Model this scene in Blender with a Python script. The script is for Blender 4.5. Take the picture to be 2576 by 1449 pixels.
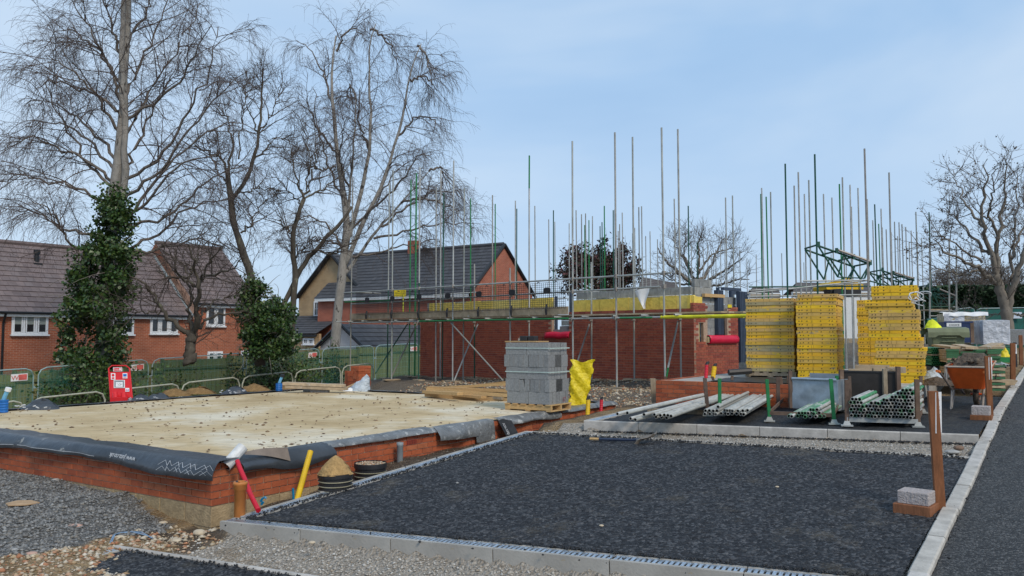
import bpy, math, random
import numpy as np
from mathutils import Vector
for o in list(bpy.data.objects): bpy.data.objects.remove(o)
sc = bpy.context.scene
COL = sc.collection
# ------------------------------------------------------------------ camera
F, CX, CY, CH = 2000.0, 1288.0, 724.5, 1.6          # focal length and centre of a 2576 px wide frame, eye height
PITCH = math.atan((844 - CY) / F)
cam = bpy.data.cameras.new('camera'); cam.sensor_width = 36.0; cam.lens = 36.0 * F / 2576.0
cam.clip_start = 0.05; cam.clip_end = 3000
camo = bpy.data.objects.new('camera', cam); COL.objects.link(camo)
camo.location = (0, 0, CH); camo.rotation_euler = (math.pi / 2 + PITCH, 0, 0)
sc.camera = camo
# ------------------------------------------------------------------ sky and sun
SUN_EL, SUN_AZ = math.radians(42), math.radians(150)   # azimuth clockwise from +Y
W = bpy.data.worlds.new('World'); sc.world = W; W.use_nodes = True
nt = W.node_tree; nt.nodes.clear()
def wn(t, **k):
    n = nt.nodes.new(t)
    for a, b in k.items(): setattr(n, a, b)
    return n
wout = wn('ShaderNodeOutputWorld'); wbg = wn('ShaderNodeBackground')
sky = wn('ShaderNodeTexSky', sky_type='NISHITA', sun_disc=False, sun_elevation=SUN_EL, sun_rotation=SUN_AZ)
sky.air_density = 1.0; sky.dust_density = 2.0; sky.ozone_density = 1.0
tc = wn('ShaderNodeTexCoord'); mp = wn('ShaderNodeMapping'); mp.inputs['Scale'].default_value = (1.0, 1.0, 2.2)
mp.inputs['Location'].default_value = (3.1, 1.7, 0.4)
n1 = wn('ShaderNodeTexNoise'); n1.inputs['Scale'].default_value = 1.3; n1.inputs['Detail'].default_value = 5; n1.inputs['Roughness'].default_value = .5
n1.inputs['Distortion'].default_value = .4
r1 = wn('ShaderNodeValToRGB'); e = r1.color_ramp.elements
e[0].position = .34; e[0].color = (2.2, 3.75, 5.9, 1); e[1].position = .68; e[1].color = (4.5, 5.6, 6.9, 1)
em = r1.color_ramp.elements.new(.5); em.color = (2.9, 4.4, 6.4, 1)
sep = wn('ShaderNodeSeparateXYZ'); hz = wn('ShaderNodeMapRange')
hz.inputs['From Min'].default_value = 0.0; hz.inputs['From Max'].default_value = .34
hz.inputs['To Min'].default_value = .72; hz.inputs['To Max'].default_value = 0.0
mh = wn('ShaderNodeMixRGB'); mh.inputs['Color2'].default_value = (4.6, 5.6, 6.8, 1)
mx = wn('ShaderNodeMixRGB'); mx.inputs['Fac'].default_value = .86
L = nt.links.new
L(tc.outputs['Generated'], mp.inputs['Vector']); L(mp.outputs['Vector'], n1.inputs['Vector']); L(n1.outputs['Fac'], r1.inputs['Fac'])
L(tc.outputs['Generated'], sep.inputs[0]); L(sep.outputs['Z'], hz.inputs['Value']); L(hz.outputs[0], mh.inputs['Fac']); L(r1.outputs['Color'], mh.inputs['Color1'])
L(sky.outputs['Color'], mx.inputs['Color1']); L(mh.outputs['Color'], mx.inputs['Color2']); L(mx.outputs['Color'], wbg.inputs['Color'])
wbg.inputs['Strength'].default_value = .10
L(wbg.outputs['Background'], wout.inputs['Surface'])
sl = bpy.data.lights.new('sun', 'SUN'); sl.energy = 1.5; sl.angle = math.radians(14); sl.color = (1.0, .90, .76)
so = bpy.data.objects.new('sun', sl); COL.objects.link(so)
sd = Vector((math.sin(SUN_AZ) * math.cos(SUN_EL), math.cos(SUN_AZ) * math.cos(SUN_EL), math.sin(SUN_EL)))
so.rotation_euler = (-sd).to_track_quat('-Z', 'Y').to_euler()
vs = sc.view_settings; vs.view_transform = 'Standard'; vs.look = 'None'; vs.gamma = 1; vs.exposure = 0.5; vs.use_curve_mapping = False
sc.cycles.max_bounces = 6; sc.cycles.transparent_max_bounces = 12
sc.cycles.use_adaptive_sampling = True

# ------------------------------------------------------------------ helpers
R = random.Random(11); rng = np.random.default_rng(11)
KC, KS = math.cos(PITCH), math.sin(PITCH)
def V(*a): return np.array(a, float)
def ray(px, py):
    a = (px - CX) / F; b = -(py - CY) / F
    return V(a, KC - b * KS, KS + b * KC)
def atz(px, py, z):
    d = ray(px, py); return V(0, 0, CH) + d * ((z - CH) / d[2])
def aty(px, py, y):
    d = ray(px, py); return V(0, 0, CH) + d * (y / d[1])
def onf(px, py, f):                                   # where a line of sight meets the surface z = f(x, y)
    d = ray(px, py); t = 2.0; st = .05
    while t < 120:
        p = V(0, 0, CH) + d * t
        if p[2] <= f(p[0], p[1]): return p
        t += st
    return p
def norm(v): v = np.asarray(v, float); return v / np.linalg.norm(v)
WO = {}
def tag(o, label=None, cat=None, group=None, kind=None):
    if label: o['label'] = label
    if cat: o['category'] = cat
    if group: o['group'] = group
    if kind: o['kind'] = kind
    return o
def link(o, parent=None, at=(0, 0, 0)):
    COL.objects.link(o); at = V(*at); WO[o.name] = at
    if parent is not None:
        o.parent = parent; o.location = at - WO[parent.name]
    else: o.location = at
    return o
def empty(name, loc, label, cat, group=None):
    o = bpy.data.objects.new(name, None); o.empty_display_size = .1
    link(o, None, loc); return tag(o, label, cat, group)
def inst(name, me, at, parent=None, rz=0.0, rot=None):
    o = bpy.data.objects.new(name, me); link(o, parent, at)
    o.rotation_euler = rot if rot is not None else (0, 0, rz)
    return o
class MB:
    def __init__(s): s.v = []; s.f = []; s.m = []
    def quad(s, a, b, c, d, m=0):
        i = len(s.v); s.v += [tuple(a), tuple(b), tuple(c), tuple(d)]; s.f.append((i, i + 1, i + 2, i + 3)); s.m.append(m); return s
    def tri(s, a, b, c, m=0):
        i = len(s.v); s.v += [tuple(a), tuple(b), tuple(c)]; s.f.append((i, i + 1, i + 2)); s.m.append(m); return s
    def par(s, o, a, b, c, m=0):                     # parallelepiped: corner + three edges
        o, a, b, c = (np.asarray(q, float) for q in (o, a, b, c))
        if np.dot(np.cross(a, b), c) < 0: a, b = b, a
        i = len(s.v)
        s.v += [tuple(q) for q in (o, o + a, o + a + b, o + b, o + c, o + a + c, o + a + b + c, o + b + c)]
        s.f += [(i + 3, i + 2, i + 1, i), (i + 4, i + 5, i + 6, i + 7), (i, i + 1, i + 5, i + 4), (i + 1, i + 2, i + 6, i + 5), (i + 2, i + 3, i + 7, i + 6), (i + 3, i, i + 4, i + 7)]
        s.m += [m] * 6; return s
    def box(s, c, sx, sy, sz, rz=0.0, m=0):          # centre of the base
        ca, sa = math.cos(rz), math.sin(rz); a = V(ca, sa, 0) * sx; b = V(-sa, ca, 0) * sy
        return s.par(V(*c) - a / 2 - b / 2, a, b, V(0, 0, sz), m)
    def prism(s, poly, ext, m=0):                    # polygon (3D points) swept along ext
        n = len(poly); i = len(s.v); P = [np.asarray(p, float) for p in poly]; ext = np.asarray(ext, float)
        nv = sum((np.cross(P[k] - P[0], P[(k + 1) % n] - P[0]) for k in range(n)), V(0, 0, 0))
        if np.dot(nv, ext) > 0: P = P[::-1]
        s.v += [tuple(p) for p in P] + [tuple(p + ext) for p in P]
        s.f.append(tuple(range(i, i + n))); s.f.append(tuple(range(i + 2 * n - 1, i + n - 1, -1)))
        for k in range(n):
            k2 = (k + 1) % n; s.f.append((i + k, i + n + k, i + n + k2, i + k2))
        s.m += [m] * (n + 2); return s
    def tube(s, pts, r, n=8, m=0, cap=True):
        pts = [np.asarray(p, float) for p in pts]; rs = r if hasattr(r, '__len__') else [r] * len(pts)
        i0 = len(s.v); N = len(pts); ref = None
        for k, p in enumerate(pts):
            t = norm(pts[min(k + 1, N - 1)] - pts[max(k - 1, 0)])
            if ref is None: ref = V(0, 0, 1) if abs(t[2]) < .9 else V(1, 0, 0)
            a = norm(np.cross(t, ref)); b = np.cross(t, a); ref = np.cross(a, t) if True else ref
            for j in range(n):
                q = 2 * math.pi * j / n; s.v.append(tuple(p + rs[k] * (math.cos(q) * a + math.sin(q) * b)))
        for k in range(N - 1):
            for j in range(n):
                j2 = (j + 1) % n; s.f.append((i0 + k * n + j, i0 + k * n + j2, i0 + (k + 1) * n + j2, i0 + (k + 1) * n + j)); s.m.append(m)
        if cap:
            s.f.append(tuple(i0 + j for j in reversed(range(n)))); s.f.append(tuple(i0 + (N - 1) * n + j for j in range(n))); s.m += [m, m]
        return s
    def pipe(s, p, q, r, ri, n=10, m=0, mi=1):       # hollow tube, open ends
        p, q = np.asarray(p, float), np.asarray(q, float); t = norm(q - p)
        a = norm(np.cross(t, V(0, 0, 1) if abs(t[2]) < .9 else V(1, 0, 0))); b = np.cross(t, a); i = len(s.v)
        for (e, rr) in ((p, r), (q, r), (p, ri), (q, ri)):
            for j in range(n):
                g = 2 * math.pi * j / n; s.v.append(tuple(e + rr * (math.cos(g) * a + math.sin(g) * b)))
        for j in range(n):
            k = (j + 1) % n
            s.f += [(i + j, i + k, i + n + k, i + n + j), (i + 2 * n + k, i + 2 * n + j, i + 3 * n + j, i + 3 * n + k),
                    (i + k, i + j, i + 2 * n + j, i + 2 * n + k), (i + n + j, i + n + k, i + 3 * n + k, i + 3 * n + j)]
            s.m += [m, mi, m, m]
        return s
    def rev(s, c, prof, n=20, m=0):                  # surface of revolution about a vertical axis: profile of (radius, z)
        i = len(s.v); c = V(*c)
        for (r, z) in prof:
            for j in range(n):
                g = 2 * math.pi * j / n; s.v.append((c[0] + r * math.cos(g), c[1] + r * math.sin(g), c[2] + z))
        for k in range(len(prof) - 1):
            for j in range(n):
                j2 = (j + 1) % n; s.f.append((i + k * n + j, i + k * n + j2, i + (k + 1) * n + j2, i + (k + 1) * n + j)); s.m.append(m)
        return s
    def grid(s, P, m=0):                             # P: rows x cols x 3
        P = np.asarray(P, float); nr, nc = P.shape[:2]; i = len(s.v); s.v += [tuple(q) for q in P.reshape(-1, 3)]
        for a in range(nr - 1):
            for b in range(nc - 1):
                k = i + a * nc + b; s.f.append((k, k + 1, k + nc + 1, k + nc)); s.m.append(m)
        return s
    def mesh(s, name, mats, smooth=False, origin=(0, 0, 0)):
        me = bpy.data.meshes.new(name); o = V(*origin)
        me.from_pydata([(a - o[0], b - o[1], c - o[2]) for a, b, c in s.v], [], s.f)
        for q in (mats if isinstance(mats, (list, tuple)) else [mats]): me.materials.append(q)
        me.polygons.foreach_set('material_index', np.array(s.m, dtype=np.int32))
        if smooth: me.polygons.foreach_set('use_smooth', np.ones(len(s.f), dtype=bool))
        me.update(); return me
    def build(s, name, mats, parent=None, smooth=False, label=None, cat=None, group=None, kind=None, at=None, bevel=0):
        if at is None:
            at = WO[parent.name] if parent is not None else np.append(np.mean(np.array(s.v)[:, :2], axis=0), np.min(np.array(s.v)[:, 2]))
        o = bpy.data.objects.new(name, s.mesh(name, mats, smooth, at)); link(o, parent, at)
        if bevel:
            b = o.modifiers.new('b', 'BEVEL'); b.width = bevel; b.segments = 1; b.limit_method = 'ANGLE'
        return tag(o, label, cat, group, kind)
def np_mesh(name, verts, faces, mats, smooth=False):
    verts = np.asarray(verts, np.float32); faces = np.asarray(faces, np.int32); k = faces.shape[1]
    me = bpy.data.meshes.new(name); me.vertices.add(len(verts)); me.vertices.foreach_set('co', verts.ravel())
    me.loops.add(faces.size); me.loops.foreach_set('vertex_index', faces.ravel())
    me.polygons.add(len(faces)); me.polygons.foreach_set('loop_start', np.arange(0, faces.size, k, dtype=np.int32))
    me.polygons.foreach_set('loop_total', np.full(len(faces), k, dtype=np.int32))
    if smooth: me.polygons.foreach_set('use_smooth', np.ones(len(faces), dtype=bool))
    for m in (mats if isinstance(mats, (list, tuple)) else [mats]): me.materials.append(m)
    me.update(); me.validate(); return me
def mesh_obj(name, me, parent=None, label=None, cat=None, group=None, kind=None, at=(0, 0, 0)):
    o = bpy.data.objects.new(name, me); link(o, parent, at); return tag(o, label, cat, group, kind)
ORD = ['first', 'second', 'third', 'fourth', 'fifth', 'sixth', 'seventh', 'eighth', 'ninth', 'tenth', 'eleventh', 'twelfth', 'thirteenth', 'fourteenth',
       'fifteenth', 'sixteenth', 'seventeenth', 'eighteenth', 'nineteenth', 'twentieth', 'twenty-first', 'twenty-second', 'twenty-third', 'twenty-fourth',
       'twenty-fifth', 'twenty-sixth', 'twenty-seventh', 'twenty-eighth', 'twenty-ninth', 'thirtieth']

# ------------------------------------------------------------------ materials
def M(name, cols, rough=.8, metal=0.0, rand=None, nscale=6.0, namt=.35, bump=None, spot=None, mixn=None, spec=.4, alpha=None, stretch=(1, 1, 1)):
    """cols: one colour or several picked by a per-object / per-island random value; noise varies the value; bump=(scale, strength, distance);
    spot=(scale, threshold, colour) adds worn or dirty patches; mixn=(scale, colour, width) blends a second colour by noise."""
    m = bpy.data.materials.new(name); m.use_nodes = True; t = m.node_tree; N = t.nodes; Lk = t.links.new
    b = N['Principled BSDF']; b.inputs['Roughness'].default_value = rough; b.inputs['Metallic'].default_value = metal
    b.inputs['Specular IOR Level'].default_value = spec
    if not isinstance(cols[0], (tuple, list)): cols = [cols]
    co = N.new('ShaderNodeTexCoord'); vec = co.outputs['Object']
    mpn = N.new('ShaderNodeMapping'); mpn.inputs['Scale'].default_value = stretch; Lk(vec, mpn.inputs['Vector']); vec = mpn.outputs['Vector']
    rv = None
    if rand == 'obj': rv = N.new('ShaderNodeObjectInfo').outputs['Random']
    elif rand == 'isl': rv = N.new('ShaderNodeNewGeometry').outputs['Random Per Island']
    if rv is not None:
        ad = N.new('ShaderNodeVectorMath'); ad.operation = 'ADD'; sca = N.new('ShaderNodeMath'); sca.operation = 'MULTIPLY'; sca.inputs[1].default_value = 37.0
        Lk(rv, sca.inputs[0]); Lk(vec, ad.inputs[0]); Lk(sca.outputs[0], ad.inputs[1]); vec = ad.outputs[0]
    if len(cols) > 1 and rv is not None:
        rp = N.new('ShaderNodeValToRGB'); rp.color_ramp.interpolation = 'LINEAR'; el = rp.color_ramp.elements
        while len(el) < len(cols): el.new(.5)
        for k, c in enumerate(cols): el[k].position = k / (len(cols) - 1); el[k].color = (*c, 1)
        Lk(rv, rp.inputs['Fac']); col = rp.outputs['Color']
    else:
        rg = N.new('ShaderNodeRGB'); rg.outputs[0].default_value = (*cols[0], 1); col = rg.outputs[0]
    nz = N.new('ShaderNodeTexNoise'); nz.inputs['Scale'].default_value = nscale; nz.inputs['Detail'].default_value = 5; nz.inputs['Roughness'].default_value = .65
    Lk(vec, nz.inputs['Vector'])
    if mixn:
        n2 = N.new('ShaderNodeTexNoise'); n2.inputs['Scale'].default_value = mixn[0]; n2.inputs['Detail'].default_value = 6; n2.inputs['Roughness'].default_value = .6; Lk(vec, n2.inputs['Vector'])
        mr = N.new('ShaderNodeMapRange'); mr.inputs['From Min'].default_value = .5 - mixn[2]; mr.inputs['From Max'].default_value = .5 + mixn[2]; Lk(n2.outputs['Fac'], mr.inputs['Value'])
        mq = N.new('ShaderNodeMixRGB'); mq.inputs['Color2'].default_value = (*mixn[1], 1); Lk(mr.outputs[0], mq.inputs['Fac']); Lk(col, mq.inputs['Color1']); col = mq.outputs['Color']
    if spot:
        n3 = N.new('ShaderNodeTexNoise'); n3.inputs['Scale'].default_value = spot[0]; n3.inputs['Detail'].default_value = 8; n3.inputs['Roughness'].default_value = .7; Lk(vec, n3.inputs['Vector'])
        mr = N.new('ShaderNodeMapRange'); mr.inputs['From Min'].default_value = spot[1]; mr.inputs['From Max'].default_value = spot[1] + .05; Lk(n3.outputs['Fac'], mr.inputs['Value'])
        mq = N.new('ShaderNodeMixRGB'); mq.inputs['Color2'].default_value = (*spot[2], 1); Lk(mr.outputs[0], mq.inputs['Fac']); Lk(col, mq.inputs['Color1']); col = mq.outputs['Color']
    mm = N.new('ShaderNodeMapRange'); mm.inputs['From Min'].default_value = .25; mm.inputs['From Max'].default_value = .75
    mm.inputs['To Min'].default_value = 1 - namt; mm.inputs['To Max'].default_value = 1 + namt; Lk(nz.outputs['Fac'], mm.inputs['Value'])
    mu = N.new('ShaderNodeVectorMath'); mu.operation = 'MULTIPLY'; Lk(col, mu.inputs[0]); Lk(mm.outputs[0], mu.inputs[1])
    Lk(mu.outputs[0], b.inputs['Base Color'])
    if bump:
        nb = N.new('ShaderNodeTexNoise'); nb.inputs['Scale'].default_value = bump[0]; nb.inputs['Detail'].default_value = 4; Lk(vec, nb.inputs['Vector'])
        bp = N.new('ShaderNodeBump'); bp.inputs['Strength'].default_value = bump[1]; bp.inputs['Distance'].default_value = bump[2]
        Lk(nb.outputs['Fac'], bp.inputs['Height']); Lk(bp.outputs['Normal'], b.inputs['Normal'])
    if alpha is not None: b.inputs['Alpha'].default_value = alpha
    return m
m_brick = M('red_brick', [(.36, .085, .032), (.42, .105, .04), (.30, .07, .03), (.40, .12, .05)], .85, rand='obj', nscale=9, namt=.25, bump=(60, .4, .01), spot=(14, .68, (.48, .30, .22)))
m_brick_i = M('red_brick_shade_tone', [(.30, .075, .045), (.35, .095, .055), (.23, .055, .04), (.33, .10, .06)], .88, rand='isl', nscale=9, namt=.25)  # darker than the plinth bricks: shade under the scaffold put into the colour
m_mortar = M('mortar', (.42, .33, .24), .95, nscale=20, namt=.3)
m_mortar_r = M('mortar_reddish', (.40, .28, .20), .95, nscale=20, namt=.3)
m_block = M('tan_block', [(.34, .25, .14), (.38, .28, .16), (.30, .22, .13)], .95, rand='obj', nscale=12, namt=.3, bump=(40, .6, .02))
m_gblock = M('grey_block', [(.235, .24, .24), (.27, .275, .27), (.21, .215, .215)], .95, rand='obj', nscale=30, namt=.28, bump=(70, .7, .015))
m_gblock_i = M('grey_blockwork', [(.25, .26, .255), (.30, .30, .28), (.20, .21, .21)], .95, rand='isl', nscale=8, namt=.3)
m_conc = M('pale_concrete', (.42, .40, .36), .9, nscale=5, namt=.3, bump=(40, .3, .01), mixn=(2.5, (.30, .28, .25), .15), spot=(9, .66, (.36, .28, .17)))
m_kerb = M('kerb_concrete', [(.46, .43, .38), (.40, .37, .33), (.50, .47, .43)], .9, rand='obj', nscale=7, namt=.3, bump=(40, .4, .01), spot=(10, .64, (.24, .22, .20)))
m_galv = M('galvanised_grating', (.62, .68, .74), .38, .85, nscale=5, namt=.25)
m_steel = M('galvanised_tube', [(.36, .37, .35), (.29, .28, .25), (.42, .43, .42), (.30, .32, .29)], .6, .25, rand='obj', nscale=3, namt=.35, spot=(5, .66, (.28, .20, .13)))
m_steel_w = M('tube_pale', [(.47, .46, .42), (.40, .39, .35), (.52, .52, .49), (.36, .36, .32)], .6, .15, rand='obj', nscale=4, namt=.35, spot=(5, .68, (.16, .32, .22)), stretch=(1, 1, 1))
m_green = M('green_paint', (.02, .19, .06), .55, nscale=6, namt=.3, spot=(10, .66, (.2, .2, .17)))
m_dgreen = M('dark_green_paint', (.012, .075, .05), .55, nscale=6, namt=.3)
m_tubeg = M('tube_green_end', [(.03, .24, .09), (.25, .34, .26), (.06, .28, .12)], .6, .1, rand='obj', nscale=4, namt=.3, spot=(4, .55, (.42, .43, .40)))
m_dark = M('dark_inside', (.012, .012, .012), .95)
m_black = M('black_plastic', (.022, .022, .024), .5, nscale=8, namt=.3)
m_film = M('black_membrane', (.040, .045, .052), .34, nscale=2.2, namt=.35, bump=(9, .35, .03), spot=(3.2, .62, (.26, .25, .22)), spec=.6)
m_film_s = M('dusty_membrane', (.15, .155, .155), .42, nscale=4, namt=.5, bump=(22, .6, .03), spot=(7, .56, (.36, .36, .34)), spec=.6)
m_white = M('white_plastic', (.75, .75, .74), .5, namt=.08)
m_print = M('white_print', (.55, .56, .57), .7, namt=.3, nscale=14)
m_timber = M('new_timber', [(.52, .33, .14), (.56, .37, .17), (.46, .28, .12), (.42, .29, .15)], .8, rand='obj', nscale=7, namt=.3, stretch=(3, 3, 14), spot=(4, .7, (.3, .2, .1)))
m_board = M('scaffold_board', [(.44, .33, .21), (.38, .29, .19), (.50, .38, .25)], .9, rand='obj', nscale=6, namt=.35, spot=(5, .6, (.50, .47, .42)))
m_oldwood = M('weathered_wood', (.29, .23, .16), .9, nscale=8, namt=.4, stretch=(4, 4, 1))
m_stake = M('brown_stake', [(.22, .085, .035), (.19, .075, .035), (.25, .10, .045)], .85, rand='obj', nscale=6, namt=.35, stretch=(5, 5, 1), bump=(30, .3, .01))
m_post = M('rusty_post', [(.13, .085, .06), (.17, .11, .075), (.11, .075, .06)], .8, .1, rand='obj', nscale=7, namt=.45, spot=(6, .62, (.26, .20, .15)))
m_fence = M('fence_board', [(.19, .20, .07), (.22, .22, .09), (.15, .17, .065), (.24, .22, .10)], .9, rand='isl', nscale=3, namt=.35, stretch=(6, 6, .6))  # green tint of the netting in front is put into the board colour
m_yellow = [M('yellow_panel_' + n, c, .6, rand='obj', nscale=4, namt=.22, spot=s, stretch=(1, 1, 2)) for n, c, s in (
    ('clean', [(.80, .46, .012), (.78, .50, .02), (.82, .44, .01)], (6, .72, (.35, .24, .06))),
    ('worn', [(.72, .42, .03), (.64, .39, .05), (.76, .43, .02)], (5, .60, (.36, .28, .14))),
    ('bare', [(.62, .39, .11), (.56, .36, .12), (.66, .42, .09)], (4, .56, (.66, .44, .04))),
    ('grey', [(.36, .30, .17), (.42, .34, .15), (.33, .28, .17)], (5, .58, (.70, .46, .03))))]
m_bolt = M('bolt', (.05, .035, .02), .7)
m_ins = M('yellow_insulation', [(.74, .56, .12), (.70, .52, .10), (.76, .60, .17)], .95, rand='obj', nscale=7, namt=.2, bump=(14, .5, .03))
m_redf = M('red_film', (.62, .012, .05), .35, namt=.15, bump=(6, .3, .02))
m_redb = M('red_board', (.62, .015, .02), .45, namt=.12)
m_frame_b = M('blue_grey_frame', (.045, .062, .095), .45, nscale=4, namt=.2)
m_white_pvc = M('white_upvc', (.78, .79, .80), .35, namt=.04)
m_glass = M('window_glass', (.02, .022, .025), .06, namt=.1, spec=.8)
m_orange_pipe = M('terracotta_pipe', (.47, .17, .04), .5, nscale=8, namt=.2, bump=(30, .1, .01))
m_red_duct = M('red_duct', (.55, .012, .03), .45, namt=.15)
m_yel_duct = M('yellow_duct', (.68, .42, .008), .45, namt=.15)
m_blue_duct = M('blue_duct', (.01, .13, .42), .45, namt=.15)
m_grey_pvc = M('grey_pipe', (.22, .25, .26), .5, namt=.2)
m_sand = M('sand', (.40, .25, .10), .95, nscale=18, namt=.35, bump=(40, .8, .03))
m_soil = M('dark_soil', [(.075, .055, .04), (.11, .08, .055), (.15, .12, .09), (.09, .07, .05)], .95, rand='isl', nscale=20, namt=.4)
m_bag_y = M('yellow_bag', (.74, .58, .015), .42, namt=.2, bump=(12, .7, .05))
m_bag_c = M('clear_bag', (.45, .50, .54), .3, namt=.3, bump=(14, .8, .05))
m_wrap = M('stretch_wrap', (.50, .51, .54), .28, nscale=5, namt=.35, bump=(10, .8, .05), spot=(7, .60, (.72, .72, .74)), spec=.7)
m_wrap_y = M('wrapped_bags', (.45, .36, .20), .4, nscale=9, namt=.4, bump=(10, .5, .04), spot=(9, .55, (.62, .50, .30)))
m_bags = M('yellow_bags', (.55, .42, .06), .5, nscale=10, namt=.4, spot=(9, .55, (.60, .50, .35)))
m_olive = M('olive_bin', (.15, .17, .095), .6, nscale=5, namt=.25)
m_navy = M('navy_box', (.018, .035, .10), .5, namt=.2)
m_orange = M('orange_barrow', (.62, .10, .015), .5, nscale=7, namt=.2, spot=(7, .68, (.35, .16, .08)))
m_rubber = M('rubber', (.03, .028, .026), .8, spot=(8, .5, (.16, .12, .09)))
m_bare = M('bare_steel', (.30, .27, .24), .5, .5, namt=.3)
m_sheet = M('galvanised_sheet', (.34, .39, .43), .45, .5, nscale=3, namt=.4, spot=(6, .62, (.50, .52, .53)))
m_net = M('green_netting', (.020, .14, .095), .8, nscale=3, namt=.3, alpha=.36)
m_netd = M('green_sheeting', (.010, .10, .085), .7, nscale=3, namt=.25)
m_fgalv = M('fence_tube', [(.38, .46, .45), (.30, .42, .40)], .5, .4, rand='obj', nscale=3, namt=.25)
m_ftube_c = M('barrier_tube', (.42, .42, .33), .6, .2, namt=.3)
m_roof_br = M('brown_tiles', [(.165, .125, .12), (.19, .145, .135), (.145, .11, .105), (.175, .14, .135)], .75, rand='isl', nscale=2, namt=.25)
m_roof_dk = M('dark_tiles', [(.055, .055, .06), (.07, .07, .075), (.048, .048, .054)], .7, rand='isl', nscale=2, namt=.25)
m_fascia = M('white_fascia', (.70, .71, .70), .5, namt=.06)
m_gutter = M('black_gutter', (.015, .016, .018), .4)
m_lead = M('lead_flashing', (.20, .24, .26), .5, namt=.25)
def brickmat(name, c1, c2, mort):
    m = bpy.data.materials.new(name); m.use_nodes = True; t = m.node_tree; N = t.nodes; Lk = t.links.new; b = N['Principled BSDF']; b.inputs['Roughness'].default_value = .9
    uv = N.new('ShaderNodeUVMap'); uv.uv_map = 'UVMap'
    br = N.new('ShaderNodeTexBrick'); br.inputs['Color1'].default_value = (*c1, 1); br.inputs['Color2'].default_value = (*c2, 1); br.inputs['Mortar'].default_value = (*mort, 1)
    br.inputs['Scale'].default_value = 1; br.inputs['Brick Width'].default_value = .225; br.inputs['Row Height'].default_value = .075; br.inputs['Mortar Size'].default_value = .008
    br.inputs['Bias'].default_value = 0; br.offset = .5
    nz = N.new('ShaderNodeTexNoise'); nz.inputs['Scale'].default_value = 1.3; nz.inputs['Detail'].default_value = 6
    mr = N.new('ShaderNodeMapRange'); mr.inputs['To Min'].default_value = .6; mr.inputs['To Max'].default_value = 1.4
    mu = N.new('ShaderNodeVectorMath'); mu.operation = 'MULTIPLY'
    Lk(uv.outputs[0], br.inputs['Vector']); Lk(uv.outputs[0], nz.inputs['Vector']); Lk(nz.outputs['Fac'], mr.inputs['Value']); Lk(br.outputs['Color'], mu.inputs[0]); Lk(mr.outputs[0], mu.inputs[1])
    Lk(mu.outputs[0], b.inputs['Base Color'])
    bp = N.new('ShaderNodeBump'); bp.inputs['Strength'].default_value = .5; bp.inputs['Distance'].default_value = .01; bp.invert = True; Lk(br.outputs['Fac'], bp.inputs['Height']); Lk(bp.outputs['Normal'], b.inputs['Normal'])
    return m
m_hbrick = brickmat('house_brick_orange', (.34, .085, .038), (.42, .115, .05), (.44, .26, .18))
m_tbrick = brickmat('house_brick_tan', (.36, .23, .11), (.42, .28, .14), (.46, .38, .27))
m_rbrick = brickmat('house_brick_red', (.33, .08, .045), (.40, .11, .06), (.40, .24, .17))
def uvwall(me, axis):                                # UV in metres: along a horizontal axis and height
    uv = me.uv_layers.new(name='UVMap'); a = V(*axis)
    co = np.zeros(len(me.vertices) * 3); me.vertices.foreach_get('co', co); co = co.reshape(-1, 3)
    li = np.zeros(len(me.loops), np.int32); me.loops.foreach_get('vertex_index', li)
    c = co[li]; uv.data.foreach_set('uv', np.stack([c @ a, c[:, 2]], 1).astype(np.float32).ravel())
# ------------------------------------------------------------------ site frame
A55 = math.radians(55)
U = V(math.cos(A55), math.sin(A55), 0); VV = V(math.sin(A55), -math.cos(A55), 0)     # uphill along the bays; across towards the road
LF = V(math.cos(math.radians(147.7)), math.sin(math.radians(147.7)), 0)              # along the left face of the slab
C0 = V(-3.195, 8.57, 0); ZB, ZT = -.21, .24                                          # slab near corner, underside of brick, slab top
N0 = V(-2.84, 7.84, 0); KW = 5.86                                                    # corner of the main bay, kerb offset
def sw(x, y):
    qx, qy = x - N0[0], y - N0[1]
    return qx * U[0] + qy * U[1], qx * VV[0] + qy * VV[1]
def psw(s, w, z=0.0): return V(N0[0] + s * U[0] + w * VV[0], N0[1] + s * U[1] + w * VV[1], z)
def zb(x, y):
    s, w = sw(x, y)
    return -.2 + .065 * np.minimum(s, 9.5) + .035 * np.maximum(np.minimum(s, 40) - 9.5, 0) + .015 * np.clip(w, -5, 10)
def zb_n(x, y): return zb(x, y) - .13
K2L = onf(1468, 1057, lambda x, y: zb(x, y) + .13); K2R = onf(2468, 1094, lambda x, y: zb(x, y) + .08)
LW0 = atz(1650, 1012, .39)                                                           # left end of the low wall, base
_n = np.cross(K2R - K2L, LW0 - K2L)
def zb2(x, y): return K2L[2] - (_n[0] * (x - K2L[0]) + _n[1] * (y - K2L[1])) / _n[2]
PA = onf(1320, 1085, zb); PB = onf(2430, 1150, zb); PF = onf(1870, 1449, zb); PN = V(N0[0], N0[1], zb(N0[0], N0[1]))
sPF, wPF = sw(PF[0], PF[1]); PF2 = psw(sPF * KW / wPF, KW); PF2[2] = zb(PF2[0], PF2[1])
sPB, wPB = sw(PB[0], PB[1]); PB2 = PA + (PB - PA) * 1.0
NB0 = onf(296, 1372, zb_n); NB1 = onf(800, 1449, zb_n); NBL = onf(0, 1436, zb_n)      # near bay: corner, right edge, left edge
def front_s(w): return sPF * w / wPF                                                  # s of the main bay's front line at offset w
sK2L, wK2L = sw(K2L[0], K2L[1]); sK2R, wK2R = sw(K2R[0], K2R[1])
sPA, wPA = sw(PA[0], PA[1])
def back_s(w): return sPA + (sPB - sPA) * (w - wPA) / (wPB - wPA)
def k2_s(w): return sK2L + (sK2R - sK2L) * (w - wK2L) / (wK2R - wK2L)
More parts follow.
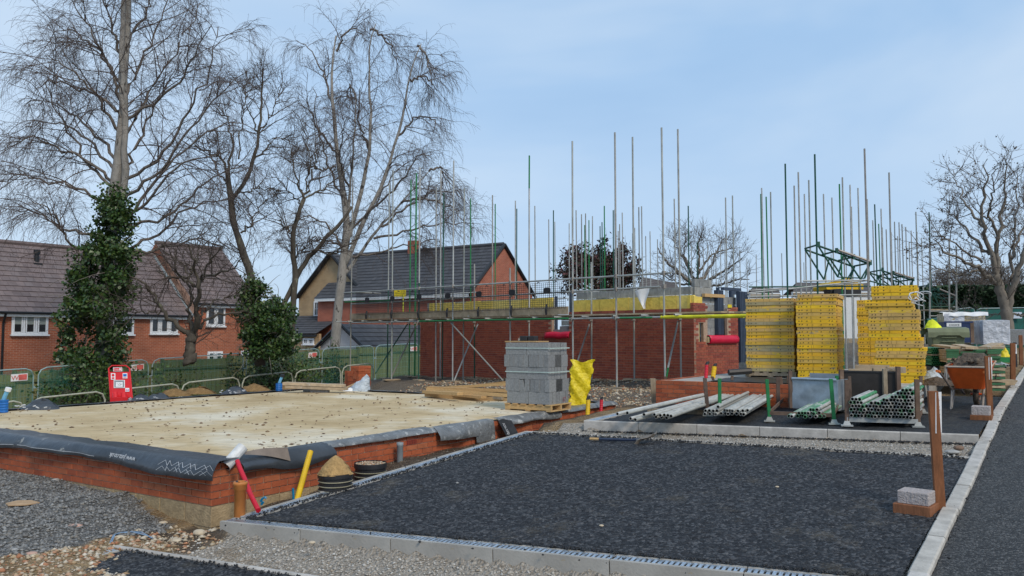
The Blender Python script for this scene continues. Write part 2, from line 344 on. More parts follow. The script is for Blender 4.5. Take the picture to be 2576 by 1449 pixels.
# house 2 (scaffolded) frame
W1 = V(-.673, .739, 0); HN = V(.739, .673, 0)        # along its front wall (to the left), and into the house
HC = V(aty(1747, 954, 21.3)[0], 21.3, 0)             # front right corner
PO = V(aty(1553, 978, 20.8)[0], 20.8, 0)             # a standard of the front row
def online(px, o, d):                                # point of the vertical plane o + t d seen at picture column px
    k = (px - CX) / F * KC                            # horizontal ray direction (approximately constant up the column)
    t = (k * o[1] - o[0]) / (d[0] - k * d[1]); return o + d * t
def zat(py, y): return CH + y * ray(CX, py)[2] / ray(CX, py)[1]
# ------------------------------------------------------------------ terrain
ctl = []
def cp(px, py, z): ctl.append(atz(px, py, z))
for a in [(0, 1177, -.226), (150, 1203, -.225), (317, 1236, -.21), (60, 1300, -.27), (0, 1400, -.36), (369, 1286, -.37), (200, 1290, -.27), (100, 1400, -.38), (480, 1345, -.45), (540, 1330, -.45),
          (400, 1420, -.42), (300, 1340, -.38), (250, 1449, -.42), (560, 1400, -.42), (430, 1310, -.42), (340, 1262, -.28), (250, 1240, -.235)]: cp(*a)
for t, z in [(-.2, -.45), (1, -.30), (2, -.18), (2.9, -.08), (4, -.07), (5.5, -.05), (7, -.03), (9.2, 0)]:
    ctl.append(C0 + U * t + V(VV[0], VV[1], 0) * .05 + V(0, 0, z)); ctl.append(C0 + U * t + V(0, 0, z))
for s_, z in [(0, -.32), (1.5, -.24), (3, -.10), (5, .02), (6.5, .05), (8, .08)]: ctl.append(psw(s_, -.1, z))
for p, z in [((2.3, 16.5), .02), ((2.9, 15.6), .06), ((3.2, 17.5), .10), ((0, 18.2), 0), ((-2, 19), 0), ((-4.9, 20.9), -.15), ((1.5, 17.8), .03), ((3.0, 14.0), .2), ((2.6, 14.6), .25)]: ctl.append(V(*p, z))
for px, py in [(986, 957), (1054, 957), (1142, 962), (1260, 968), (1441, 973), (1553, 978), (1672, 982)]:
    p = online(px, PO, W1); ctl.append(V(p[0], p[1], zat(py, p[1])))
for px, py in [(1058, 944), (1180, 947), (1350, 950), (1500, 952), (1650, 955), (1747, 957)]:
    p = online(px, HC, W1); ctl.append(V(p[0], p[1], zat(py, p[1])))
for s_, w_, z in [(9.3, 1, .42), (10, 3, .55), (12, 5.8, .6), (13, 0, .5), (16, 5, .72), (20, 5, .85), (20, -5, .5), (28, 5, 1.05), (28, -10, .4), (40, 5, 1.3), (40, -12, .4), (60, 0, 1.2)]: ctl.append(psw(s_, w_, z))
for q, t, z in [(8.6, 2, -.25), (9.6, 2, -1.0), (8.9, 6, -.3), (10, 6, -1.05), (10, 9.5, -.9), (9, 11, -.4), (8, 13, -.2), (12, 0, -1.1), (13, 5, -1.2), (13, 10, -1.1), (13, 15, -.8), (13, 20, -.6), (16, 2, -1.3), (20, 5, -2), (24, 5, -2.4), (26, 12, -2.4), (24, 20, -2.0),
                (30, 10, -2.4), (22, 30, -1.3), (18, 28, -.7), (30, 35, -1.2), (50, 20, -2), (40, 0, -2.2), (14, -6, -.6), (10, -6, -.35)]: ctl.append(C0 + LF * q + U * t + V(0, 0, z))
ctl = np.array(ctl)
def idw(x, y):
    x = np.asarray(x, float); y = np.asarray(y, float); sh = x.shape; x = x.ravel(); y = y.ravel(); out = np.zeros(len(x))
    for a in range(0, len(x), 20000):
        d2 = (x[a:a + 20000, None] - ctl[None, :, 0]) ** 2 + (y[a:a + 20000, None] - ctl[None, :, 1]) ** 2 + .02
        w = d2 ** -1.7; out[a:a + 20000] = (w * ctl[:, 2]).sum(1) / w.sum(1)
    return out.reshape(sh)
def sstep(a, b, x): t = np.clip((x - a) / (b - a), 0, 1); return t * t * (3 - 2 * t)
_fr = np.random.default_rng(3)
def vnoise(x, y, sc_, seed=0):                       # value noise on a lattice
    x = np.asarray(x, float) * sc_; y = np.asarray(y, float) * sc_; xi = np.floor(x).astype(int); yi = np.floor(y).astype(int); fx = x - xi; fy = y - yi
    fx = fx * fx * (3 - 2 * fx); fy = fy * fy * (3 - 2 * fy)
    def h(a, b):
        n = (a * 374761393 + b * 668265263 + seed * 1442695041) & 0x7fffffff; n = ((n ^ (n >> 13)) * 1274126177) & 0x7fffffff; return ((n ^ (n >> 16)) & 0xffff) / 65535.0
    return (h(xi, yi) * (1 - fx) + h(xi + 1, yi) * fx) * (1 - fy) + (h(xi, yi + 1) * (1 - fx) + h(xi + 1, yi + 1) * fx) * fy
def terrain(x, y):
    x = np.asarray(x, float); y = np.asarray(y, float); s, w = sw(x, y); z = idw(x, y); b = zb(x, y)
    f1, bs, k2 = front_s(w), back_s(w), k2_s(w)
    near = b - .135 - .09 * sstep(0, .5, f1 - s) * (1 - sstep(.75, 1.2, f1 - s))       # strip in front of the main bay
    mid = b - .045 * sstep(.0, .25, s - bs)                                            # strip between the two bays
    bay = np.where(s < f1, near, np.where(s < bs, b - .07, np.where(s < k2 + .03, mid, np.minimum(zb2(x, y), b + .3) - .08)))
    bay = np.where(s > 9.0, np.minimum(bay, z * .5 + bay * .5) - .04, bay)
    k = sstep(-.16, .02, w - .15 * sstep(0, -1.0, s) * 0) * (1 - sstep(13, 17, s)) * sstep(-3.2, -1.2, s + .6 * np.clip(w - 1, -1, 2)) 
    z = z * (1 - k) + bay * k
    rd = sstep(KW - .05, KW + .1, w); z = z * (1 - rd) + (b - .12) * rd
    rough = .035 * (vnoise(x, y, 2.1, 1) - .5) + .03 * (vnoise(x, y, 6, 2) - .5) + .018 * (vnoise(x, y, 15, 3) - .5)
    return z + rough * np.where((w > -.1), .45, 1) * np.where(rd > .2, 0, 1)
def terr1(x, y): return float(terrain(np.array([x]), np.array([y]))[0])
xs = np.concatenate([np.linspace(-400, -40, 12, endpoint=False), np.linspace(-40, -12, 40, endpoint=False), np.arange(-12, 8, .10), np.linspace(8, 30, 50), np.linspace(45, 400, 12)])
ys = np.concatenate([np.linspace(-60, 0, 10, endpoint=False), np.arange(0, 4, .25), np.arange(4, 12, .085), np.arange(12, 24, .2), np.linspace(24, 60, 50), np.linspace(75, 900, 14)])
GX, GY = np.meshgrid(xs, ys); GZ = terrain(GX, GY)
nr, nc = GX.shape; idx = np.arange(nr * nc).reshape(nr, nc)
fc = np.stack([idx[:-1, :-1], idx[:-1, 1:], idx[1:, 1:], idx[1:, :-1]], -1).reshape(-1, 4)
m_ground = bpy.data.materials.new('site_ground'); m_ground.use_nodes = True
def ground_mat():
    t = m_ground.node_tree; N = t.nodes; Lk = t.links.new; b = N['Principled BSDF']; b.inputs['Roughness'].default_value = .95; b.inputs['Specular IOR Level'].default_value = .2
    at = N.new('ShaderNodeAttribute'); at.attribute_name = 'mask'; sp = N.new('ShaderNodeSeparateColor'); Lk(at.outputs['Color'], sp.inputs[0])
    co = N.new('ShaderNodeTexCoord').outputs['Object']
    def noise(s, d=6, r=.65):
        n = N.new('ShaderNodeTexNoise'); n.inputs['Scale'].default_value = s; n.inputs['Detail'].default_value = d; n.inputs['Roughness'].default_value = r; Lk(co, n.inputs['Vector']); return n.outputs['Fac']
    def ramp(f, *st):
        r = N.new('ShaderNodeValToRGB'); el = r.color_ramp.elements
        while len(el) < len(st): el.new(.5)
        for k, (p, c) in enumerate(st): el[k].position = p; el[k].color = (*c, 1)
        Lk(f, r.inputs['Fac']); return r.outputs['Color']
    def mix(f, a, b2):
        q = N.new('ShaderNodeMixRGB'); Lk(f, q.inputs['Fac']); Lk(a, q.inputs['Color1']); Lk(b2, q.inputs['Color2']); return q.outputs['Color']
    nf = noise(9); nm = noise(2.2); nl = noise(38, 4)
    tan = ramp(nm, (.3, (.13, .085, .045)), (.5, (.24, .16, .08)), (.7, (.36, .26, .15)))
    tan = mix(ramp(nl, (.52, (0, 0, 0)), (.62, (.8, .8, .8))), tan, ramp(nf, (.3, (.40, .32, .22)), (.7, (.30, .20, .13))))
    grv = ramp(nl, (.3, (.045, .045, .045)), (.5, (.13, .13, .125)), (.7, (.27, .265, .25)))
    pal = ramp(nl, (.28, (.17, .145, .115)), (.5, (.33, .295, .25)), (.72, (.50, .47, .42)))
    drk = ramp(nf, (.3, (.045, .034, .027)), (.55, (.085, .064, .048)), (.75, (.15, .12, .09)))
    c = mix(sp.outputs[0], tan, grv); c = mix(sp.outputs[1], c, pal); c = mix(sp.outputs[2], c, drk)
    Lk(c, b.inputs['Base Color'])
    bp = N.new('ShaderNodeBump'); bp.inputs['Strength'].default_value = .9; bp.inputs['Distance'].default_value = .03
    vo = N.new('ShaderNodeTexVoronoi'); vo.inputs['Scale'].default_value = 34; Lk(co, vo.inputs['Vector'])
    ad = N.new('ShaderNodeMath'); ad.operation = 'SUBTRACT'; Lk(nl, ad.inputs[0]); Lk(vo.outputs['Distance'], ad.inputs[1])
    Lk(ad.outputs[0], bp.inputs['Height']); Lk(bp.outputs['Normal'], b.inputs['Normal'])
ground_mat()
def inpoly(x, y, P):
    c = np.zeros(np.shape(x), bool); n = len(P)
    for i in range(n):
        (x1, y1), (x2, y2) = P[i], P[(i + 1) % n]
        k = ((y1 > y) != (y2 > y)) & (x < (x2 - x1) * (y - y1) / (y2 - y1 + 1e-12) + x1); c ^= k
    return c
GPOLY = [atz(px, py, -.3)[:2] for px, py in [(-500, 1150), (0, 1165), (330, 1225), (405, 1290), (375, 1308), (250, 1335), (120, 1372), (0, 1400), (-500, 1480)]]
def masks(x, y):
    s, w = sw(x, y); jx = x + .5 * (vnoise(x, y, 1.6, 5) - .5) + .25 * (vnoise(x, y, 6, 6) - .5); jy = y + .5 * (vnoise(x, y, 1.6, 7) - .5) + .25 * (vnoise(x, y, 6, 8) - .5)
    js, jw = sw(jx, jy)
    g = inpoly(jx, jy, GPOLY).astype(float) * .95
    pale = ((jw > .15) & (w < KW + .05) & (js > front_s(w) - 1.6) & (js < k2_s(w) + .2)).astype(float) * .9
    nearf = (jw > .2) & (w < KW) & (js <= front_s(w) - .25 - .5 * vnoise(x, y, .9, 9))
    pale = np.where(nearf, np.clip(.25 + .5 * vnoise(x, y, 1.4, 12), 0, 1), pale)
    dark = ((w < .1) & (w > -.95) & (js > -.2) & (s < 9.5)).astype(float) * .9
    rear = (s > 9.2) & (y < 60) & (w < 3)
    g = np.where(rear, .45 + .35 * vnoise(x, y, 1.2, 4), g)
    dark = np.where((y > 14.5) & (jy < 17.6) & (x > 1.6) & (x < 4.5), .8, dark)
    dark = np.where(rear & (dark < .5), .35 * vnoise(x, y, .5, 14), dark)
    return g, pale, dark
def add_mask(me, x, y):
    g, p_, d = masks(x, y); a = me.color_attributes.new('mask', 'FLOAT_COLOR', 'POINT')
    a.data.foreach_set('color', np.stack([g, p_, d, np.ones_like(g)], -1).astype(np.float32).ravel())
gv = np.stack([GX, GY, GZ], -1).reshape(-1, 3)
# leave the ground out under the slab
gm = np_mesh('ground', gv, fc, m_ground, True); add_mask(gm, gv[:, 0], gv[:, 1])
mesh_obj('ground', gm, kind='structure')
# ------------------------------------------------------------------ loose stones
def stones(name, P, size, mats, flat=.6, seed=1, kind='stuff', sub=True):
    rg = np.random.default_rng(seed); n = len(P)
    base = np.array([(1, 0, 0), (-1, 0, 0), (0, 1, 0), (0, -1, 0), (0, 0, 1), (0, 0, -1)], float)
    tris = np.array([(0, 2, 4), (2, 1, 4), (1, 3, 4), (3, 0, 4), (2, 0, 5), (1, 2, 5), (3, 1, 5), (0, 3, 5)])
    s = size[0] + (size[1] - size[0]) * rg.random(n) ** 2.2
    b = base[None] * (1 + .5 * (rg.random((n, 6, 3)) - .5)) + .3 * (rg.random((n, 6, 3)) - .5)
    a = rg.random(n) * 6.28; ca, sa = np.cos(a)[:, None], np.sin(a)[:, None]; el = (.7 + .6 * rg.random(n))[:, None]
    x = b[:, :, 0] * el; y = b[:, :, 1]; z = b[:, :, 2] * (flat * (.6 + .7 * rg.random(n)))[:, None]
    v = np.stack([(x * ca - y * sa), (x * sa + y * ca), z], -1) * (s / 2)[:, None, None] + P[:, None, :]
    f = (tris[None] + (np.arange(n) * 6)[:, None, None]).reshape(-1, 3)
    return mesh_obj(name, np_mesh(name, v.reshape(-1, 3), f, mats), kind=kind)
def scatter(n, xr, yr, cond, seed, dz=.0):
    rg = np.random.default_rng(seed); x = xr[0] + (xr[1] - xr[0]) * rg.random(n); y = yr[0] + (yr[1] - yr[0]) * rg.random(n)
    k = cond(x, y); x, y = x[k], y[k]; return np.stack([x, y, terrain(x, y) + dz], -1)
m_st_grey = M('grey_gravel', [(.10, .10, .10), (.18, .18, .175), (.28, .275, .26), (.13, .125, .12), (.22, .20, .17)], .95, rand='isl', namt=.2)
m_st_pale = M('pale_gravel', [(.36, .32, .27), (.46, .43, .38), (.28, .25, .21), (.54, .52, .48), (.33, .27, .20)], .95, rand='isl', namt=.2)
m_st_mix = M('rubble_mix', [(.34, .23, .12), (.50, .42, .30), (.38, .17, .09), (.26, .18, .10), (.58, .52, .42), (.36, .28, .18)], .95, rand='isl', namt=.25)
m_st_tar = M('tar_lumps', [(.018, .018, .02), (.03, .03, .032), (.012, .012, .013)], .6, rand='isl', namt=.2)
def off_slab(x, y):
    q = (x - C0[0]) * LF[0] + (y - C0[1]) * LF[1]; t = (x - C0[0]) * U[0] + (y - C0[1]) * U[1]; return ~((q > -.05) & (t > -.05) & (q < 9) & (t < 9.3))
gcond = lambda x, y: (masks(x, y)[0] > .5) & off_slab(x, y) & (sw(x, y)[1] < 0)
stones('grey_gravel', scatter(60000, (-9, -3.2), (5.6, 11.6), gcond, 21, .004), (.015, .055), m_st_grey, .6, 31)
pcond = lambda x, y: (masks(x, y)[1] > .5) & (sw(x, y)[0] < front_s(sw(x, y)[1]) - .02)
stones('pale_gravel', scatter(42000, (-3.6, 3.2), (4.4, 8.2), pcond, 22, .002), (.008, .042), m_st_pale, .6, 32)
p2 = lambda x, y: (sw(x, y)[1] > .05) & (sw(x, y)[1] < KW - .05) & (sw(x, y)[0] > back_s(sw(x, y)[1]) + .03) & (sw(x, y)[0] < k2_s(sw(x, y)[1]) - .03)
stones('strip_gravel', scatter(26000, (-.5, 6.5), (7.5, 13.5), p2, 23, .002), (.01, .04), m_st_pale, .6, 33)
tcond = lambda x, y: off_slab(x, y) & (masks(x, y)[0] < .5) & (masks(x, y)[1] < .6) & (sw(x, y)[1] < .3) & (sw(x, y)[0] < .2)
stones('earth_rubble', scatter(24000, (-7, -1.5), (4.6, 9.5), tcond, 24, .003), (.015, .075), m_st_mix, .55, 34)
dcond = lambda x, y: off_slab(x, y) & (sw(x, y)[1] < -.05) & (sw(x, y)[1] > -.8) & (sw(x, y)[0] > 0) & (sw(x, y)[0] < 9)
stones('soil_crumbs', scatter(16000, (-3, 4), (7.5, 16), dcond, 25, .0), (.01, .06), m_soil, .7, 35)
rcond = lambda x, y: off_slab(x, y) & ((x - HC[0]) * HN[0] + (y - HC[1]) * HN[1] < -.15) & ((x - C0[0]) * LF[0] + (y - C0[1]) * LF[1] < 9) & (sw(x, y)[0] > 8.6)
stones('rear_rubble', scatter(30000, (-8, 5), (14.5, 32), rcond, 26, .004), (.03, .12), m_st_mix, .5, 36)
# ------------------------------------------------------------------ asphalt
def asphalt_mat(name, base, hi, brown, scale):
    m = bpy.data.materials.new(name); m.use_nodes = True; t = m.node_tree; N = t.nodes; Lk = t.links.new; b = N['Principled BSDF']
    b.inputs['Roughness'].default_value = .72; b.inputs['Specular IOR Level'].default_value = .35
    co = N.new('ShaderNodeTexCoord').outputs['Object']
    vo = N.new('ShaderNodeTexVoronoi'); vo.inputs['Scale'].default_value = scale; Lk(co, vo.inputs['Vector'])
    rp = N.new('ShaderNodeValToRGB'); el = rp.color_ramp.elements; el[0].color = (*base, 1); el[1].color = (*hi, 1); el[1].position = 1
    wv = N.new('ShaderNodeSeparateColor'); Lk(vo.outputs['Color'], wv.inputs[0]); pw = N.new('ShaderNodeMath'); pw.operation = 'POWER'; pw.inputs[1].default_value = 3.0; Lk(wv.outputs[0], pw.inputs[0]); Lk(pw.outputs[0], rp.inputs['Fac'])
    nz = N.new('ShaderNodeTexNoise'); nz.inputs['Scale'].default_value = 1.1; nz.inputs['Detail'].default_value = 9; nz.inputs['Roughness'].default_value = .72; Lk(co, nz.inputs['Vector'])
    mr = N.new('ShaderNodeMapRange'); mr.inputs['From Min'].default_value = .55; mr.inputs['From Max'].default_value = .74; mr.inputs['To Max'].default_value = .55; Lk(nz.outputs['Fac'], mr.inputs['Value'])
    mq = N.new('ShaderNodeMixRGB'); mq.inputs['Color2'].default_value = (*brown, 1); Lk(mr.outputs[0], mq.inputs['Fac']); Lk(rp.outputs['Color'], mq.inputs['Color1'])
    Lk(mq.outputs['Color'], b.inputs['Base Color'])
    bp = N.new('ShaderNodeBump'); bp.inputs['Strength'].default_value = 1.0; bp.inputs['Distance'].default_value = .012; bp.invert = True
    Lk(vo.outputs['Distance'], bp.inputs['Height']); Lk(bp.outputs['Normal'], b.inputs['Normal'])
    return m
m_asph = asphalt_mat('coarse_asphalt', (.012, .0125, .0145), (.095, .095, .098), (.15, .12, .075), 42)
m_road = asphalt_mat('road_asphalt', (.022, .022, .022), (.15, .146, .138), (.12, .105, .085), 75)
m_asph2 = asphalt_mat('bay_asphalt', (.017, .018, .020), (.055, .056, .058), (.09, .08, .06), 60)
def quadsheet(name, P, zf, step, amp, mat, seed, crumb=0.0):
    a, b, c, d = [np.asarray(p, float)[:2] for p in P]; nu = max(2, int(np.linalg.norm(b - a) / step)); nv = max(2, int(np.linalg.norm(d - a) / step))
    uu, vv_ = np.meshgrid(np.linspace(0, 1, nu), np.linspace(0, 1, nv)); uu = uu[..., None]; vv_ = vv_[..., None]
    X = (a * (1 - uu) + b * uu) * (1 - vv_) + (d * (1 - uu) + c * uu) * vv_
    rg = np.random.default_rng(seed); z = zf(X[..., 0], X[..., 1]) + amp * (rg.random(X.shape[:2]) - .5) * 2 + .012 * (vnoise(X[..., 0], X[..., 1], 1.3, seed) - .5) + crumb * (vnoise(X[..., 0], X[..., 1], 9, seed + 1) - .5)
    X = X + step * .35 * (rg.random(X.shape) - .5)
    v = np.concatenate([X, z[..., None]], -1); i = np.arange(nu * nv).reshape(nv, nu)
    f = np.stack([i[:-1, :-1], i[:-1, 1:], i[1:, 1:], i[1:, :-1]], -1).reshape(-1, 4)
    return mesh_obj(name, np_mesh(name, v.reshape(-1, 3), f, mat), kind='structure')
DW = .20                                             # overall width of a drain run
dF = norm(PF2 - PN); dB = norm(PB2 - PA)
def offs(p, d): return np.asarray(p)[:2] + d[:2]
inF = V(-dF[1], dF[0], 0); inF = inF if inF @ U > 0 else -inF
q0 = PN + VV * DW + inF * DW; q1 = PF2 + inF * DW; q2 = PB2 + (PB2 - PA) / np.linalg.norm(PB2 - PA) * .1 - U * .05; q3 = PA + VV * DW - U * .05
quadsheet('parking_bay', [q0, q1, psw(sPB - .05, KW), q3], lambda x, y: zb(x, y) - .012, .024, .0065, m_asph, 41, .008)
quadsheet('road', [psw(-5, KW + .13), psw(-5, KW + 4), psw(22, KW + 4), psw(22, KW + .13)], lambda x, y: zb(x, y) - .03, .045, .003, m_road, 42)
quadsheet('road', [psw(-5, KW + 3.99), psw(-5, KW + 40), psw(60, KW + 40), psw(60, KW + 3.99)], lambda x, y: zb(x, y) - .035, .5, .0, m_road, 43)
quadsheet('road', [psw(21.9, KW + .13), psw(21.9, KW + 4), psw(60, KW + 4), psw(60, KW + .13)], lambda x, y: zb(x, y) - .034, .5, .0, m_road, 44)
dN = norm(NB1 - NB0); inN = -U
e0 = NB0 + VV * DW - U * .05; quadsheet('near_bay', [e0 - U * 3.0, NB0 + dN * 6 - U * 3.05, NB0 + dN * 6 - U * .05, e0], lambda x, y: zb_n(x, y) - .010, .024, .0065, m_asph, 45, .008)
quadsheet('upper_bay', [K2L + VV * DW + U * .05, psw(k2_s(KW) + .05, KW + .0), psw(11.6, KW + .0), psw(11.6, wK2L + DW)], lambda x, y: zb2(x, y) - .012, .05, .006, m_asph2, 46, .006)
# tar lumps along the edges of the main bay and on the kerbs
def edge_pts(p, q, n, wid, zf, seed, off=0.0):
    rg = np.random.default_rng(seed); t = rg.random(n); d = norm(np.asarray(q) - np.asarray(p)); nn = V(-d[1], d[0], 0)
    X = np.asarray(p)[None] * (1 - t)[:, None] + np.asarray(q)[None] * t[:, None] + nn[None] * (off + wid * (rg.random(n) - .5))[:, None]
    X[:, 2] = zf(X[:, 0], X[:, 1]) + .004; return X
stones('tar_crumbs', np.concatenate([
    edge_pts(q0, q3, 900, .10, zb, 51), edge_pts(q3, PB2 - U * .05, 900, .10, zb, 52), edge_pts(q0, q1, 700, .06, zb, 53), edge_pts(PN, PF2, 40, .25, zb, 54), edge_pts(PN, PA, 25, .2, zb, 55),
    edge_pts(psw(0, KW), psw(14, KW), 260, .28, zb, 56, -.08), edge_pts(K2L - U * .05, K2R - U * .05, 1500, .06, lambda x, y: zb(x, y) - .03, 57), edge_pts(NB0 + VV * .2 - U * .08, NB0 + dN * 5 - U * .08, 350, .08, zb_n, 58)]),
    (.012, .034), m_st_tar, .8, 59)
from mathutils import Matrix
# ------------------------------------------------------------------ drains, edgings, road kerb
def frame_rot(d, n):
    d = norm(d); up = norm(np.cross(d, norm(n))); n = np.cross(up, d)
    if up[2] < 0: up = -up; n = -n if False else n
    return Matrix((d, n, up)).transposed().to_euler(), up
def run_meshes(l, side=1):                           # channel body and grating for one unit; side=-1 mirrors across
    b = MB(); g = .005; k = side
    def bx(y0, y1, z0, z1, mb=b, x0=g, x1=None, m=0): mb.par((x0, k * y0, z0), ((x1 or l - g) - x0, 0, 0), (0, k * (y1 - y0), 0), (0, 0, z1 - z0), m)
    bx(0, .04, -.15, 0); bx(.16, .2, -.09, -.002); bx(.04, .16, -.09, -.06, m=1)
    gr = MB()
    bx(.044, .052, -.014, -.004, gr); bx(.148, .156, -.014, -.004, gr)
    n = int(l / .042)
    for i in range(n):
        x = g + (i + .5) * (l - 2 * g) / n; bx(.052, .148, -.013, -.005, gr, x - .013, x + .013)
    return b.mesh('channel_unit', [m_conc, m_dark]), gr.mesh('grating', m_galv)
def drain(p, q, inward, label, group='drain runs round the parking bays'):
    p, q = np.asarray(p, float), np.asarray(q, float); Lr = np.linalg.norm(q - p); n = max(1, round(Lr)); l = Lr / n; d = (q - p) / Lr
    side = 1 if np.cross(V(0, 0, 1), d) @ inward > 0 else -1
    root = empty('drainage_channel', p, label, 'drain', group)
    nn = np.cross(V(0, 0, 1), d); rot, up = frame_rot(d, nn); bm_, gm_ = run_meshes(l, side)
    for i in range(n):
        a = p + d * l * i
        inst('channel_unit', bm_, a, root, rot=rot); gg = inst('grating', gm_, a, root, rot=rot)
def at_plane(p, zf, dz=0): p = np.array(p, float); p[2] = float(zf(p[0], p[1])) + dz; return p
A_end = at_plane(PA + U * .02, zb)
drain(at_plane(PN + U * .21, zb), A_end, VV, 'long drain with steel grating along the left side of the big asphalt bay')
drain(at_plane(PN - dF * .0, zb), at_plane(PF2, zb), inF, 'drain with pale kerb face along the front edge of the big asphalt bay')
drain(at_plane(NBL - U * 1.0, zb_n), at_plane(NB0 - U * .06, zb_n), VV, 'drain with slotted steel grating in the bottom left corner')
k2a = at_plane(K2L, zb2); drain(at_plane(K2L + U * .06, zb2), at_plane(psw(9.0, wK2L), zb2), VV, 'short drain under the loose scaffold tubes')
def edging(p, q, h, wd, inward, label, zf, cat='kerb', mat=m_kerb, ulen=.915, name='edging', group=None, jit=.004, dz=0):
    p, q = np.asarray(p, float), np.asarray(q, float); Lr = np.linalg.norm((q - p)[:2]); n = max(1, round(Lr / ulen)); root = empty(name, p, label, cat, group)
    d = norm(V(*(q - p)[:2], 0)); nn = inward[:2] - d[:2] * (inward[:2] @ d[:2]); nn = norm(V(nn[0], nn[1], 0))
    for i in range(n):
        a = p + (q - p) * i / n; b = p + (q - p) * (i + 1) / n; a[2] = zf(a[0], a[1]) + dz; b[2] = zf(b[0], b[1]) + dz; j = nn * (R.random() - .5) * jit * 2; mb = MB()
        a2, b2 = a + d * .004 + j, b - d * .004 + j; zj = (R.random() - .5) * jit
        a2[2] += zj; b2[2] += zj
        e = .012
        prof = [(0, -h), (0, -e), (e, 0), (wd - e, 0), (wd, -e), (wd, -h)]
        mb.prism([a2 + nn * y + V(0, 0, z) for y, z in prof], b2 - a2)
        mb.build('kerb_stone', mat, root)
    return root
edging(psw(-3.2, KW), psw(34, KW), .2, .13, VV, 'long pale road kerb running up beside the parking bays', lambda x, y: zb(x, y) + .012, name='road_kerb', jit=.008)
edging(PA + V(0, 0, 0), PB2 + (PB2 - PA) / 6 * .1, .12, .05, U, 'thin concrete edging along the back of the big asphalt bay', zb, group='concrete edgings')
edging(K2L, K2R - (K2R - K2L) * .004, .22, .05, U, 'raised concrete edging in front of the tube racks', zb2, group='concrete edgings')
edging(NB0 + VV * .0, NB0 + dN * 5.2, .15, .05, -U, 'concrete edging of the small asphalt bay at the bottom', zb_n, group='concrete edgings')
# ------------------------------------------------------------------ brick walls built brick by brick
BL, BH, BD = .215, .065, .1025
def brick_mesh(l, h=BH, d=BD, mat=None, name='brick'):
    e = .004; b = MB(); j = lambda: (R.random() - .5) * .004
    P = [(e, 0), (l - e, 0), (l, e), (l, d), (0, d), (0, e)]
    b.prism([(x, y, 0) for x, y in P], (0, 0, h)); return b.mesh(name, mat or m_brick)
def brick_wall(root, p, d, back, length, z0, courses, mat, skip=None, first=0.0, limit=None, meshes=None, rest_name='brickwork', unit=BL, uh=BH, joint=.010, ud=BD, name='brick'):
    """Lays courses of bricks along d from p; 'back' points into the wall. skip(t0, t1, z) leaves a brick out. Past the limit the bricks join one part."""
    d = norm(d); left = np.cross(V(0, 0, 1), d) @ back > 0
    full = brick_mesh(unit, uh, ud, mat, name); half = brick_mesh((unit - joint) / 2, uh, ud, mat, name); rest = MB(); n = 0
    rz = math.atan2(d[1], d[0])
    for c in range(courses):
        z = z0 + c * (uh + joint); t = 0.0; k = 0
        while t < length - .05:
            l = unit
            if k == 0 and c % 2 == 1: l = (unit - joint) / 2
            if t + l > length + .03: l = (unit - joint) / 2
            if not (skip and skip(t, t + l, z)):
                out = (R.random() - .5) * .004
                if limit is None or n < limit(t) if callable(limit) else True:
                    me = full if l == unit else half
                    a = p + d * t + back * out; a = V(a[0], a[1], z)
                    if left: inst(name, me, a, root, rz)
                    else: inst(name, me, a + d * l, root, rz + math.pi) if False else inst(name, me, a + d * l, root, rz + math.pi)
                    n += 1
                else: rest.par(V(*(p + d * t + back * out)[:2], z), d * l, back * ud, V(0, 0, uh))
            t += l + joint; k += 1
    if rest.v:
        o = rest.build(rest_name, mat, root, kind='stuff')
    return n
def bricks_joined(root, name, p, d, back, length, z0, courses, mat, skip=None, unit=BL, uh=BH, joint=.010, ud=BD, jit=.004):
    b = MB(); d = norm(d)
    for c in range(courses):
        z = z0 + c * (uh + joint); t = 0.0; k = 0
        while t < length - .02:
            l = unit
            if k == 0 and c % 2 == 1: l = (unit - joint) / 2
            l = min(l, length - t)
            if not (skip and skip(t, t + l, z)):
                o = V(*(p + d * t + back * (R.random() - .5) * jit)[:2], z); e = d * l; f = V(0, 0, uh); g = back * ud
                i = len(b.v); b.v += [tuple(q) for q in (o, o + e, o + e + f, o + f, o + g, o + e + g, o + e + f + g, o + f + g)]
                b.f += [(i, i + 1, i + 2, i + 3), (i + 3, i + 2, i + 6, i + 7), (i + 1, i + 5, i + 6, i + 2), (i + 4, i, i + 3, i + 7)]; b.m += [0] * 4
            t += l + joint; k += 1
    return b.build(name, mat, root, kind='stuff')
SLW, SLL = 8.35, 9.2                                 # slab: left face length, right face length
slab = empty('house_slab', C0 + V(0, 0, -.45), 'concrete house slab on a low red brick plinth, edged with black membrane', 'foundation')
SC = [C0, C0 + U * SLL, C0 + U * SLL + LF * SLW, C0 + LF * SLW]
nl = V(-LF[1], LF[0], 0); nl = nl if nl @ U > 0 else -nl      # into the slab from the left face
nr_ = V(-U[1], U[0], 0); nr_ = nr_ if nr_ @ LF > 0 else -nr_   # into the slab from the right face
off_ = lambda k, z: [tuple(SC[0] + (nl + nr_) * k + V(0, 0, z)), tuple(SC[1] - U * k + nr_ * k + V(0, 0, z)), tuple(SC[2] - U * k - LF * k + V(0, 0, z)), tuple(SC[3] + U * k - LF * k + V(0, 0, z))]
MB().prism(off_(.012, -1.0), V(0, 0, 1.0 + ZT - .012)).build('mortar', m_mortar, slab)
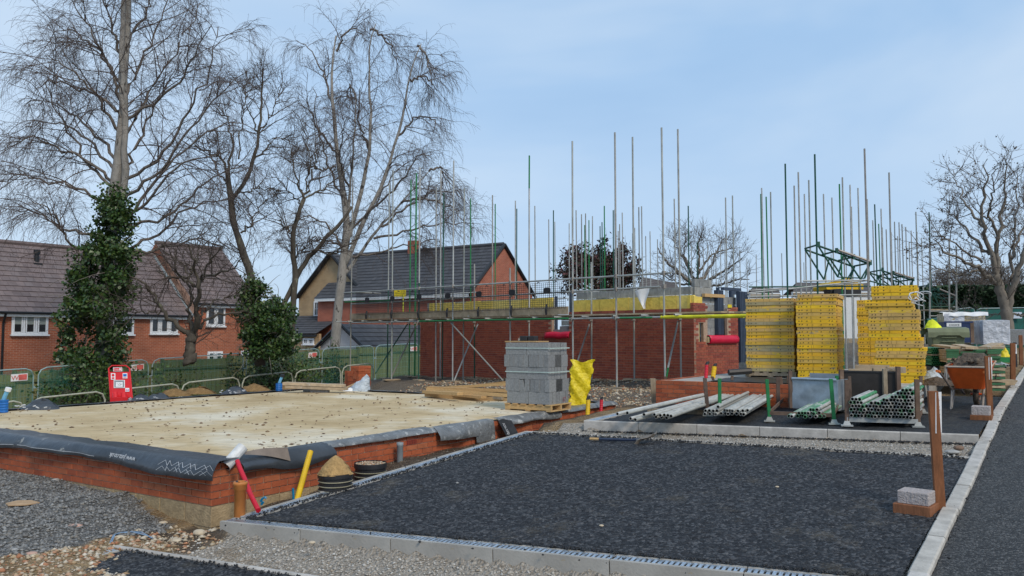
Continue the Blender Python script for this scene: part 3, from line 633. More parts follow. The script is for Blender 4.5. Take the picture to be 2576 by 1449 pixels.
# screed top: its own sheet with relief and mud
m_screed = bpy.data.materials.new('sandy_slab'); m_screed.use_nodes = True
def screed():
    t = m_screed.node_tree; N = t.nodes; Lk = t.links.new; b = N['Principled BSDF']; b.inputs['Roughness'].default_value = .9; b.inputs['Specular IOR Level'].default_value = .2
    co = N.new('ShaderNodeTexCoord').outputs['Object']
    def nz(s, d, r, st=None):
        n = N.new('ShaderNodeTexNoise'); n.inputs['Scale'].default_value = s; n.inputs['Detail'].default_value = d; n.inputs['Roughness'].default_value = r
        v = co
        if st: mpp = N.new('ShaderNodeMapping'); mpp.inputs['Scale'].default_value = st; mpp.inputs['Rotation'].default_value = (0, 0, .25); Lk(co, mpp.inputs['Vector']); v = mpp.outputs['Vector']
        Lk(v, n.inputs['Vector']); return n.outputs['Fac']
    def ramp(f, *st):
        r = N.new('ShaderNodeValToRGB'); el = r.color_ramp.elements
        while len(el) < len(st): el.new(.5)
        for k, (p, c) in enumerate(st): el[k].position = p; el[k].color = (*c, 1)
        Lk(f, r.inputs['Fac']); return r.outputs['Color']
    base = ramp(nz(.55, 6, .62), (.33, (.42, .30, .155)), (.5, (.56, .43, .25)), (.66, (.70, .62, .47)))
    fine = ramp(nz(7, 6, .7, (.35, 1.4, 1)), (.3, (.62, .6, .58)), (.5, (1, 1, 1)), (.75, (1.12, 1.1, 1.08)))
    mu = N.new('ShaderNodeMixRGB'); mu.blend_type = 'MULTIPLY'; mu.inputs['Fac'].default_value = .8; Lk(base, mu.inputs['Color1']); Lk(fine, mu.inputs['Color2'])
    mud = ramp(nz(4.5, 9, .75, (.5, 1.5, 1)), (.615, (0, 0, 0)), (.66, (.85, .85, .85)))
    mq = N.new('ShaderNodeMixRGB'); mq.inputs['Color2'].default_value = (.19, .125, .075, 1); Lk(mud, mq.inputs['Fac']); Lk(mu.outputs['Color'], mq.inputs['Color1'])
    Lk(mq.outputs['Color'], b.inputs['Base Color'])
    bp = N.new('ShaderNodeBump'); bp.inputs['Strength'].default_value = .6; bp.inputs['Distance'].default_value = .02; Lk(nz(9, 7, .7), bp.inputs['Height']); Lk(bp.outputs['Normal'], b.inputs['Normal'])
screed()
P = off_(.13, 0); na, nb_ = 70, 76; aa, bb = np.meshgrid(np.linspace(0, 1, na), np.linspace(0, 1, nb_)); aa = aa[..., None]; bb = bb[..., None]
X = (np.array(P[0]) * (1 - aa) + np.array(P[1]) * aa) * (1 - bb) + (np.array(P[3]) * (1 - aa) + np.array(P[2]) * aa) * bb
X[..., 2] = ZT + .012 + .03 * (vnoise(X[..., 0], X[..., 1], .7, 21) - .5) + .008 * (vnoise(X[..., 0], X[..., 1], 3, 22) - .5)
edge = np.minimum(np.minimum(aa, 1 - aa), np.minimum(bb, 1 - bb))[..., 0]; X[..., 2] += .02 * sstep(0, .05, edge) - .012
MB().grid(X).build('screed_top', m_screed, slab, smooth=True)
m_mud = M('mud_clods', [(.13, .085, .05), (.20, .13, .08), (.26, .18, .10), (.10, .06, .045)], .95, rand='isl', namt=.3)
rgm = np.random.default_rng(77); q_ = rgm.random((900, 2)); cl = rgm.random((40, 2)); pick = rgm.integers(0, 40, 900); q_ = np.clip(np.where(rgm.random((900, 1)) < .6, cl[pick] + .03 * rgm.standard_normal((900, 2)) * [1, 2.2], q_), .03, .97)
Xm = np.array([C0 + U * SLL * a + LF * SLW * b for a, b in q_]); Xm[:, 2] = ZT + .03
mo = stones('mud_clods', Xm, (.012, .07), m_mud, .45, 78)
# plinth bricks: the left face first, then the right face
mk_soil = lambda p: float(terrain(np.array([p[0]]), np.array([p[1]]))[0])
def skip_below(p0, d):
    cache = {}
    def f(t0, t1, z):
        k = round(t0, 1)
        if k not in cache: cache[k] = max(mk_soil(p0 + d * t0 - (nl if d is LF else nr_) * .1), mk_soil(p0 + d * t1 - (nl if d is LF else nr_) * .1))
        return z + .09 < cache[k]
    return f
s1, s2 = skip_below(C0, LF), skip_below(C0, U)
brick_wall(slab, C0 + LF * .003, LF, nl, 4.9, ZB, 6, m_brick, s1)
bricks_joined(slab, 'brickwork', C0 + LF * 4.9, LF, nl, SLW - 4.9, ZB, 6, m_brick_i)
brick_wall(slab, C0 + U * .0025, U, nr_, SLL, ZB, 6, m_brick, lambda a, b, z: s2(a, b, z) or (a > 8.9 and False) or (3.05 < a + .1 < 3.25 and abs(z - (ZB + 4 * .075)) < .01))
brick_wall(slab, C0 + U * .0, U, nr_, 5.0, ZB - .225, 1, m_block, lambda a, b, z: s2(a, b, z + .15), unit=.44, uh=.215, ud=.1, name='concrete_block')
brick_wall(slab, C0 - nr_ * .0, LF, nl, 3.2, ZB - .225, 1, m_block, None, unit=.44, uh=.215, ud=.1, name='concrete_block')
brick_wall(slab, C0 - nl * .004, LF, nl, 2.4, ZB - .45, 1, m_block, None, unit=.44, uh=.215, ud=.1, name='concrete_block')
# air brick
ab = C0 + U * 3.03 - nr_ * .004 + V(0, 0, ZB + .3); abm = MB(); abm.par(ab, U * .215, nr_ * .03, V(0, 0, .065), 0)
for r_ in range(4):
    for k in range(6): abm.par(ab + U * (.012 + k * .034) - nr_ * .003 + V(0, 0, .006 + r_ * .015), U * .024, nr_ * .002, V(0, 0, .007), 1)
abm.build('air_brick', [M('air_brick_red', (.40, .06, .03), .8), m_dark], slab)
# ------------------------------------------------------------------ membrane
def film(name, p, d, out, L_, drop, inl, mat, seed, n=60, lift=.03, z0=ZT + .02, outb=.05):
    rg = np.random.default_rng(seed); ts = np.linspace(0, L_, n); rows = []
    wob = lambda f, k: np.array([vnoise(np.array([t * f + seed * 3.1]), np.array([k * 7.3]), 1, seed + k)[0] for t in ts])
    dr = drop(ts) if callable(drop) else np.full(n, drop); dr = dr * (.78 + .44 * wob(1.6, 1))
    il = inl * (.6 + .8 * wob(2.2, 2)); bl = outb * (.3 + 1.4 * wob(2.5, 3)); fl = .05 * wob(3.0, 4)
    for k, fr in enumerate((0, .35, .7, 1.0)):        # on the slab
        rows.append([p + d * t - out * (il[i] * (1 - fr)) + V(0, 0, z0 + .018 * wob(5, 5 + k)[i] * (1 - fr) + .012) for i, t in enumerate(ts)])
    for k, fr in enumerate((.12, .35, .6, .82, 1.0)):   # hanging down the face
        rows.append([p + d * t + out * (.012 + bl[i] * math.sin(fr * 2.2) + fl[i] * fr) + V(0, 0, z0 + .004 - dr[i] * fr + .01 * (wob(6, 20 + k)[i] - .5)) for i, t in enumerate(ts)])
    return MB().grid(np.array(rows)).build(name, mat, slab, smooth=True)
ol, orr = -nl, -nr_
f_left = film('membrane', C0 - LF * .12, LF, ol, SLW - .1, lambda t: .17 + .05 * np.sin(t * 1.3 + .8), .30, m_film, 3, 110, outb=.07)
film('membrane', C0 + U * .28, U, orr, 1.35, lambda t: .14 + .09 * np.exp(-((t - .8) / .4) ** 2), .12, m_film, 5, 36, outb=.10)
film('membrane', C0 + U * 1.6, U, orr, 2.0, .045, .16, m_film_s, 7, 40, outb=.02)
film('membrane', C0 + U * 3.62, U, orr, 1.0, .19, .12, m_film_s, 9, 26, outb=.09)
film('membrane', C0 + U * 4.55, U, orr, .5, .34, .10, m_film_s, 11, 16, outb=.04)
film('membrane', C0 + U * 5.15, U, orr, 1.9, .11, .14, m_film_s, 13, 40, outb=.10)
film('membrane', C0 + U * 7.1, U, orr, 2.1, .05, .14, m_film_s, 15, 40, outb=.03)
film('membrane', C0 + U * (SLL - .02) + LF * .1, LF, U, SLW - .2, .08, .22, m_film_s, 17, 80, outb=.03)
film('membrane', C0 + LF * (SLW - .02) + U * .1, U, LF, SLL - .2, .10, .35, m_film, 19, 80, outb=.04)
# separate torn flap with the printed letters
fp = C0 + U * 5.02 + orr * .10; fl_ = MB()
fl_.grid(np.array([[fp + U * a * .36 + orr * (.02 + .05 * b) + U * b * .22 + V(0, 0, ZT + .02 - b * .33 + .02 * math.sin(a * 5)) for a in np.linspace(0, 1, 6)] for b in np.linspace(0, 1, 6)])); flap = fl_.build('torn_flap', m_film, slab, smooth=True)
# rolled white end at the corner
cr = C0 + U * .20 - nr_ * .03 + V(0, 0, ZT + .03); rb = MB(); dd = norm(U * .55 + LF * -.1 + V(0, 0, .32)); rb.pipe(cr - dd * .06 - V(0, 0, .05), cr + dd * .2 + LF * .05, .062, .055, 14, 0, 1); rb.build('rolled_end', [M('white_membrane_back', (.62, .62, .60), .5), m_black], slab)
# fold with a brown back
fb = MB(); fb.grid(np.array([[C0 + U * (.36 + a * .62) + orr * (.02 + .06 * b) + V(0, 0, ZT + .075 - .02 * a - b * (.02 + .13 * a) + .02 * math.sin(a * 3.1)) for a in np.linspace(0, 1, 8)] for b in np.linspace(0, 1, 4)])); fb.build('folded_back', M('membrane_back', (.20, .155, .12), .6, namt=.3), slab, smooth=True)
def text(name, body, size, origin, xdir, ydir, mat, parent=None, ext=.001, lift=.002, align='LEFT'):
    cu = bpy.data.curves.new(name, 'FONT'); cu.body = body; cu.size = size; cu.extrude = ext; cu.align_x = align; cu.materials.append(mat); cu.resolution_u = 2
    q = bpy.data.objects.new(name, cu); COL.objects.link(q); dg = bpy.context.evaluated_depsgraph_get(); me = bpy.data.meshes.new_from_object(q.evaluated_get(dg)); bpy.data.objects.remove(q)
    o = bpy.data.objects.new(name, me); xd = norm(xdir); zd = norm(np.cross(xd, ydir)); yd = np.cross(zd, xd); at = np.asarray(origin, float) + zd * lift
    link(o, parent, at); o.rotation_euler = Matrix((xd, yd, zd)).transposed().to_euler(); return o
def on_film(t, fr):                                  # a point on the left-hand membrane, fr down its drop
    me = f_left.data; n = 110; i = int(np.clip((t + .12) / (SLW - .1) * (n - 1), 0, n - 1)); r = 4 + fr * 4; k = int(r); g = r - k; k2_ = min(k + 1, 8)
    a = np.array(me.vertices[k * n + i].co); b = np.array(me.vertices[k2_ * n + i].co); return a * (1 - g) + b * g + WO[slab.name]
pr = MB()
for i in range(70):
    t = .2 + i * .075
    if 1.15 < t < 1.25 or R.random() < .06: continue
    a, b = on_film(t, .62), on_film(t + .04, .62); w_ = on_film(t, .68) - on_film(t, .60)
    if np.linalg.norm(b - a) > .01: o_ = ol * .006 + V(0, 0, .004); pr.quad(a + o_, b + o_, b + o_ + w_ * .5, a + o_ + w_ * .5)
for i in range(16):                                  # printed lattice near the corner
    t = -.02 + (i % 8) * .11; g0 = .12 + .3 * (i // 8)
    for sgn in (1, -1):
        a, b = on_film(t, g0), on_film(t + sgn * .07, g0 + .26); o_ = ol * .007 + V(0, 0, .005); w_ = LF * .007; pr.quad(a + o_, a + o_ + w_, b + o_ + w_, b + o_)
pr.build('printed_dashes', m_print, slab)
ta, tb = on_film(1.25, .42), on_film(2.0, .42); dn = on_film(1.4, .65) - on_film(1.4, .25)
text('printed_web_address', 'www.juta.co.uk', .085, on_film(1.28, .22) + ol * .012 + V(0, 0, .006), tb - ta, dn, m_print, slab)
text('printed_letters', '.co.up', .10, np.mean([fp + U * .05 + V(0, 0, ZT - .02), fp + U * .05 + V(0, 0, ZT - .02)], axis=0) + orr * .06, norm(V(0, 0, -.33) + U * .22 + orr * .05), U, m_print, slab)
# ------------------------------------------------------------------ ducts, pipes and chambers by the slab
def ribbed(mb, pts, r, pitch=.012, n=12, m=0):
    P_ = [np.asarray(p, float) for p in pts]; out = []; rr = []
    for a, b in zip(P_[:-1], P_[1:]):
        k = max(2, int(np.linalg.norm(b - a) / pitch))
        for i in range(k): out.append(a + (b - a) * i / k); rr.append(r * (1.0 if (len(out) % 2) else .90))
    out.append(P_[-1]); rr.append(r); mb.tube(out, rr, n, m)
op = aty(604, 1250, 8.05); op[2] = 0
oz0, oz1 = -.55, aty(604, 1211, 8.05)[2]
mb = MB(); mb.rev((op[0], op[1], 0), [(.055, oz0), (.055, oz1 - .085), (.066, oz1 - .08), (.066, oz1 - .035), (.072, oz1 - .03), (.072, oz1 - .012), (.064, oz1), (.055, oz1), (.053, oz1 - .09)], 20); pipe = empty('soil_pipe', (op[0], op[1], oz0), 'orange terracotta coloured drain pipe standing upright at the slab corner', 'pipe')
mb.build('pipe_body', m_orange_pipe, pipe, smooth=True)
mb = MB(); c_ = V(op[0], op[1], oz1 - .02); mb.grid(np.array([[c_ + V(math.cos(a) * r_ * .06, math.sin(a) * r_ * .06, .03 * math.sin(a * 3) * r_ - .02 * (1 - r_)) for a in np.linspace(0, 6.283, 14)] for r_ in (0, .5, 1.0)])); mb.build('torn_bag_cover', m_black, pipe)
p0, p1, p2_ = aty(597, 1160, 8.62), aty(615, 1204, 8.42), aty(650, 1284, 7.95)
mb = MB(); ribbed(mb, [p0, p0 * .5 + p1 * .5 + V(-.004, 0, 0), p1, p1 * .5 + p2_ * .5 + V(-.01, 0, 0), p2_], .026); mb.build('red_duct', m_red_duct, label='red cable duct sloping from the membrane to the drain beside the orange pipe', cat='duct')
p0, p1, p2_ = aty(781, 1136, 9.30), aty(766, 1190, 9.1), aty(746, 1262, 8.75)
mb = MB(); ribbed(mb, [p0, p1, p2_], .034, .016); mb.build('yellow_duct', m_yel_duct, label='yellow ribbed duct leaning from the membrane down to the long drain', cat='duct')
mb = MB(); a = aty(655, 1262, 8.15); mb.tube([a, a + V(.02, 0, .03), a + V(.045, 0, .045), a + V(.06, 0, .03)], .012, 6); mb.tube([a + V(.03, 0, .0), a + V(.01, 0, -.03)], .014, 6)
mb.build('blue_strap', M('cyan_plastic', (.0, .16, .30), .4), label='scrap of bright blue plastic beside the foot of the red duct', cat='plastic scrap')
mb = MB(); a = aty(737, 1228, 8.7); mb.tube([a, a + V(.005, 0, -.07), a + V(.008, 0, -.13)], .013, 6); mb.build('blue_strap', bpy.data.materials['cyan_plastic'], label='short blue plastic strip left of the yellow duct', cat='plastic scrap')
def chamber(px, ptop, pbot, Y, r, label):
    c = aty(px, ptop, Y); c0 = aty(px, pbot, Y); root = empty('inspection_chamber', (c[0], c[1], c0[2] - .2), label, 'chamber', 'black chamber risers beside the slab')
    zt, zl = c[2], c0[2] - .25; pf = [(r * .95, zl)]; z = zl
    while z < zt - .03: pf += [(r * .93, z), (r * .93, z + .034), (r, z + .036), (r, z + .048)]; z += .05
    pf += [(r * 1.02, zt - .045), (r * 1.02, zt), (r * .95, zt), (r * .95, zt - .1)]
    MB().rev((c[0], c[1], 0), pf, 32).build('riser', m_black, root, smooth=False); rm = MB(); z = zl + .036
    while z < zt - .06: rm.rev((c[0], c[1], 0), [(r * 1.0, z), (r * 1.012, z + .003), (r * 1.012, z + .008), (r, z + .011)], 32); z += .05
    rm.build('rib_edge', M('dusty_rib', (.30, .27, .18), .8, namt=.3), root); return c, root
cc, ch1 = chamber(844, 1189, 1240, 9.05, .192, 'black ribbed chamber riser heaped with yellow sand')
mb = MB(); rows = []
for k in range(12):
    f_ = k / 11; r_ = .196 * (1 - f_) ** .75; rows.append([cc + V((r_ * (1 + .14 * (vnoise(np.array([j * .8]), np.array([k * 1.1]), 1, 6)[0] - .5))) * math.cos(j * 6.283 / 28), (r_ * (1 + .14 * (vnoise(np.array([j * .8]), np.array([k * 1.1]), 1, 6)[0] - .5))) * math.sin(j * 6.283 / 28), -.01 + .205 * f_ ** .9) for j in range(29)])
sp = mb.grid(np.array(rows)).build('sand_heap', m_sand, None, smooth=True, label='conical heap of yellow sand on the black chamber', cat='sand heap')
cc2, ch2 = chamber(932, 1166, 1204, 10.0, .198, 'second black chamber riser filled level with stones')
mb = MB(); mb.rev((cc2[0], cc2[1], cc2[2] - .02), [(.19, 0), (.1, .012), (.001, .016)], 20); gf = mb.build('gravel_fill', m_st_pale, ch2); 
Pg = np.array([cc2 + V(r_ * math.cos(a), r_ * math.sin(a), .0) for r_, a in zip(.18 * np.sqrt(rgm.random(350)), 6.28 * rgm.random(350))]); so_ = stones('fill_stones', Pg, (.012, .035), m_st_mix, .7, 81); so_.parent = ch2; so_.location = -V(*WO[ch2.name])
gp = aty(1006, 1140, 10.75); mb = MB(); zt = aty(1006, 1113, 10.75)[2]
mb.rev((gp[0], gp[1], 0), [(.042, gp[2] - .2), (.042, zt - .05), (.046, zt - .045), (.046, zt), (.040, zt), (.038, zt - .06)], 16); mb.build('grey_pipe', m_grey_pvc, label='short grey plastic pipe standing by the brick plinth', cat='pipe', smooth=True)
p1 = aty(1477, 1050, 14.3); p0 = aty(1480, 1006, 14.5); yd = empty('yellow_duct', p1, 'upright yellow duct with black tape at the far end of the plinth', 'duct'); mb = MB(); ribbed(mb, [p1 - V(0, 0, .1), p0], .042, .02); mb.build('duct_body', m_yel_duct, yd); mb = MB(); mb.tube([p0, p0 + V(0.005, 0, .05), p0 + V(.03, 0, .07)], [.045, .03, .015], 8); mb.build('tape_end', m_black, yd)
p1 = aty(1511, 1044, 15.2); p0 = aty(1513, 1006, 15.3); yd = empty('red_duct', p1, 'upright red duct with black tape right of the far yellow duct', 'duct'); mb = MB(); ribbed(mb, [p1 - V(0, 0, .1), p0], .034, .02); mb.build('duct_body', m_red_duct, yd); mb = MB(); mb.tube([p0, p0 + V(0.005, 0, .04), p0 + V(.03, 0, .06)], [.036, .025, .012], 8); mb.build('tape_end', m_black, yd)
for (px, pt, pb, Y, r, lab, tip) in ((7, 1006, 1040, 13.9, .085, 'blue ribbed duct with a white capped tube at the left edge of the slab', True), (702, 964, 988, 19.3, .082, 'blue ribbed duct standing at the back edge of the slab', True)):
    a, b = aty(px, pb, Y), aty(px + (1 if px < 100 else 0), pt, Y); root = empty('blue_duct', a, lab, 'duct', 'blue ducts in the slab'); mb = MB(); ribbed(mb, [a - V(0, 0, .1), b], r, .022); mb.build('duct_body', m_blue_duct, root)
    mb = MB(); mb.tube([b - V(0, 0, .02), b + V(.03, 0, .07), b + V(.07, 0, .16)], .035, 8); mb.build('inner_tube', M('pale_blue_tube', (.16, .42, .60), .4), root); mb = MB(); mb.tube([b + V(.07, 0, .15), b + V(.09, 0, .21)], .05, 8); mb.build('end_cap', m_white if px < 100 else m_black, root)
# ------------------------------------------------------------------ half-built brick house behind the scaffold
zw = float(terrain(np.array([HC[0]]), np.array([HC[1]]))[0])
BZ0 = zw - .45
ZTOP = zat(770, 21.3)                                # top of the outer brick leaf at the corner
NC = int((ZTOP - BZ0) / .075)
hl = online(1057, HC, W1); HLEN = np.linalg.norm((hl - HC)[:2])
def t_at(px): p = online(px, HC, W1); return float((p - HC) @ W1)
def z_at(px, py): p = online(px, HC, W1); return zat(py, p[1])
house2 = empty('unfinished_house', V(HC[0], HC[1], BZ0), 'half-built red brick house with yellow insulation and grey blockwork behind scaffolding', 'house')
wo0, wo1 = t_at(1430), t_at(1388); wzs = z_at(1410, 836)
sk = lambda a, b, z: (b > wo0 + .02 and a < wo1 - .02 and z > wzs - .07)
bricks_joined(house2, 'brickwork', HC, W1, HN, HLEN, BZ0, NC, m_brick_i, sk, jit=.003)
mbm = MB(); dz = NC * .075
for a, b, z1 in ((0, wo0, dz), (wo0, wo1, wzs - BZ0), (wo1, HLEN, dz)):
    mbm.par(HC + W1 * a + HN * .012 + V(0, 0, BZ0 - .3), W1 * (b - a - .003), HN * .085, V(0, 0, z1 + .3 - .012))
mbm.build('mortar', m_mortar_r, house2)
# return wall on the right: pier, opening with sill, pier
RD = HN; RI = -W1                                    # runs away along HN; outside faces -W1 -> inside is W1
def r_at(px):
    k = (px - CX) / F * KC; return (k * HC[1] - HC[0]) / (HN[0] - k * HN[1])
def rz(px, py): return zat(py, HC[1] + HN[1] * r_at(px))
r1, r2, r3 = r_at(1781), r_at(1831), r_at(1857)
zsill = rz(1800, 862); n0, n1 = r_at(1760), r_at(1771); nz0, nz1 = rz(1765, 861), rz(1765, 812); ztp = rz(1765, 766)
skr = lambda a, b, z: ((b > r1 + .03 and a < r2 - .03 and z > zsill - .075) or (a < n1 - .01 and b > n0 + .01 and nz0 - .05 < z < nz1 - .03) or (a > r2 - .1 and z > rz(1845, 776)) or z > ztp)
bricks_joined(house2, 'brickwork', HC + HN * .0025, HN, W1, r3, BZ0, NC + 3, m_brick_i, skr, jit=.003)
mbm = MB()
for a, b, z1 in ((0.1, n0, ztp - BZ0), (n0, n1, nz0 - BZ0), (n1, r1, ztp - BZ0), (r1, r2, zsill - BZ0), (r2, r3, rz(1845, 776) - BZ0)):
    mbm.par(HC + HN * a + W1 * .012 + V(0, 0, BZ0 - .3), HN * (b - a), W1 * .085, V(0, 0, z1 + .3 - .012))
mbm.par(HC + HN * n0 + W1 * .012 + V(0, 0, nz1), HN * (n1 - n0), W1 * .085, V(0, 0, ztp - nz1 - .012))
mbm.build('mortar', m_mortar_r, house2)
MB().par(HC + HN * (n0 + .002) + W1 * .05 + V(0, 0, nz0), HN * (n1 - n0) * .32, W1 * .04, V(0, 0, nz1 - nz0)).build('niche_insulation', m_ins, house2)
# insulation batts and inner block leaf
def batts(t0, t1, z0, z1, n):
    for k in range(n):
        a = t0 + (t1 - t0) * k / n; b = t0 + (t1 - t0) * (k + 1) / n; j = R.random() * .02
        MB().par(HC + W1 * (a + .006) + HN * (.115 + j) + V(0, 0, z0), W1 * (b - a - .012), HN * .09, V(0, 0, z1 - z0 + R.uniform(-.02, .03))).build('insulation_batt', m_ins, house2)
zi0 = ZTOP - .45
batts(0.08, wo0 - .05, zi0, z_at(1600, 749), 8); batts(wo1 + .12, HLEN - .4, zi0, z_at(1230, 757), 9)
MB().par(HC + HN * .02 + W1 * .115 + V(0, 0, zi0), HN * (r1 - .1), W1 * .09, V(0, 0, rz(1770, 746) - zi0)).build('insulation_batt', m_ins, house2)
MB().par(HC + HN * .06 + W1 * .02 + V(0, 0, ztp - .01), HN * .16, W1 * .09, V(0, 0, rz(1752, 744) - ztp)).build('insulation_batt', m_ins, house2)
zb_top = z_at(1600, 726); nbk = 6; hb = zb_top - .225 * nbk
bricks_joined(house2, 'inner_blockwork', HC + HN * .23 + W1 * .25, W1, HN, wo0 - .4, hb, nbk, m_gblock_i, None, .44, .215, .01, .1)
bricks_joined(house2, 'inner_blockwork', HC + HN * .23 + W1 * (wo1 + .15), W1, HN, HLEN - wo1 - .3, hb - .1, nbk, m_gblock_i, None, .44, .215, .01, .1)
bricks_joined(house2, 'inner_blockwork', HC + HN * .25 + W1 * .235, HN, W1, 2.2, BZ0 + .3, int((rz(1790, 740) - BZ0 - .3) / .225), m_gblock_i, None, .44, .215, .01, .1)
bricks_joined(house2, 'inner_blockwork', HC + HN * .40 + W1 * .23, HN, W1, .8, BZ0 + .3 + .225 * int((rz(1790, 740) - BZ0 - .3) / .225), 2, m_gblock_i, None, .44, .215, .01, .1)
MB().par(HC + HN * .34 + W1 * .36 + V(0, 0, hb - 1.2), HN * .005, W1 * (HLEN - .6), V(0, 0, 1.2)).build('inner_wall', m_gblock, house2)
# cross walls and back leaf of the shell (grey blocks)
bricks_joined(house2, 'back_blockwork', HC + HN * 7.5 + W1 * .25, W1, HN, HLEN - .5, BZ0 + .3, 10, m_gblock_i, None, .44, .215, .01, .1)
# window seen through the front opening
MB().par(HC + W1 * (wo0 + .02) + HN * .05 + V(0, 0, wzs), W1 * (wo1 - wo0 - .04), HN * .12, V(0, 0, .09)).build('sill_block', m_gblock, house2)
MB().par(HC + W1 * (wo0 + .1) + HN * .06 + V(0, 0, wzs + .09), W1 * .34, HN * .1, V(0, 0, .1)).build('sill_block', m_gblock, house2)
MB().par(HC + W1 * (wo1 - .10) + HN * .10 + V(0, 0, wzs), W1 * .06, HN * .07, V(0, 0, z_at(1390, 745) - wzs)).build('frame_post', m_frame_b, house2)
MB().par(HC + W1 * (wo0 + .0) + HN * .10 + V(0, 0, wzs + .25), W1 * .05, HN * .07, V(0, 0, z_at(1430, 735) - wzs - .25)).build('frame_post', m_frame_b, house2)
def sill_roll(name, p, d, out, L_, rad, drop, mat, parent, end=False):
    prof = []
    for k in range(13):
        a = -.25 + k / 12 * 2.5; prof.append((math.sin(a) * rad, math.cos(a) * rad))
    mb = MB(); rows = [[p + d * (L_ * i / 14) + out * (x + .002 * (i % 3)) + V(0, 0, z + .004 * math.sin(i * 1.7)) for x, z in prof] for i in range(15)]
    mb.grid(np.array(rows)); o = mb.build(name, mat, parent, smooth=True); s = o.modifiers.new('t', 'SOLIDIFY'); s.thickness = .006; return o
# red protective covers
p = HC + W1 * (t_at(1436)) - HN * .02 + V(0, 0, wzs - .02)
mb = MB(); L_ = t_at(1374) - t_at(1436); zr = z_at(1405, 851) - wzs
mb.grid(np.array([[p + W1 * (L_ * i / 12) - HN * x + V(0, 0, z + .01 * math.sin(i * .9)) for x, z in ((-.12, .03), (.0, .03), (.05, .01), (.075, zr * .5), (.06, zr + .02))] for i in range(13)]))
o = mb.build('red_cover', m_redf, house2, smooth=True); o.modifiers.new('t', 'SOLIDIFY').thickness = .005
ra, rb_ = r_at(1779), r_at(1851); zc = rz(1790, 854)
mb = MB(); rad = .12
rows = [[HC + HN * (ra + (rb_ - ra) * i / 12) - W1 * (.02 + rad * math.sin(a) * .8) + V(0, 0, zc + rad * math.cos(a)) for a in np.linspace(-1.4, 3.5, 16)] for i in range(13)]
o = mb.grid(np.array(rows)).build('red_roll', m_redf, house2, smooth=True); o.modifiers.new('t', 'SOLIDIFY').thickness = .008
mb = MB(); mb.par(HC + HN * (ra - .02) - W1 * .06 + V(0, 0, zc - rad * .7), HN * .03, W1 * .1, V(0, 0, rad * 1.3)); mb.build('roll_end', M('roll_core', (.5, .42, .25), .9), house2)
MB().par(HC + HN * (ra + .08) + W1 * .02 + V(0, 0, zsill), HN * (r2 - ra - .1), W1 * .06, V(0, 0, .16)).build('sill_packing', m_conc, house2)
# blue-grey corner posts and door frames further along
def post(px0, px1, pt, pb, dep, name='frame_post', depth=.12, off=.12):
    a, b = r_at(px0), r_at(px1); mb = MB(); z0, z1 = rz(px0, pb), rz(px0, pt); w = b - a
    mb.par(HC + HN * a + W1 * off + V(0, 0, z0), HN * w, W1 * depth, V(0, 0, z1 - z0))
    for k in range(4): mb.par(HC + HN * (a + w * (k + .15) / 4) + W1 * (off - .012) + V(0, 0, z0), HN * (w / 4 * .6), W1 * .013, V(0, 0, z1 - z0 - .002))
    mb.build(name, m_frame_b, house2)
post(1816, 1831, 729, 842, .1); post(1861, 1876, 733, 912, .1, off=-.02)
mb = MB(); a, b = r_at(1832), r_at(1876); zt = rz(1850, 723)
mb.par(HC + HN * a + W1 * .12 + V(0, 0, zt - .08), HN * (b - a), W1 * .10, V(0, 0, .08)); mb.par(HC + HN * a + W1 * .3 + V(0, 0, zt - .6), HN * .07, W1 * .08, V(0, 0, .6)); mb.build('frame_head', m_frame_b, house2)
mb = MB(); a, b = r_at(1880), r_at(1922); zt = rz(1900, 731); mb.par(HC + HN * a + W1 * .5 + V(0, 0, zt - .1), HN * (b - a), W1 * .1, V(0, 0, .1))
for k in (a, b - .1): mb.par(HC + HN * k + W1 * .5 + V(0, 0, zt - 1.7), HN * .1, W1 * .1, V(0, 0, 1.6))
mb.build('frame_head', m_frame_b, house2)
MB().par(HC + HN * r_at(1783) + W1 * .1 + V(0, 0, rz(1800, 747)), HN * (r2 - r1), W1 * .1, V(0, 0, .09)).build('lintel_timber', m_timber, house2)
MB().par(HC + HN * r_at(1794) + W1 * .05 + V(0, 0, rz(1800, 750)), HN * .01, W1 * .01, V(0, 0, .03)).build('yellow_tag', m_bag_y, house2)
MB().par(HC + HN * r_at(1832) - W1 * .01 + V(0, 0, rz(1836, 774)), HN * .19, W1 * .02, V(0, 0, .09)).build('yellow_tag', m_bag_y, house2)
# white film hanging from the insulation
p = online(1620, HC, W1) + HN * .06; z1, z0 = zat(731, p[1]), zat(777, p[1])
mb = MB(); mb.grid(np.array([[V(p[0], p[1], 0) - HN * (.10 + .05 * math.sin(a * 5 + b * 2)) + W1 * ((.28 - .5 * a * (1 - .0)) * (1 - b) ** 1.3 - .06 * b) + V(0, 0, z1 + (z0 - z1) * (b ** .8) + .08 * a * (1 - b)) for a in np.linspace(0, 1, 9)] for b in np.linspace(0, 1, 9)]))
mb.build('torn_white_film', m_white, None, smooth=True, label='torn sheet of white film hanging over the yellow insulation', cat='plastic film')
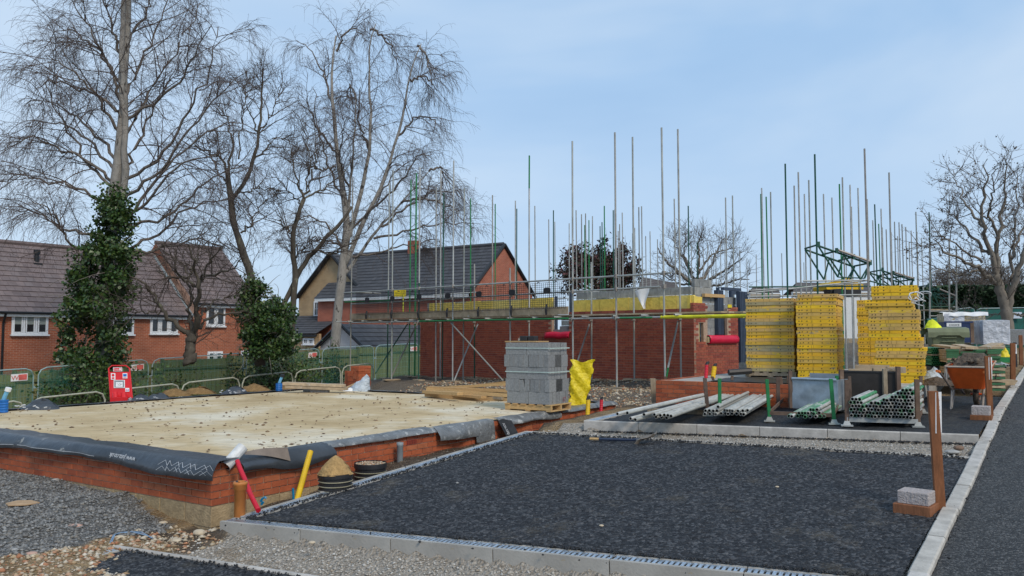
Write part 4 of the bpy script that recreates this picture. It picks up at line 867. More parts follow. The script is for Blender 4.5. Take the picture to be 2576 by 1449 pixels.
# ------------------------------------------------------------------ scaffold 1
TR = .0245
scaf = empty('scaffold', V(PO[0], PO[1], 0), 'tube scaffold with boarded deck and mesh guards along the half-built brick house', 'scaffold', 'scaffolds')
IO = PO + HN * 1.35                                   # inner row line
def terr(p): return float(terrain(np.array([p[0]]), np.array([p[1]]))[0])
poles = []
for row, o, items in ((0, PO, [(882, 447, 0), (986, 427, 0), (1054, 420, 2), (1139, 404, 0), (1284, 674, 0), (1441, 355, 0), (1551, 333, 0), (1672, 321, 0)]),
                      (1, IO, [(975, 462, 2), (1030, 452, 1), (1044, 436, 1), (1108, 427, 0), (1194, 664, 2), (1331, 391, 1), (1488, 659, 0), (1595, 345, 0), (1712, 325, 0)])):
    for px, pt, g in items:
        p = online(px, o, W1); z0 = terr(p) + .045; z1 = zat(pt, p[1]); b = MB()
        lean = V(R.uniform(-.02, .02), R.uniform(-.02, .02), 0)
        gm_ = [m_steel, m_green, m_dgreen][g]
        if g == 1 and px == 1331:
            zg = zat(474, p[1]); b.tube([V(p[0], p[1], z0), V(*(p + lean * .6)[:2], zg)], TR, 8, 0); b.tube([V(*(p + lean * .6)[:2], zg), V(*(p + lean)[:2], z1)], TR, 8, 1); b.build('standard', [m_steel, m_green], scaf)
        elif g == 2: zg = z0 + (z1 - z0) * .45; b.tube([V(p[0], p[1], z0), V(*(p + lean * .6)[:2], zg)], TR, 8, 1); b.tube([V(*(p + lean * .6)[:2], zg), V(*(p + lean)[:2], z1)], TR, 8, 0); b.build('standard', [m_steel, m_dgreen], scaf)
        else: b.tube([V(p[0], p[1], z0), V(*(p + lean)[:2], z1)], TR * (1.25 if px == 1044 else 1), 8).build('standard', gm_, scaf)
        s = MB().box((p[0], p[1], z0 - .04), .62, .225, .038, math.atan2(W1[1], W1[0]) + R.uniform(-.3, .3) + (1.57 if px in (986,) else 0)).build('sole_board', m_board, scaf)
        MB().box((p[0], p[1], z0 - .002), .15, .15, .006, .6).build('base_plate', m_bare, scaf); poles.append((p, z0, z1))
def tube_line(name, px0, py0, px1, py1, o, mat, r=TR, parent=scaf):
    a, b = online(px0, o, W1), online(px1, o, W1); a = V(a[0], a[1], zat(py0, a[1])); b = V(b[0], b[1], zat(py1, b[1])); return MB().tube([a, b], r, 8).build(name, mat, parent), a, b
fo = PO - HN * .05
_, l0, l1 = tube_line('ledger', 884, 812, 1880, 794, fo, m_steel)
tube_line('ledger', 1055, 808, 1430, 801, PO - HN * .10, m_green); tube_line('ledger', 1640, 799, 1560, 800, PO - HN * .1, m_green)
MB().tube([l1 * .86 + l0 * .14 + V(0, 0, 0), l1 + V(0, 0, .0)], TR * 1.7, 10).build('foam_sleeve', M('yellow_foam', (.70, .66, .03), .8), scaf)
_, m0, m1 = tube_line('ledger', 884, 806, 1872, 796, IO + HN * .05, m_steel)
MB().tube([m1 * .86 + m0 * .14, m1], TR * 1.7, 10).build('foam_sleeve', bpy.data.materials['yellow_foam'], scaf)
tube_line('guard_rail', 864, 737, 1690, 686, fo, m_steel); tube_line('guard_rail', 884, 765, 1662, 721, fo, m_steel)
tube_line('guard_rail', 866, 760, 990, 756, fo, m_green)
MB().tube([aty(884, 735, 34.2), aty(884, 735, 34.2) + HN * 1.5], TR, 8).build('guard_rail', m_steel, scaf)
# transoms (ends seen below the boards)
nT = 17
for k in range(nT):
    t = -2.5 + (k + .5) * 17.2 / nT; o = PO + W1 * t
    f = (t - float((l1 - PO) @ W1)) / float((l0 - l1) @ W1); z = l1[2] + (l0[2] - l1[2]) * f + .052
    MB().pipe(o - HN * R.uniform(.12, .28) + V(0, 0, z), o + HN * 1.5 + V(0, 0, z), TR, TR * .82, 10, 0, 1).build('transom', [R.choice([m_steel, m_steel, m_steel_w]), m_dark], scaf)
def zdeck(t): f = (t - float((l1 - PO) @ W1)) / float((l0 - l1) @ W1); return l1[2] + (l0[2] - l1[2]) * f + .08
tL = float((online(880, PO, W1) - PO) @ W1); tR = float((online(1800, PO, W1) - PO) @ W1)
for r_ in range(5):                                   # boards, five wide, 3.9 m long
    t = tR - R.uniform(0, .3) - r_ * .15; k = 0
    while t < tL - .2:
        a, b = t + .01, min(t + 3.9, tL + .1); o = PO + HN * (.04 + r_ * .235)
        MB().par(o + W1 * a + V(0, 0, zdeck(a) + .002 * r_), W1 * (b - a) + V(0, 0, zdeck(b) - zdeck(a)), HN * .225, V(0, 0, .038)).build('scaffold_board', m_board, scaf); t = b; k += 1
# second layer on the left and toe boards
tq = float((online(1428, PO, W1) - PO) @ W1); tm = float((online(1205, PO, W1) - PO) @ W1)
for a, b in ((tq, tm), (tm + .02, tL)):
    MB().par(PO - HN * .0 + W1 * a + V(0, 0, zdeck(a) + .045), W1 * (b - a) + V(0, 0, zdeck(b) - zdeck(a)), HN * .038, V(0, 0, .225)).build('toe_board', m_board, scaf)
MB().par(online(880, PO, W1) + V(0, 0, zdeck(tL) + .05), HN * 1.2, W1 * .038, V(0, 0, .225)).build('toe_board', m_timber, scaf)
# braces
def brace(p, q, mat=m_steel): MB().tube([p, q], TR, 8).build('brace', mat, scaf)
def on(px, py, o): p = online(px, o, W1); return V(p[0], p[1], zat(py, p[1]))
brace(on(1134, 812, PO - HN * .06), on(1266, 958, PO - HN * .06))
brace(on(1202, 815, IO), on(1143, 958, PO)); brace(on(985, 950, PO), on(1050, 812, IO), m_bare); brace(on(945, 940, PO), on(1025, 815, IO), m_dgreen)
brace(on(1483, 815, IO), on(1444, 936, PO)); brace(on(1706, 808, IO), on(1674, 950, PO)); brace(on(1680, 925, PO + HN * .02), on(1674, 955, PO + HN * .02), m_green)
# couplers at standards
for p, z0, z1 in poles:
    f = (float((p - PO) @ W1)); zz = [zdeck(f) - .08]
    for z in zz: MB().box((p[0] - HN[0] * .03, p[1] - HN[1] * .03, z - .045), .085, .1, .09, .3).build('coupler', m_bare, scaf)
for px in (986, 1054, 1139, 1284, 1441, 1551, 1672):
    p = online(px, fo, W1)
    for y0, y1, x0, x1 in ((737, 686, 864, 1690), (765, 721, 884, 1662)):
        y = y0 + (y1 - y0) * (px - x0) / (x1 - x0); z = zat(y, p[1]); MB().box((p[0], p[1], z - .05), .075, .09, .1, .4).build('coupler', m_bare, scaf)
# mesh brick guards hooked on the rails
gx = [893, 955, 1020, 1090, 1165, 1247, 1332, 1424]
for k in range(len(gx) - 1):
    a, b = online(gx[k] + 2, fo - HN * .03, W1), online(gx[k + 1] - 2, fo - HN * .03, W1); ym = .5 * (gx[k] + gx[k + 1]); za0 = zdeck(float((a - PO) @ W1)) + .22; zb0 = zdeck(float((b - PO) @ W1)) + .22
    yt = lambda px: 737 - 51 * (px - 864) / 826 + 6
    za1, zb1 = zat(yt(gx[k]), a[1]), zat(yt(gx[k + 1]), b[1]); mb = MB(); d = (b - a); r_ = .0045
    nv = max(8, int(np.linalg.norm(d) / .075))
    for i in range(nv + 1):
        f = i / nv; p = a + d * f; mb.par(V(p[0], p[1], za0 + (zb0 - za0) * f), norm(d) * (r_ * 2), HN * .006, V(0, 0, (za1 - za0) * (1 - f) + (zb1 - zb0) * f))
    for j in range(13):
        f = j / 12; mb.par(V(a[0], a[1], za0 + (za1 - za0) * f) - HN * .007, V(d[0], d[1], (zb0 - za0) + ((zb1 - zb0) - (za1 - za0)) * f), HN * .006, V(0, 0, r_ * 2))
    gd = mb.build('mesh_guard', m_black, scaf, kind='stuff')
    c = a + d * .5; zc_ = (za1 + zb1) / 2
    ov = MB(); n_ = 14; ov.prism([V(c[0], c[1], zc_ - .22) - HN * .012 + norm(d) * (.17 * max(-.7, min(.7, math.cos(q * 6.283 / n_)))) * 1.2 + V(0, 0, .085 * math.sin(q * 6.283 / n_)) for q in range(n_)], -HN * .01); ov.build('plate', m_black, gd)
    st = MB(); zz0 = (za0 + zb0) / 2; st.tube([V(c[0], c[1], zz0 + .12) - HN * .02, V(c[0], c[1], zz0 - .02) - HN * .05, V(c[0], c[1], zz0 - .18) - HN * .045], [.03, .045, .03], 6); st.build('strap', m_black, gd)
    for f in (.25, .75): hk = a + d * f; zz1 = za1 + (zb1 - za1) * f; MB().tube([V(hk[0], hk[1], zz1) + norm(d) * -.06, V(hk[0], hk[1], zz1 + .03) - HN * .03, V(hk[0], hk[1], zz1) + norm(d) * .06], .012, 5).build('hook', m_black, gd)
# ------------------------------------------------------------------ further scaffolds: forest of standards, set at the depth their height implies
def far_scaffold(label, items, decks, seed, names='scaffold'):
    rg = random.Random(seed); pts = []
    for px, pt, g in items:
        d = 5.0 * F / (844 - pt); p = aty(px, pt, d); pts.append((p, g))
    c = np.mean([p for p, _ in pts], axis=0); z0 = terr(c); root = empty('scaffold', V(c[0], c[1], z0), label, 'scaffold', 'scaffolds')
    for p, g in pts:
        zt = min(terr(p), 1.0); MB().tube([V(p[0], p[1], zt), V(p[0] + rg.uniform(-.03, .03), p[1], p[2])], TR, 6).build('standard', [m_steel, m_green, m_dgreen, m_bare][g], root)
    for (x0, y0, x1, y1, Y, m) in decks: MB().tube([aty(x0, y0, Y), aty(x1, y1, Y + (0.01 if x1 > x0 else 0))], TR, 6).build('ledger', m, root)
    return root
def band(items, lo, hi): return [i for i in items if lo <= i[0] < hi]
FAR = [(1099, 472, 0), (1115, 485, 2), (1167, 474, 0), (1185, 499, 1), (1239, 491, 0), (1246, 513, 1), (1296, 505, 0), (1299, 525, 2), (1347, 518, 0), (1382, 552, 0), (1391, 529, 2), (1396, 558, 0), (1431, 562, 0), (1451, 529, 0), (1463, 539, 0), (1470, 566, 1), (1474, 537, 0), (1480, 554, 1), (1489, 544, 0), (1511, 569, 2), (1516, 559, 2), (1520, 518, 1), (1541, 529, 2), (1547, 527, 0), (1556, 581, 0), (1559, 564, 0), (1567, 535, 0), (1592, 587, 0), (1597, 573, 0), (1607, 521, 0), (1615, 519, 0), (1625, 594, 0), (1636, 582, 0), (1654, 602, 0), (1668, 591, 2), (1698, 500, 0), (1730, 518, 2), (1825, 497, 0), (1842, 492, 0),
       (1740, 617, 0), (1752, 609, 2), (1768, 624, 0), (1781, 617, 0), (1790, 632, 0), (1800, 628, 0), (1812, 615, 0), (1822, 600, 0), (1861, 630, 0), (1878, 650, 0)]
RGT = [(1901, 640, 0), (1912, 488, 1), (1918, 473, 0), (1929, 495, 1), (1937, 483, 0), (1974, 412, 2), (1997, 467, 0), (2009, 433, 0), (2023, 488, 0), (2034, 453, 0), (2049, 388, 2), (2073, 488, 0), (2093, 497, 0), (2112, 463, 1), (2118, 446, 0), (2136, 465, 0), (2140, 520, 0), (2158, 473, 0), (2175, 374, 3), (2182, 501, 0)]
RG2 = [(1967, 637, 0), (2022, 660, 0), (2091, 640, 0), (2128, 635, 0), (2195, 554, 0), (2202, 514, 2), (2212, 563, 1), (2215, 525, 0), (2220, 572, 0), (2230, 577, 0), (2234, 434, 0), (2242, 584, 0), (2249, 558, 0), (2258, 594, 0), (2261, 559, 0), (2270, 564, 0), (2278, 571, 0), (2286, 610, 0), (2292, 580, 0), (2303, 533, 0), (2306, 583, 0), (2319, 598, 0), (2336, 534, 2)]
far_scaffold('distant scaffold poles rising behind the half-built brick house', FAR, [(1090, 742, 1200, 735, 33, m_steel), (1340, 738, 1740, 728, 38, m_steel), (1340, 752, 1740, 744, 38, m_steel)], 1)
far_scaffold('scaffold poles and handrails rising above the left and middle yellow stacks', RGT, [(1880, 738, 2190, 705, 23.5, m_steel), (1884, 722, 2190, 720, 23.6, m_dgreen), (1880, 746, 2200, 741, 23.4, m_steel), (2020, 707, 2182, 705, 21.4, m_steel), (1884, 731, 2182, 712, 25.5, m_steel)], 2)
far_scaffold('closely spaced far scaffold poles above the right yellow stack', RG2, [(2190, 742, 2340, 738, 33, m_steel), (2180, 705, 2240, 720, 26, m_dgreen)], 3)
d_ = 31.0; rs = empty('scaffold', aty(2375, 820, d_), 'small far scaffold with handrails in front of the dark hedge', 'scaffold', 'scaffolds')
for px, pt in ((2339, 620), (2388, 600), (2406, 620)): MB().tube([aty(px, 830, d_), aty(px, pt, d_)], .03, 6).build('standard', m_steel, rs)
for y in (772, 783, 795, 806): MB().tube([aty(2338, y, d_), aty(2396, y - 1, d_)], .024, 6).build('ledger', m_steel if y % 2 else m_dgreen, rs); MB().tube([aty(2396, y, d_), aty(2412, y + 1, d_ + 1.2)], .024, 6).build('ledger', m_steel, rs)
for y in (772, 797): MB().par(aty(2340, y + 8, d_ + .2), V(.85, 0, 0), V(0, 1.2, 0), V(0, 0, .04)).build('scaffold_board', m_board, rs)
# dark green loading-bay gates
def gate(pts, Y, label, r=.045):
    P_ = {k: aty(x, y, Y) for k, (x, y) in pts.items()}; root = empty('loading_gate', P_['f'], label, 'loading gate', 'loading bay gates')
    for k, m in (('ab', 1.2), ('ac', 1), ('dc', .9), ('de', 1), ('be', .9), ('bf', 1), ('cf', .7)):
        for dy in (0, 1.1):
            if dy and k in ('cf',): continue
            MB().tube([P_[k[0]] + V(0, dy, 0), P_[k[1]] + V(0, dy, 0)], r * m * .62, 7).build('gate_tube', m_dgreen, root)
    for f in (0, .35, .68, 1.0): q = P_['a'] * (1 - f) + P_['b'] * f + V(0, 0, .03); MB().tube([q, q + V(0, 1.1, 0)], .03, 7).build('cross_tube', m_dgreen, root); MB().box(q - V(0, .04, .07), .07, .07, .16).build('coupler', m_dgreen, root)
    MB().tube([P_['a'] * .62 + P_['b'] * .38 + V(0, -.05, .07), P_['b'] + V(0, -.05, .07)], .04, 8).build('guard_rail', m_bare, root)
gate(dict(a=(2058, 618), b=(2188, 664), c=(2108, 697), d=(2122, 640), e=(2165, 703), f=(2175, 700)), 24.5, 'larger green tubular loading gate tilted up above the middle yellow stack')
gate(dict(a=(2219, 681), b=(2296, 705), c=(2252, 722), d=(2240, 690), e=(2285, 724), f=(2292, 722)), 31.0, 'smaller green tubular loading gate behind the right yellow stack', .045)
gate(dict(a=(2335, 720), b=(2405, 750), c=(2360, 765), d=(2350, 735), e=(2395, 768), f=(2402, 765)), 34.0, 'green tubular loading gate by the small far scaffold at the hedge', .04)
# yellow machine beyond the scaffold
Y_ = 27.0; mc = empty('yellow_dumper', aty(2120, 735, Y_), 'yellow site machine half hidden behind the scaffold handrails', 'machine')
mb = MB(); a = aty(2078, 724, Y_); mb.prism([aty(2078, 720, Y_), aty(2090, 709, Y_), aty(2150, 707, Y_), aty(2172, 716, Y_), aty(2172, 728, Y_), aty(2080, 728, Y_)], V(0, 1.2, 0)); mb.build('body', M('machine_yellow', (.72, .45, .01), .5, namt=.2), mc)
MB().prism([aty(2126, 700, Y_ - .1), aty(2140, 698, Y_ - .1), aty(2152, 708, Y_ - .1), aty(2126, 708, Y_ - .1)], V(0, .9, 0)).build('hood', bpy.data.materials['machine_yellow'], mc)
MB().prism([aty(2088, 728, Y_ - .3), aty(2120, 726, Y_ - .3), aty(2118, 740, Y_ - .3), aty(2092, 740, Y_ - .3)], V(0, .6, 0)).build('chassis', m_black, mc)
MB().box(aty(2120, 745, Y_), .9, .8, .2).build('axle_block', m_black, mc)
# yellow safety netting box on the far side of deck, as seen through the guards
yb = empty('yellow_guard', aty(1008, 765, 37), 'yellow plastic guard seen through the black mesh at the left end', 'guard panel')
mb = MB(); mb.par(aty(991, 746, 37), V(.55, 0, 0), V(0, .1, 0), V(0, 0, .32)); mb.build('panel', m_bag_y, yb); MB().tube([aty(1014, 770, 37), aty(1014, 742, 37)], .03, 6).build('leg', M('yellow_leg', (.6, .6, .05), .5), yb); MB().tube([aty(1014, 790, 37), aty(1014, 765, 37)], .03, 6).build('leg', bpy.data.materials['yellow_leg'], yb)
# ------------------------------------------------------------------ site fencing on the left
FD = U                                                # the fence runs uphill, parallel to the slab
FO = aty(0, 933, 22.4)
def fpt(px, o=None): return online(px, FO if o is None else o, FD)
joints = [(-115, 0), (94, 0), (380, 0), (617, 0), (808, 0), (943, 0), (1056, 0)]
def ftop(px): return 933 - .0735 * px + (px / 617.0) ** 2 * .2
FT = [933 + .06 * 115, 926, 904, 888, 877, 869, 864]
netsign = M('sign_red', (.60, .12, .10), .6)
for k in range(len(joints) - 1):
    p, q = fpt(joints[k][0]), fpt(joints[k + 1][0]); za, zb_ = zat(FT[k], p[1]), zat(FT[k + 1], q[1]); d = q - p; d[2] = 0; g = norm(d) * .07; H = 2.0
    p2, q2 = p + g, q - g; p2 = V(p2[0], p2[1], za); q2 = V(q2[0], q2[1], zb_)
    lab = ['mesh fence panel with green netting at the far left edge, cut by the frame', 'green netted fence panel behind the ivy foot and the red fire point', 'green netted fence panel in front of the small bare tree trunk', 'green netted fence panel behind the plank on two blocks', 'green netted fence panel left of the scaffold foot', 'green netted fence panel seen through the scaffold by the brick corner'][k]
    root = empty('fence_panel', (p2[0], p2[1], za - H), lab, 'fence panel', 'netted mesh fence panels')
    r = .021; rc = .22; dd = norm(q2 - p2); top = [p2 + V(0, 0, -H)]
    top += [p2 + V(0, 0, -rc) , p2 + dd * rc * .3 + V(0, 0, -rc * .3), p2 + dd * rc, q2 - dd * rc, q2 - dd * rc * .3 + V(0, 0, -rc * .3), q2 + V(0, 0, -rc), q2 + V(0, 0, -H)]
    MB().tube(top, r, 7).build('frame', m_fgalv, root); MB().tube([p2 + V(0, 0, -H + .1), q2 + V(0, 0, -H + .1)], r * .8, 6).build('bottom_rail', m_fgalv, root)
    n_ = V(-dd[1], dd[0], 0); n_ = n_ if n_[1] < 0 else -n_
    mb = MB(); nx = 14; mb.grid(np.array([[p2 + (q2 - p2) * (i / nx) + n_ * (.03 + .02 * math.sin(i * 2.1 + j)) + V(0, 0, -.04 - (H - .1) * j / 5 - (.1 * (abs(i - nx / 2) > nx / 2 - .5) if j == 0 else 0)) for i in range(nx + 1)] for j in range(6)])); mb.build('netting', m_net, root, smooth=True)
    wm = MB()
    for j in range(9): z = -.12 - j * .225; wm.tube([p2 + V(0, 0, z), q2 + V(0, 0, z)], .004, 4, cap=False)
    for i in range(1, 24): a = p2 + (q2 - p2) * i / 24; wm.tube([a + V(0, 0, -.05), a + V(0, 0, -H + .1)], .003, 3, cap=False)
    wm.build('wire_mesh', m_fgalv, root, kind='stuff')
    for z in (-.55, -1.45): MB().box(q2 + g + V(0, 0, z - .03), .14, .07, .06, math.atan2(d[1], d[0])).build('coupler', m_fgalv, root)
    MB().box(p2 + V(0, 0, -H - .12), .6, .22, .14, math.atan2(d[1], d[0]) + 1.57).build('foot_block', m_black, root)
    if k in (0, 1, 3, 5):
        c = q2 - dd * .62 + n_ * .05 + V(0, 0, -.33); sg = MB(); sg.par(c, dd * .44, n_ * .008, V(0, 0, .2), 0); s_ = sg.build('sign', m_white, root); rd = MB(); rd.par(c + n_ * .009 + dd * .2 + V(0, 0, .02), dd * .22, n_ * .004, V(0, 0, .16)); rd.build('red_print', netsign, s_)
        text('sign_letter', 'W', .19, c + n_ * .012 + dd * .01 + V(0, 0, .03), dd, V(0, 0, 1), netsign, s_)
# low pedestrian barriers in front
FB = FO + V(VV[0], VV[1], 0) * 2.4
bars = [((-60, 1006), (66, 1012)), ((83, 1011), (269, 991)), ((285, 998), (455, 965)), ((460, 996), (605, 960)), ((612, 978), (738, 941)), ((744, 955), (858, 932)), ((862, 948), (940, 925))]
bl = ['low curved barrier rail at the left edge behind the blue duct', 'low curved barrier rail left of the red fire point', 'low curved barrier rail crossing the foot of the red fire point', 'low curved barrier rail right of the fire point', 'low curved barrier rail left of the plank on blocks', 'low curved barrier rail behind the plank and blocks', 'low curved barrier rail behind the small brick stack']
for k, ((x0, y0), (x1, y1)) in enumerate(bars):
    p, q = fpt(x0, FB), fpt(x1, FB); ym0 = y0 - 18; ym1 = y1 - 4
    a = V(p[0], p[1], zat(1012 - .105 * x0 + (8 if k == 0 else 0), p[1])); b = V(q[0], q[1], zat(1012 - .105 * x1 + (0), q[1])); d = norm(b - a)
    root = empty('pedestrian_barrier', (a[0], a[1], a[2] - 1.0), bl[k], 'barrier', 'low pedestrian barriers'); rc = .25
    MB().tube([a + V(0, 0, -1.0), a + V(0, 0, -rc), a + d * rc * .3 + V(0, 0, -rc * .3), a + d * rc, b - d * rc, b - d * rc * .3 + V(0, 0, -rc * .3), b + V(0, 0, -rc), b + V(0, 0, -1.0)], .025, 7).build('frame', m_ftube_c, root)
    MB().tube([a + V(0, 0, -.85), b + V(0, 0, -.85)], .02, 6).build('bottom_rail', m_ftube_c, root)
    MB().box(a + d * .4 + V(0, 0, -1.06), .1, .6, .05, math.atan2(d[1], d[0])).build('foot', m_ftube_c, root)
# close-boarded timber fence behind
TO = FO - V(VV[0], VV[1], 0) * 2.3
tf = empty('timber_fence', fpt(300, TO) + V(0, 0, -1.4), 'green stained close-boarded timber fence behind the netted panels', 'fence')
spans = [-140, 40, 235, 410, 576, 700, 800, 900, 985, 1060]
def ttop(px): return 942 - .083 * px + (px / 1060.0) ** 2 * 12
bmb = MB()
for k in range(len(spans) - 1):
    p, q = fpt(spans[k], TO), fpt(spans[k + 1], TO); zt = .5 * (zat(ttop(spans[k]), p[1]) + zat(ttop(spans[k + 1]), q[1])); L_ = np.linalg.norm((q - p)[:2]); d = norm(V(*(q - p)[:2], 0)); n_ = V(-d[1], d[0], 0); n_ = n_ if n_[1] < 0 else -n_
    nb_ = int(L_ / .105)
    for i in range(nb_): a = p + d * (L_ * i / nb_) + n_ * (.01 * (i % 2)); bmb.par(V(a[0], a[1], zt - 1.9 + R.uniform(-.01, .01)), d * (L_ / nb_ - .006), n_ * .018, V(0, 0, 1.9))
    MB().box(V(p[0], p[1], zt - 2.0) , .1, .1, 2.08, math.atan2(d[1], d[0])).build('fence_post', M('fence_post_wood', (.13, .14, .06), .9) if 'fence_post_wood' not in bpy.data.materials else bpy.data.materials['fence_post_wood'], tf)
    for z in (.35, 1.5): MB().par(V(p[0], p[1], zt - z) + n_ * .035, d * L_, n_ * .05, V(0, 0, .08)).build('rail', bpy.data.materials['fence_post_wood'], tf)
bmb.build('boards', m_fence, tf, kind='stuff')
# ------------------------------------------------------------------ background houses
def tiles_plane(root, name, e0, e1, r0, r1, mat, gauge=.34, tw=.33, edges=False):
    """Courses of thick tiles between an eaves line e0-e1 and a ridge line r0-r1; each tile is its own island."""
    e0, e1, r0, r1 = (np.asarray(v, float) for v in (e0, e1, r0, r1)); S = (np.linalg.norm(r0 - e0) + np.linalg.norm(r1 - e1)) / 2; n = max(3, int(S / gauge)); mb = MB()
    nv = norm(np.cross(e1 - e0, r0 - e0)); nv = nv if nv[2] > 0 else -nv
    for k in range(n):
        a0 = e0 + (r0 - e0) * k / n; a1 = e1 + (r1 - e1) * k / n; b0 = e0 + (r0 - e0) * min(1, (k + 1.12) / n); b1 = e1 + (r1 - e1) * min(1, (k + 1.12) / n); L_ = np.linalg.norm(a1 - a0); m = max(1, int(L_ / tw)); sh = .5 * (k % 2)
        cuts = sorted(set([0.0, 1.0] + [min(1, max(0, (i + sh) / m)) for i in range(m + 1)]))
        for f, g in zip(cuts[:-1], cuts[1:]):
            if g - f < .002: continue
            e = .004 / L_; lo = nv * (.045 + R.uniform(-.004, .006)); hi = nv * .012
            p, q, r_, s = a0 + (a1 - a0) * (f + e) + lo, a0 + (a1 - a0) * (g - e) + lo, b0 + (b1 - b0) * (g - e) + hi, b0 + (b1 - b0) * (f + e) + hi
            i = len(mb.v); mb.v += [tuple(v) for v in (p, q, r_, s, p - nv * .035, q - nv * .035)]; mb.f += [(i, i + 1, i + 2, i + 3), (i + 4, i + 5, i + 1, i)]; mb.m += [0, 0]
    o = mb.build(name, mat, root, kind='stuff')
    MB().quad(e0, e1, r1, r0).build('roof_deck', m_gutter, root); return o
def wallquad(root, name, pts, mat, axis, parent=None, thick=.2, inward=None):
    pts = [np.asarray(p, float) for p in pts]; mb = MB(); mb.prism(pts, inward * thick); me = mb.mesh(name, mat); uvwall(me, axis)
    o = bpy.data.objects.new(name, me); link(o, root, (0, 0, 0)); return o
def window(root, c, d, out, w, h, cols, bars=None, blind=None, sill=True, rails=None):
    """upvc window: c = bottom left, d along, out towards the viewer; casements side by side, glazing bars optional"""
    fr = MB(); z = V(0, 0, 1); t = .06
    def fb(x, y, a, b, dp=.05, m=0, mb=fr): mb.par(c + d * x + z * y, d * a, out * dp, z * b, m)
    fb(0, 0, w, t); fb(0, h - t, w, t); fb(0, t, t, h - 2 * t); fb(w - t, t, t, h - 2 * t)
    cw = w / cols
    for k in range(1, cols): fb(k * cw - t * .6, t, t * 1.2, h - 2 * t, .055)
    for k in range(cols):
        x0, x1 = k * cw + t, (k + 1) * cw - t; s = .045
        fb(x0, t, s, h - 2 * t, .07); fb(x1 - s, t, s, h - 2 * t, .07); fb(x0 + s, t, x1 - x0 - 2 * s, s, .07); fb(x0 + s, h - t - s, x1 - x0 - 2 * s, s, .07)
        if bars:
            for i in range(1, bars[0]): fb(x0 + (x1 - x0) * i / bars[0] - .012, t + s, .024, h - 2 * t - 2 * s, .035)
            for i in range(1, bars[1]): fb(x0 + s, h * i / bars[1] - .012, x1 - x0 - 2 * s, .024, .036)
        if rails: fb(x0 + s, h * rails - .03, x1 - x0 - 2 * s, .06, .06)
    f = fr.build('window', m_white_pvc, root); g = MB(); g.par(c + d * .05 + z * .05 + out * .012, d * (w - .1), out * .008, z * (h - .1)); g.build('pane', m_glass, f)
    if blind:
        for k in range(cols): x0 = k * cw + t + .04; bq = MB(); bq.par(c + d * x0 + z * (h * (1 - blind)) + out * .021, d * (cw - 2 * t - .08), out * .004, z * (h * blind - t - .04)); bq.build('blind', M('grey_blind', (.27, .30, .28), .6, namt=.1) if 'grey_blind' not in bpy.data.materials else bpy.data.materials['grey_blind'], f)
    if sill: s_ = MB(); s_.par(c - d * .04 - z * .07 - out * .02, d * (w + .08), out * .15, z * .07); s_.build('sill', m_white_pvc, f)
    return f
HL0 = V(aty(0, 800, 33.0)[0], 33.0, 0); LB = norm(V(-.819, .574, 0)); RUN = 3.3
def hpt(px): return online(px, HL0, U)
def house_row(root, px0, px1, ze, zr, t_ext0=0, cut=True):
    a, b = hpt(px0), hpt(px1); outv = -LB
    base = -3.0
    wallquad(root, 'wall', [V(a[0], a[1], base), V(b[0], b[1], base), V(b[0], b[1], ze), V(a[0], a[1], ze)], m_hbrick, U, inward=LB)
    e0 = V(a[0], a[1], ze) + outv * .30 + V(0, 0, -.05); e1 = V(b[0], b[1], ze) + outv * .30 + V(0, 0, -.05); r0 = V(a[0], a[1], zr) + LB * RUN; r1 = V(b[0], b[1], zr) + LB * RUN
    tiles_plane(root, 'roof_tiles', e0, e1, r0, r1, m_roof_br)
    k0 = V(a[0], a[1], ze) + LB * RUN * 2; k1 = V(b[0], b[1], ze) + LB * RUN * 2; MB().quad(r0, r1, k1, k0).build('rear_roof', bpy.data.materials['brown_tiles'], root)
    MB().tube([r0 + V(0, 0, .06), r1 + V(0, 0, .06)], .11, 8).build('ridge_tiles', m_roof_br, root)
    MB().par(V(a[0], a[1], ze - .22) + outv * .20, V(*(b - a)[:2], 0), outv * .025, V(0, 0, .22)).build('fascia', m_fascia, root)
    MB().par(V(a[0], a[1], ze - .235) + outv * .002, V(*(b - a)[:2], 0), outv * .196, V(0, 0, .015)).build('soffit', m_fascia, root)
    MB().tube([V(a[0], a[1], ze - .06) + outv * .29, V(b[0], b[1], ze - .06) + outv * .29], .06, 8).build('gutter', m_gutter, root)
    for p, q in ((a, 1), (b, -1)): wallquad(root, 'gable_wall', [V(p[0], p[1], base) , V(p[0], p[1], ze), V(p[0], p[1], zr) + LB * RUN, V(p[0], p[1], ze) + LB * RUN * 2, V(p[0], p[1], base) + LB * RUN * 2], m_hbrick, LB, inward=U * q)
    return a, b
ZE1, ZR1, ZE2, ZR2 = 2.62, 5.80, 3.27, 6.48
h1 = empty('brick_house', hpt(200) + V(0, 0, -2.5), 'long orange brick house with brown tiled roof and white windows at the far left', 'house', 'orange brick houses beyond the fence')
a, b = house_row(h1, -260, 474, ZE1, ZR1)
h2 = empty('brick_house', hpt(540) + V(0, 0, -2.5), 'taller orange brick house stepped up behind the small bare tree', 'house', 'orange brick houses beyond the fence')
a2, b2 = house_row(h2, 476.5, 646, ZE2, ZR2)
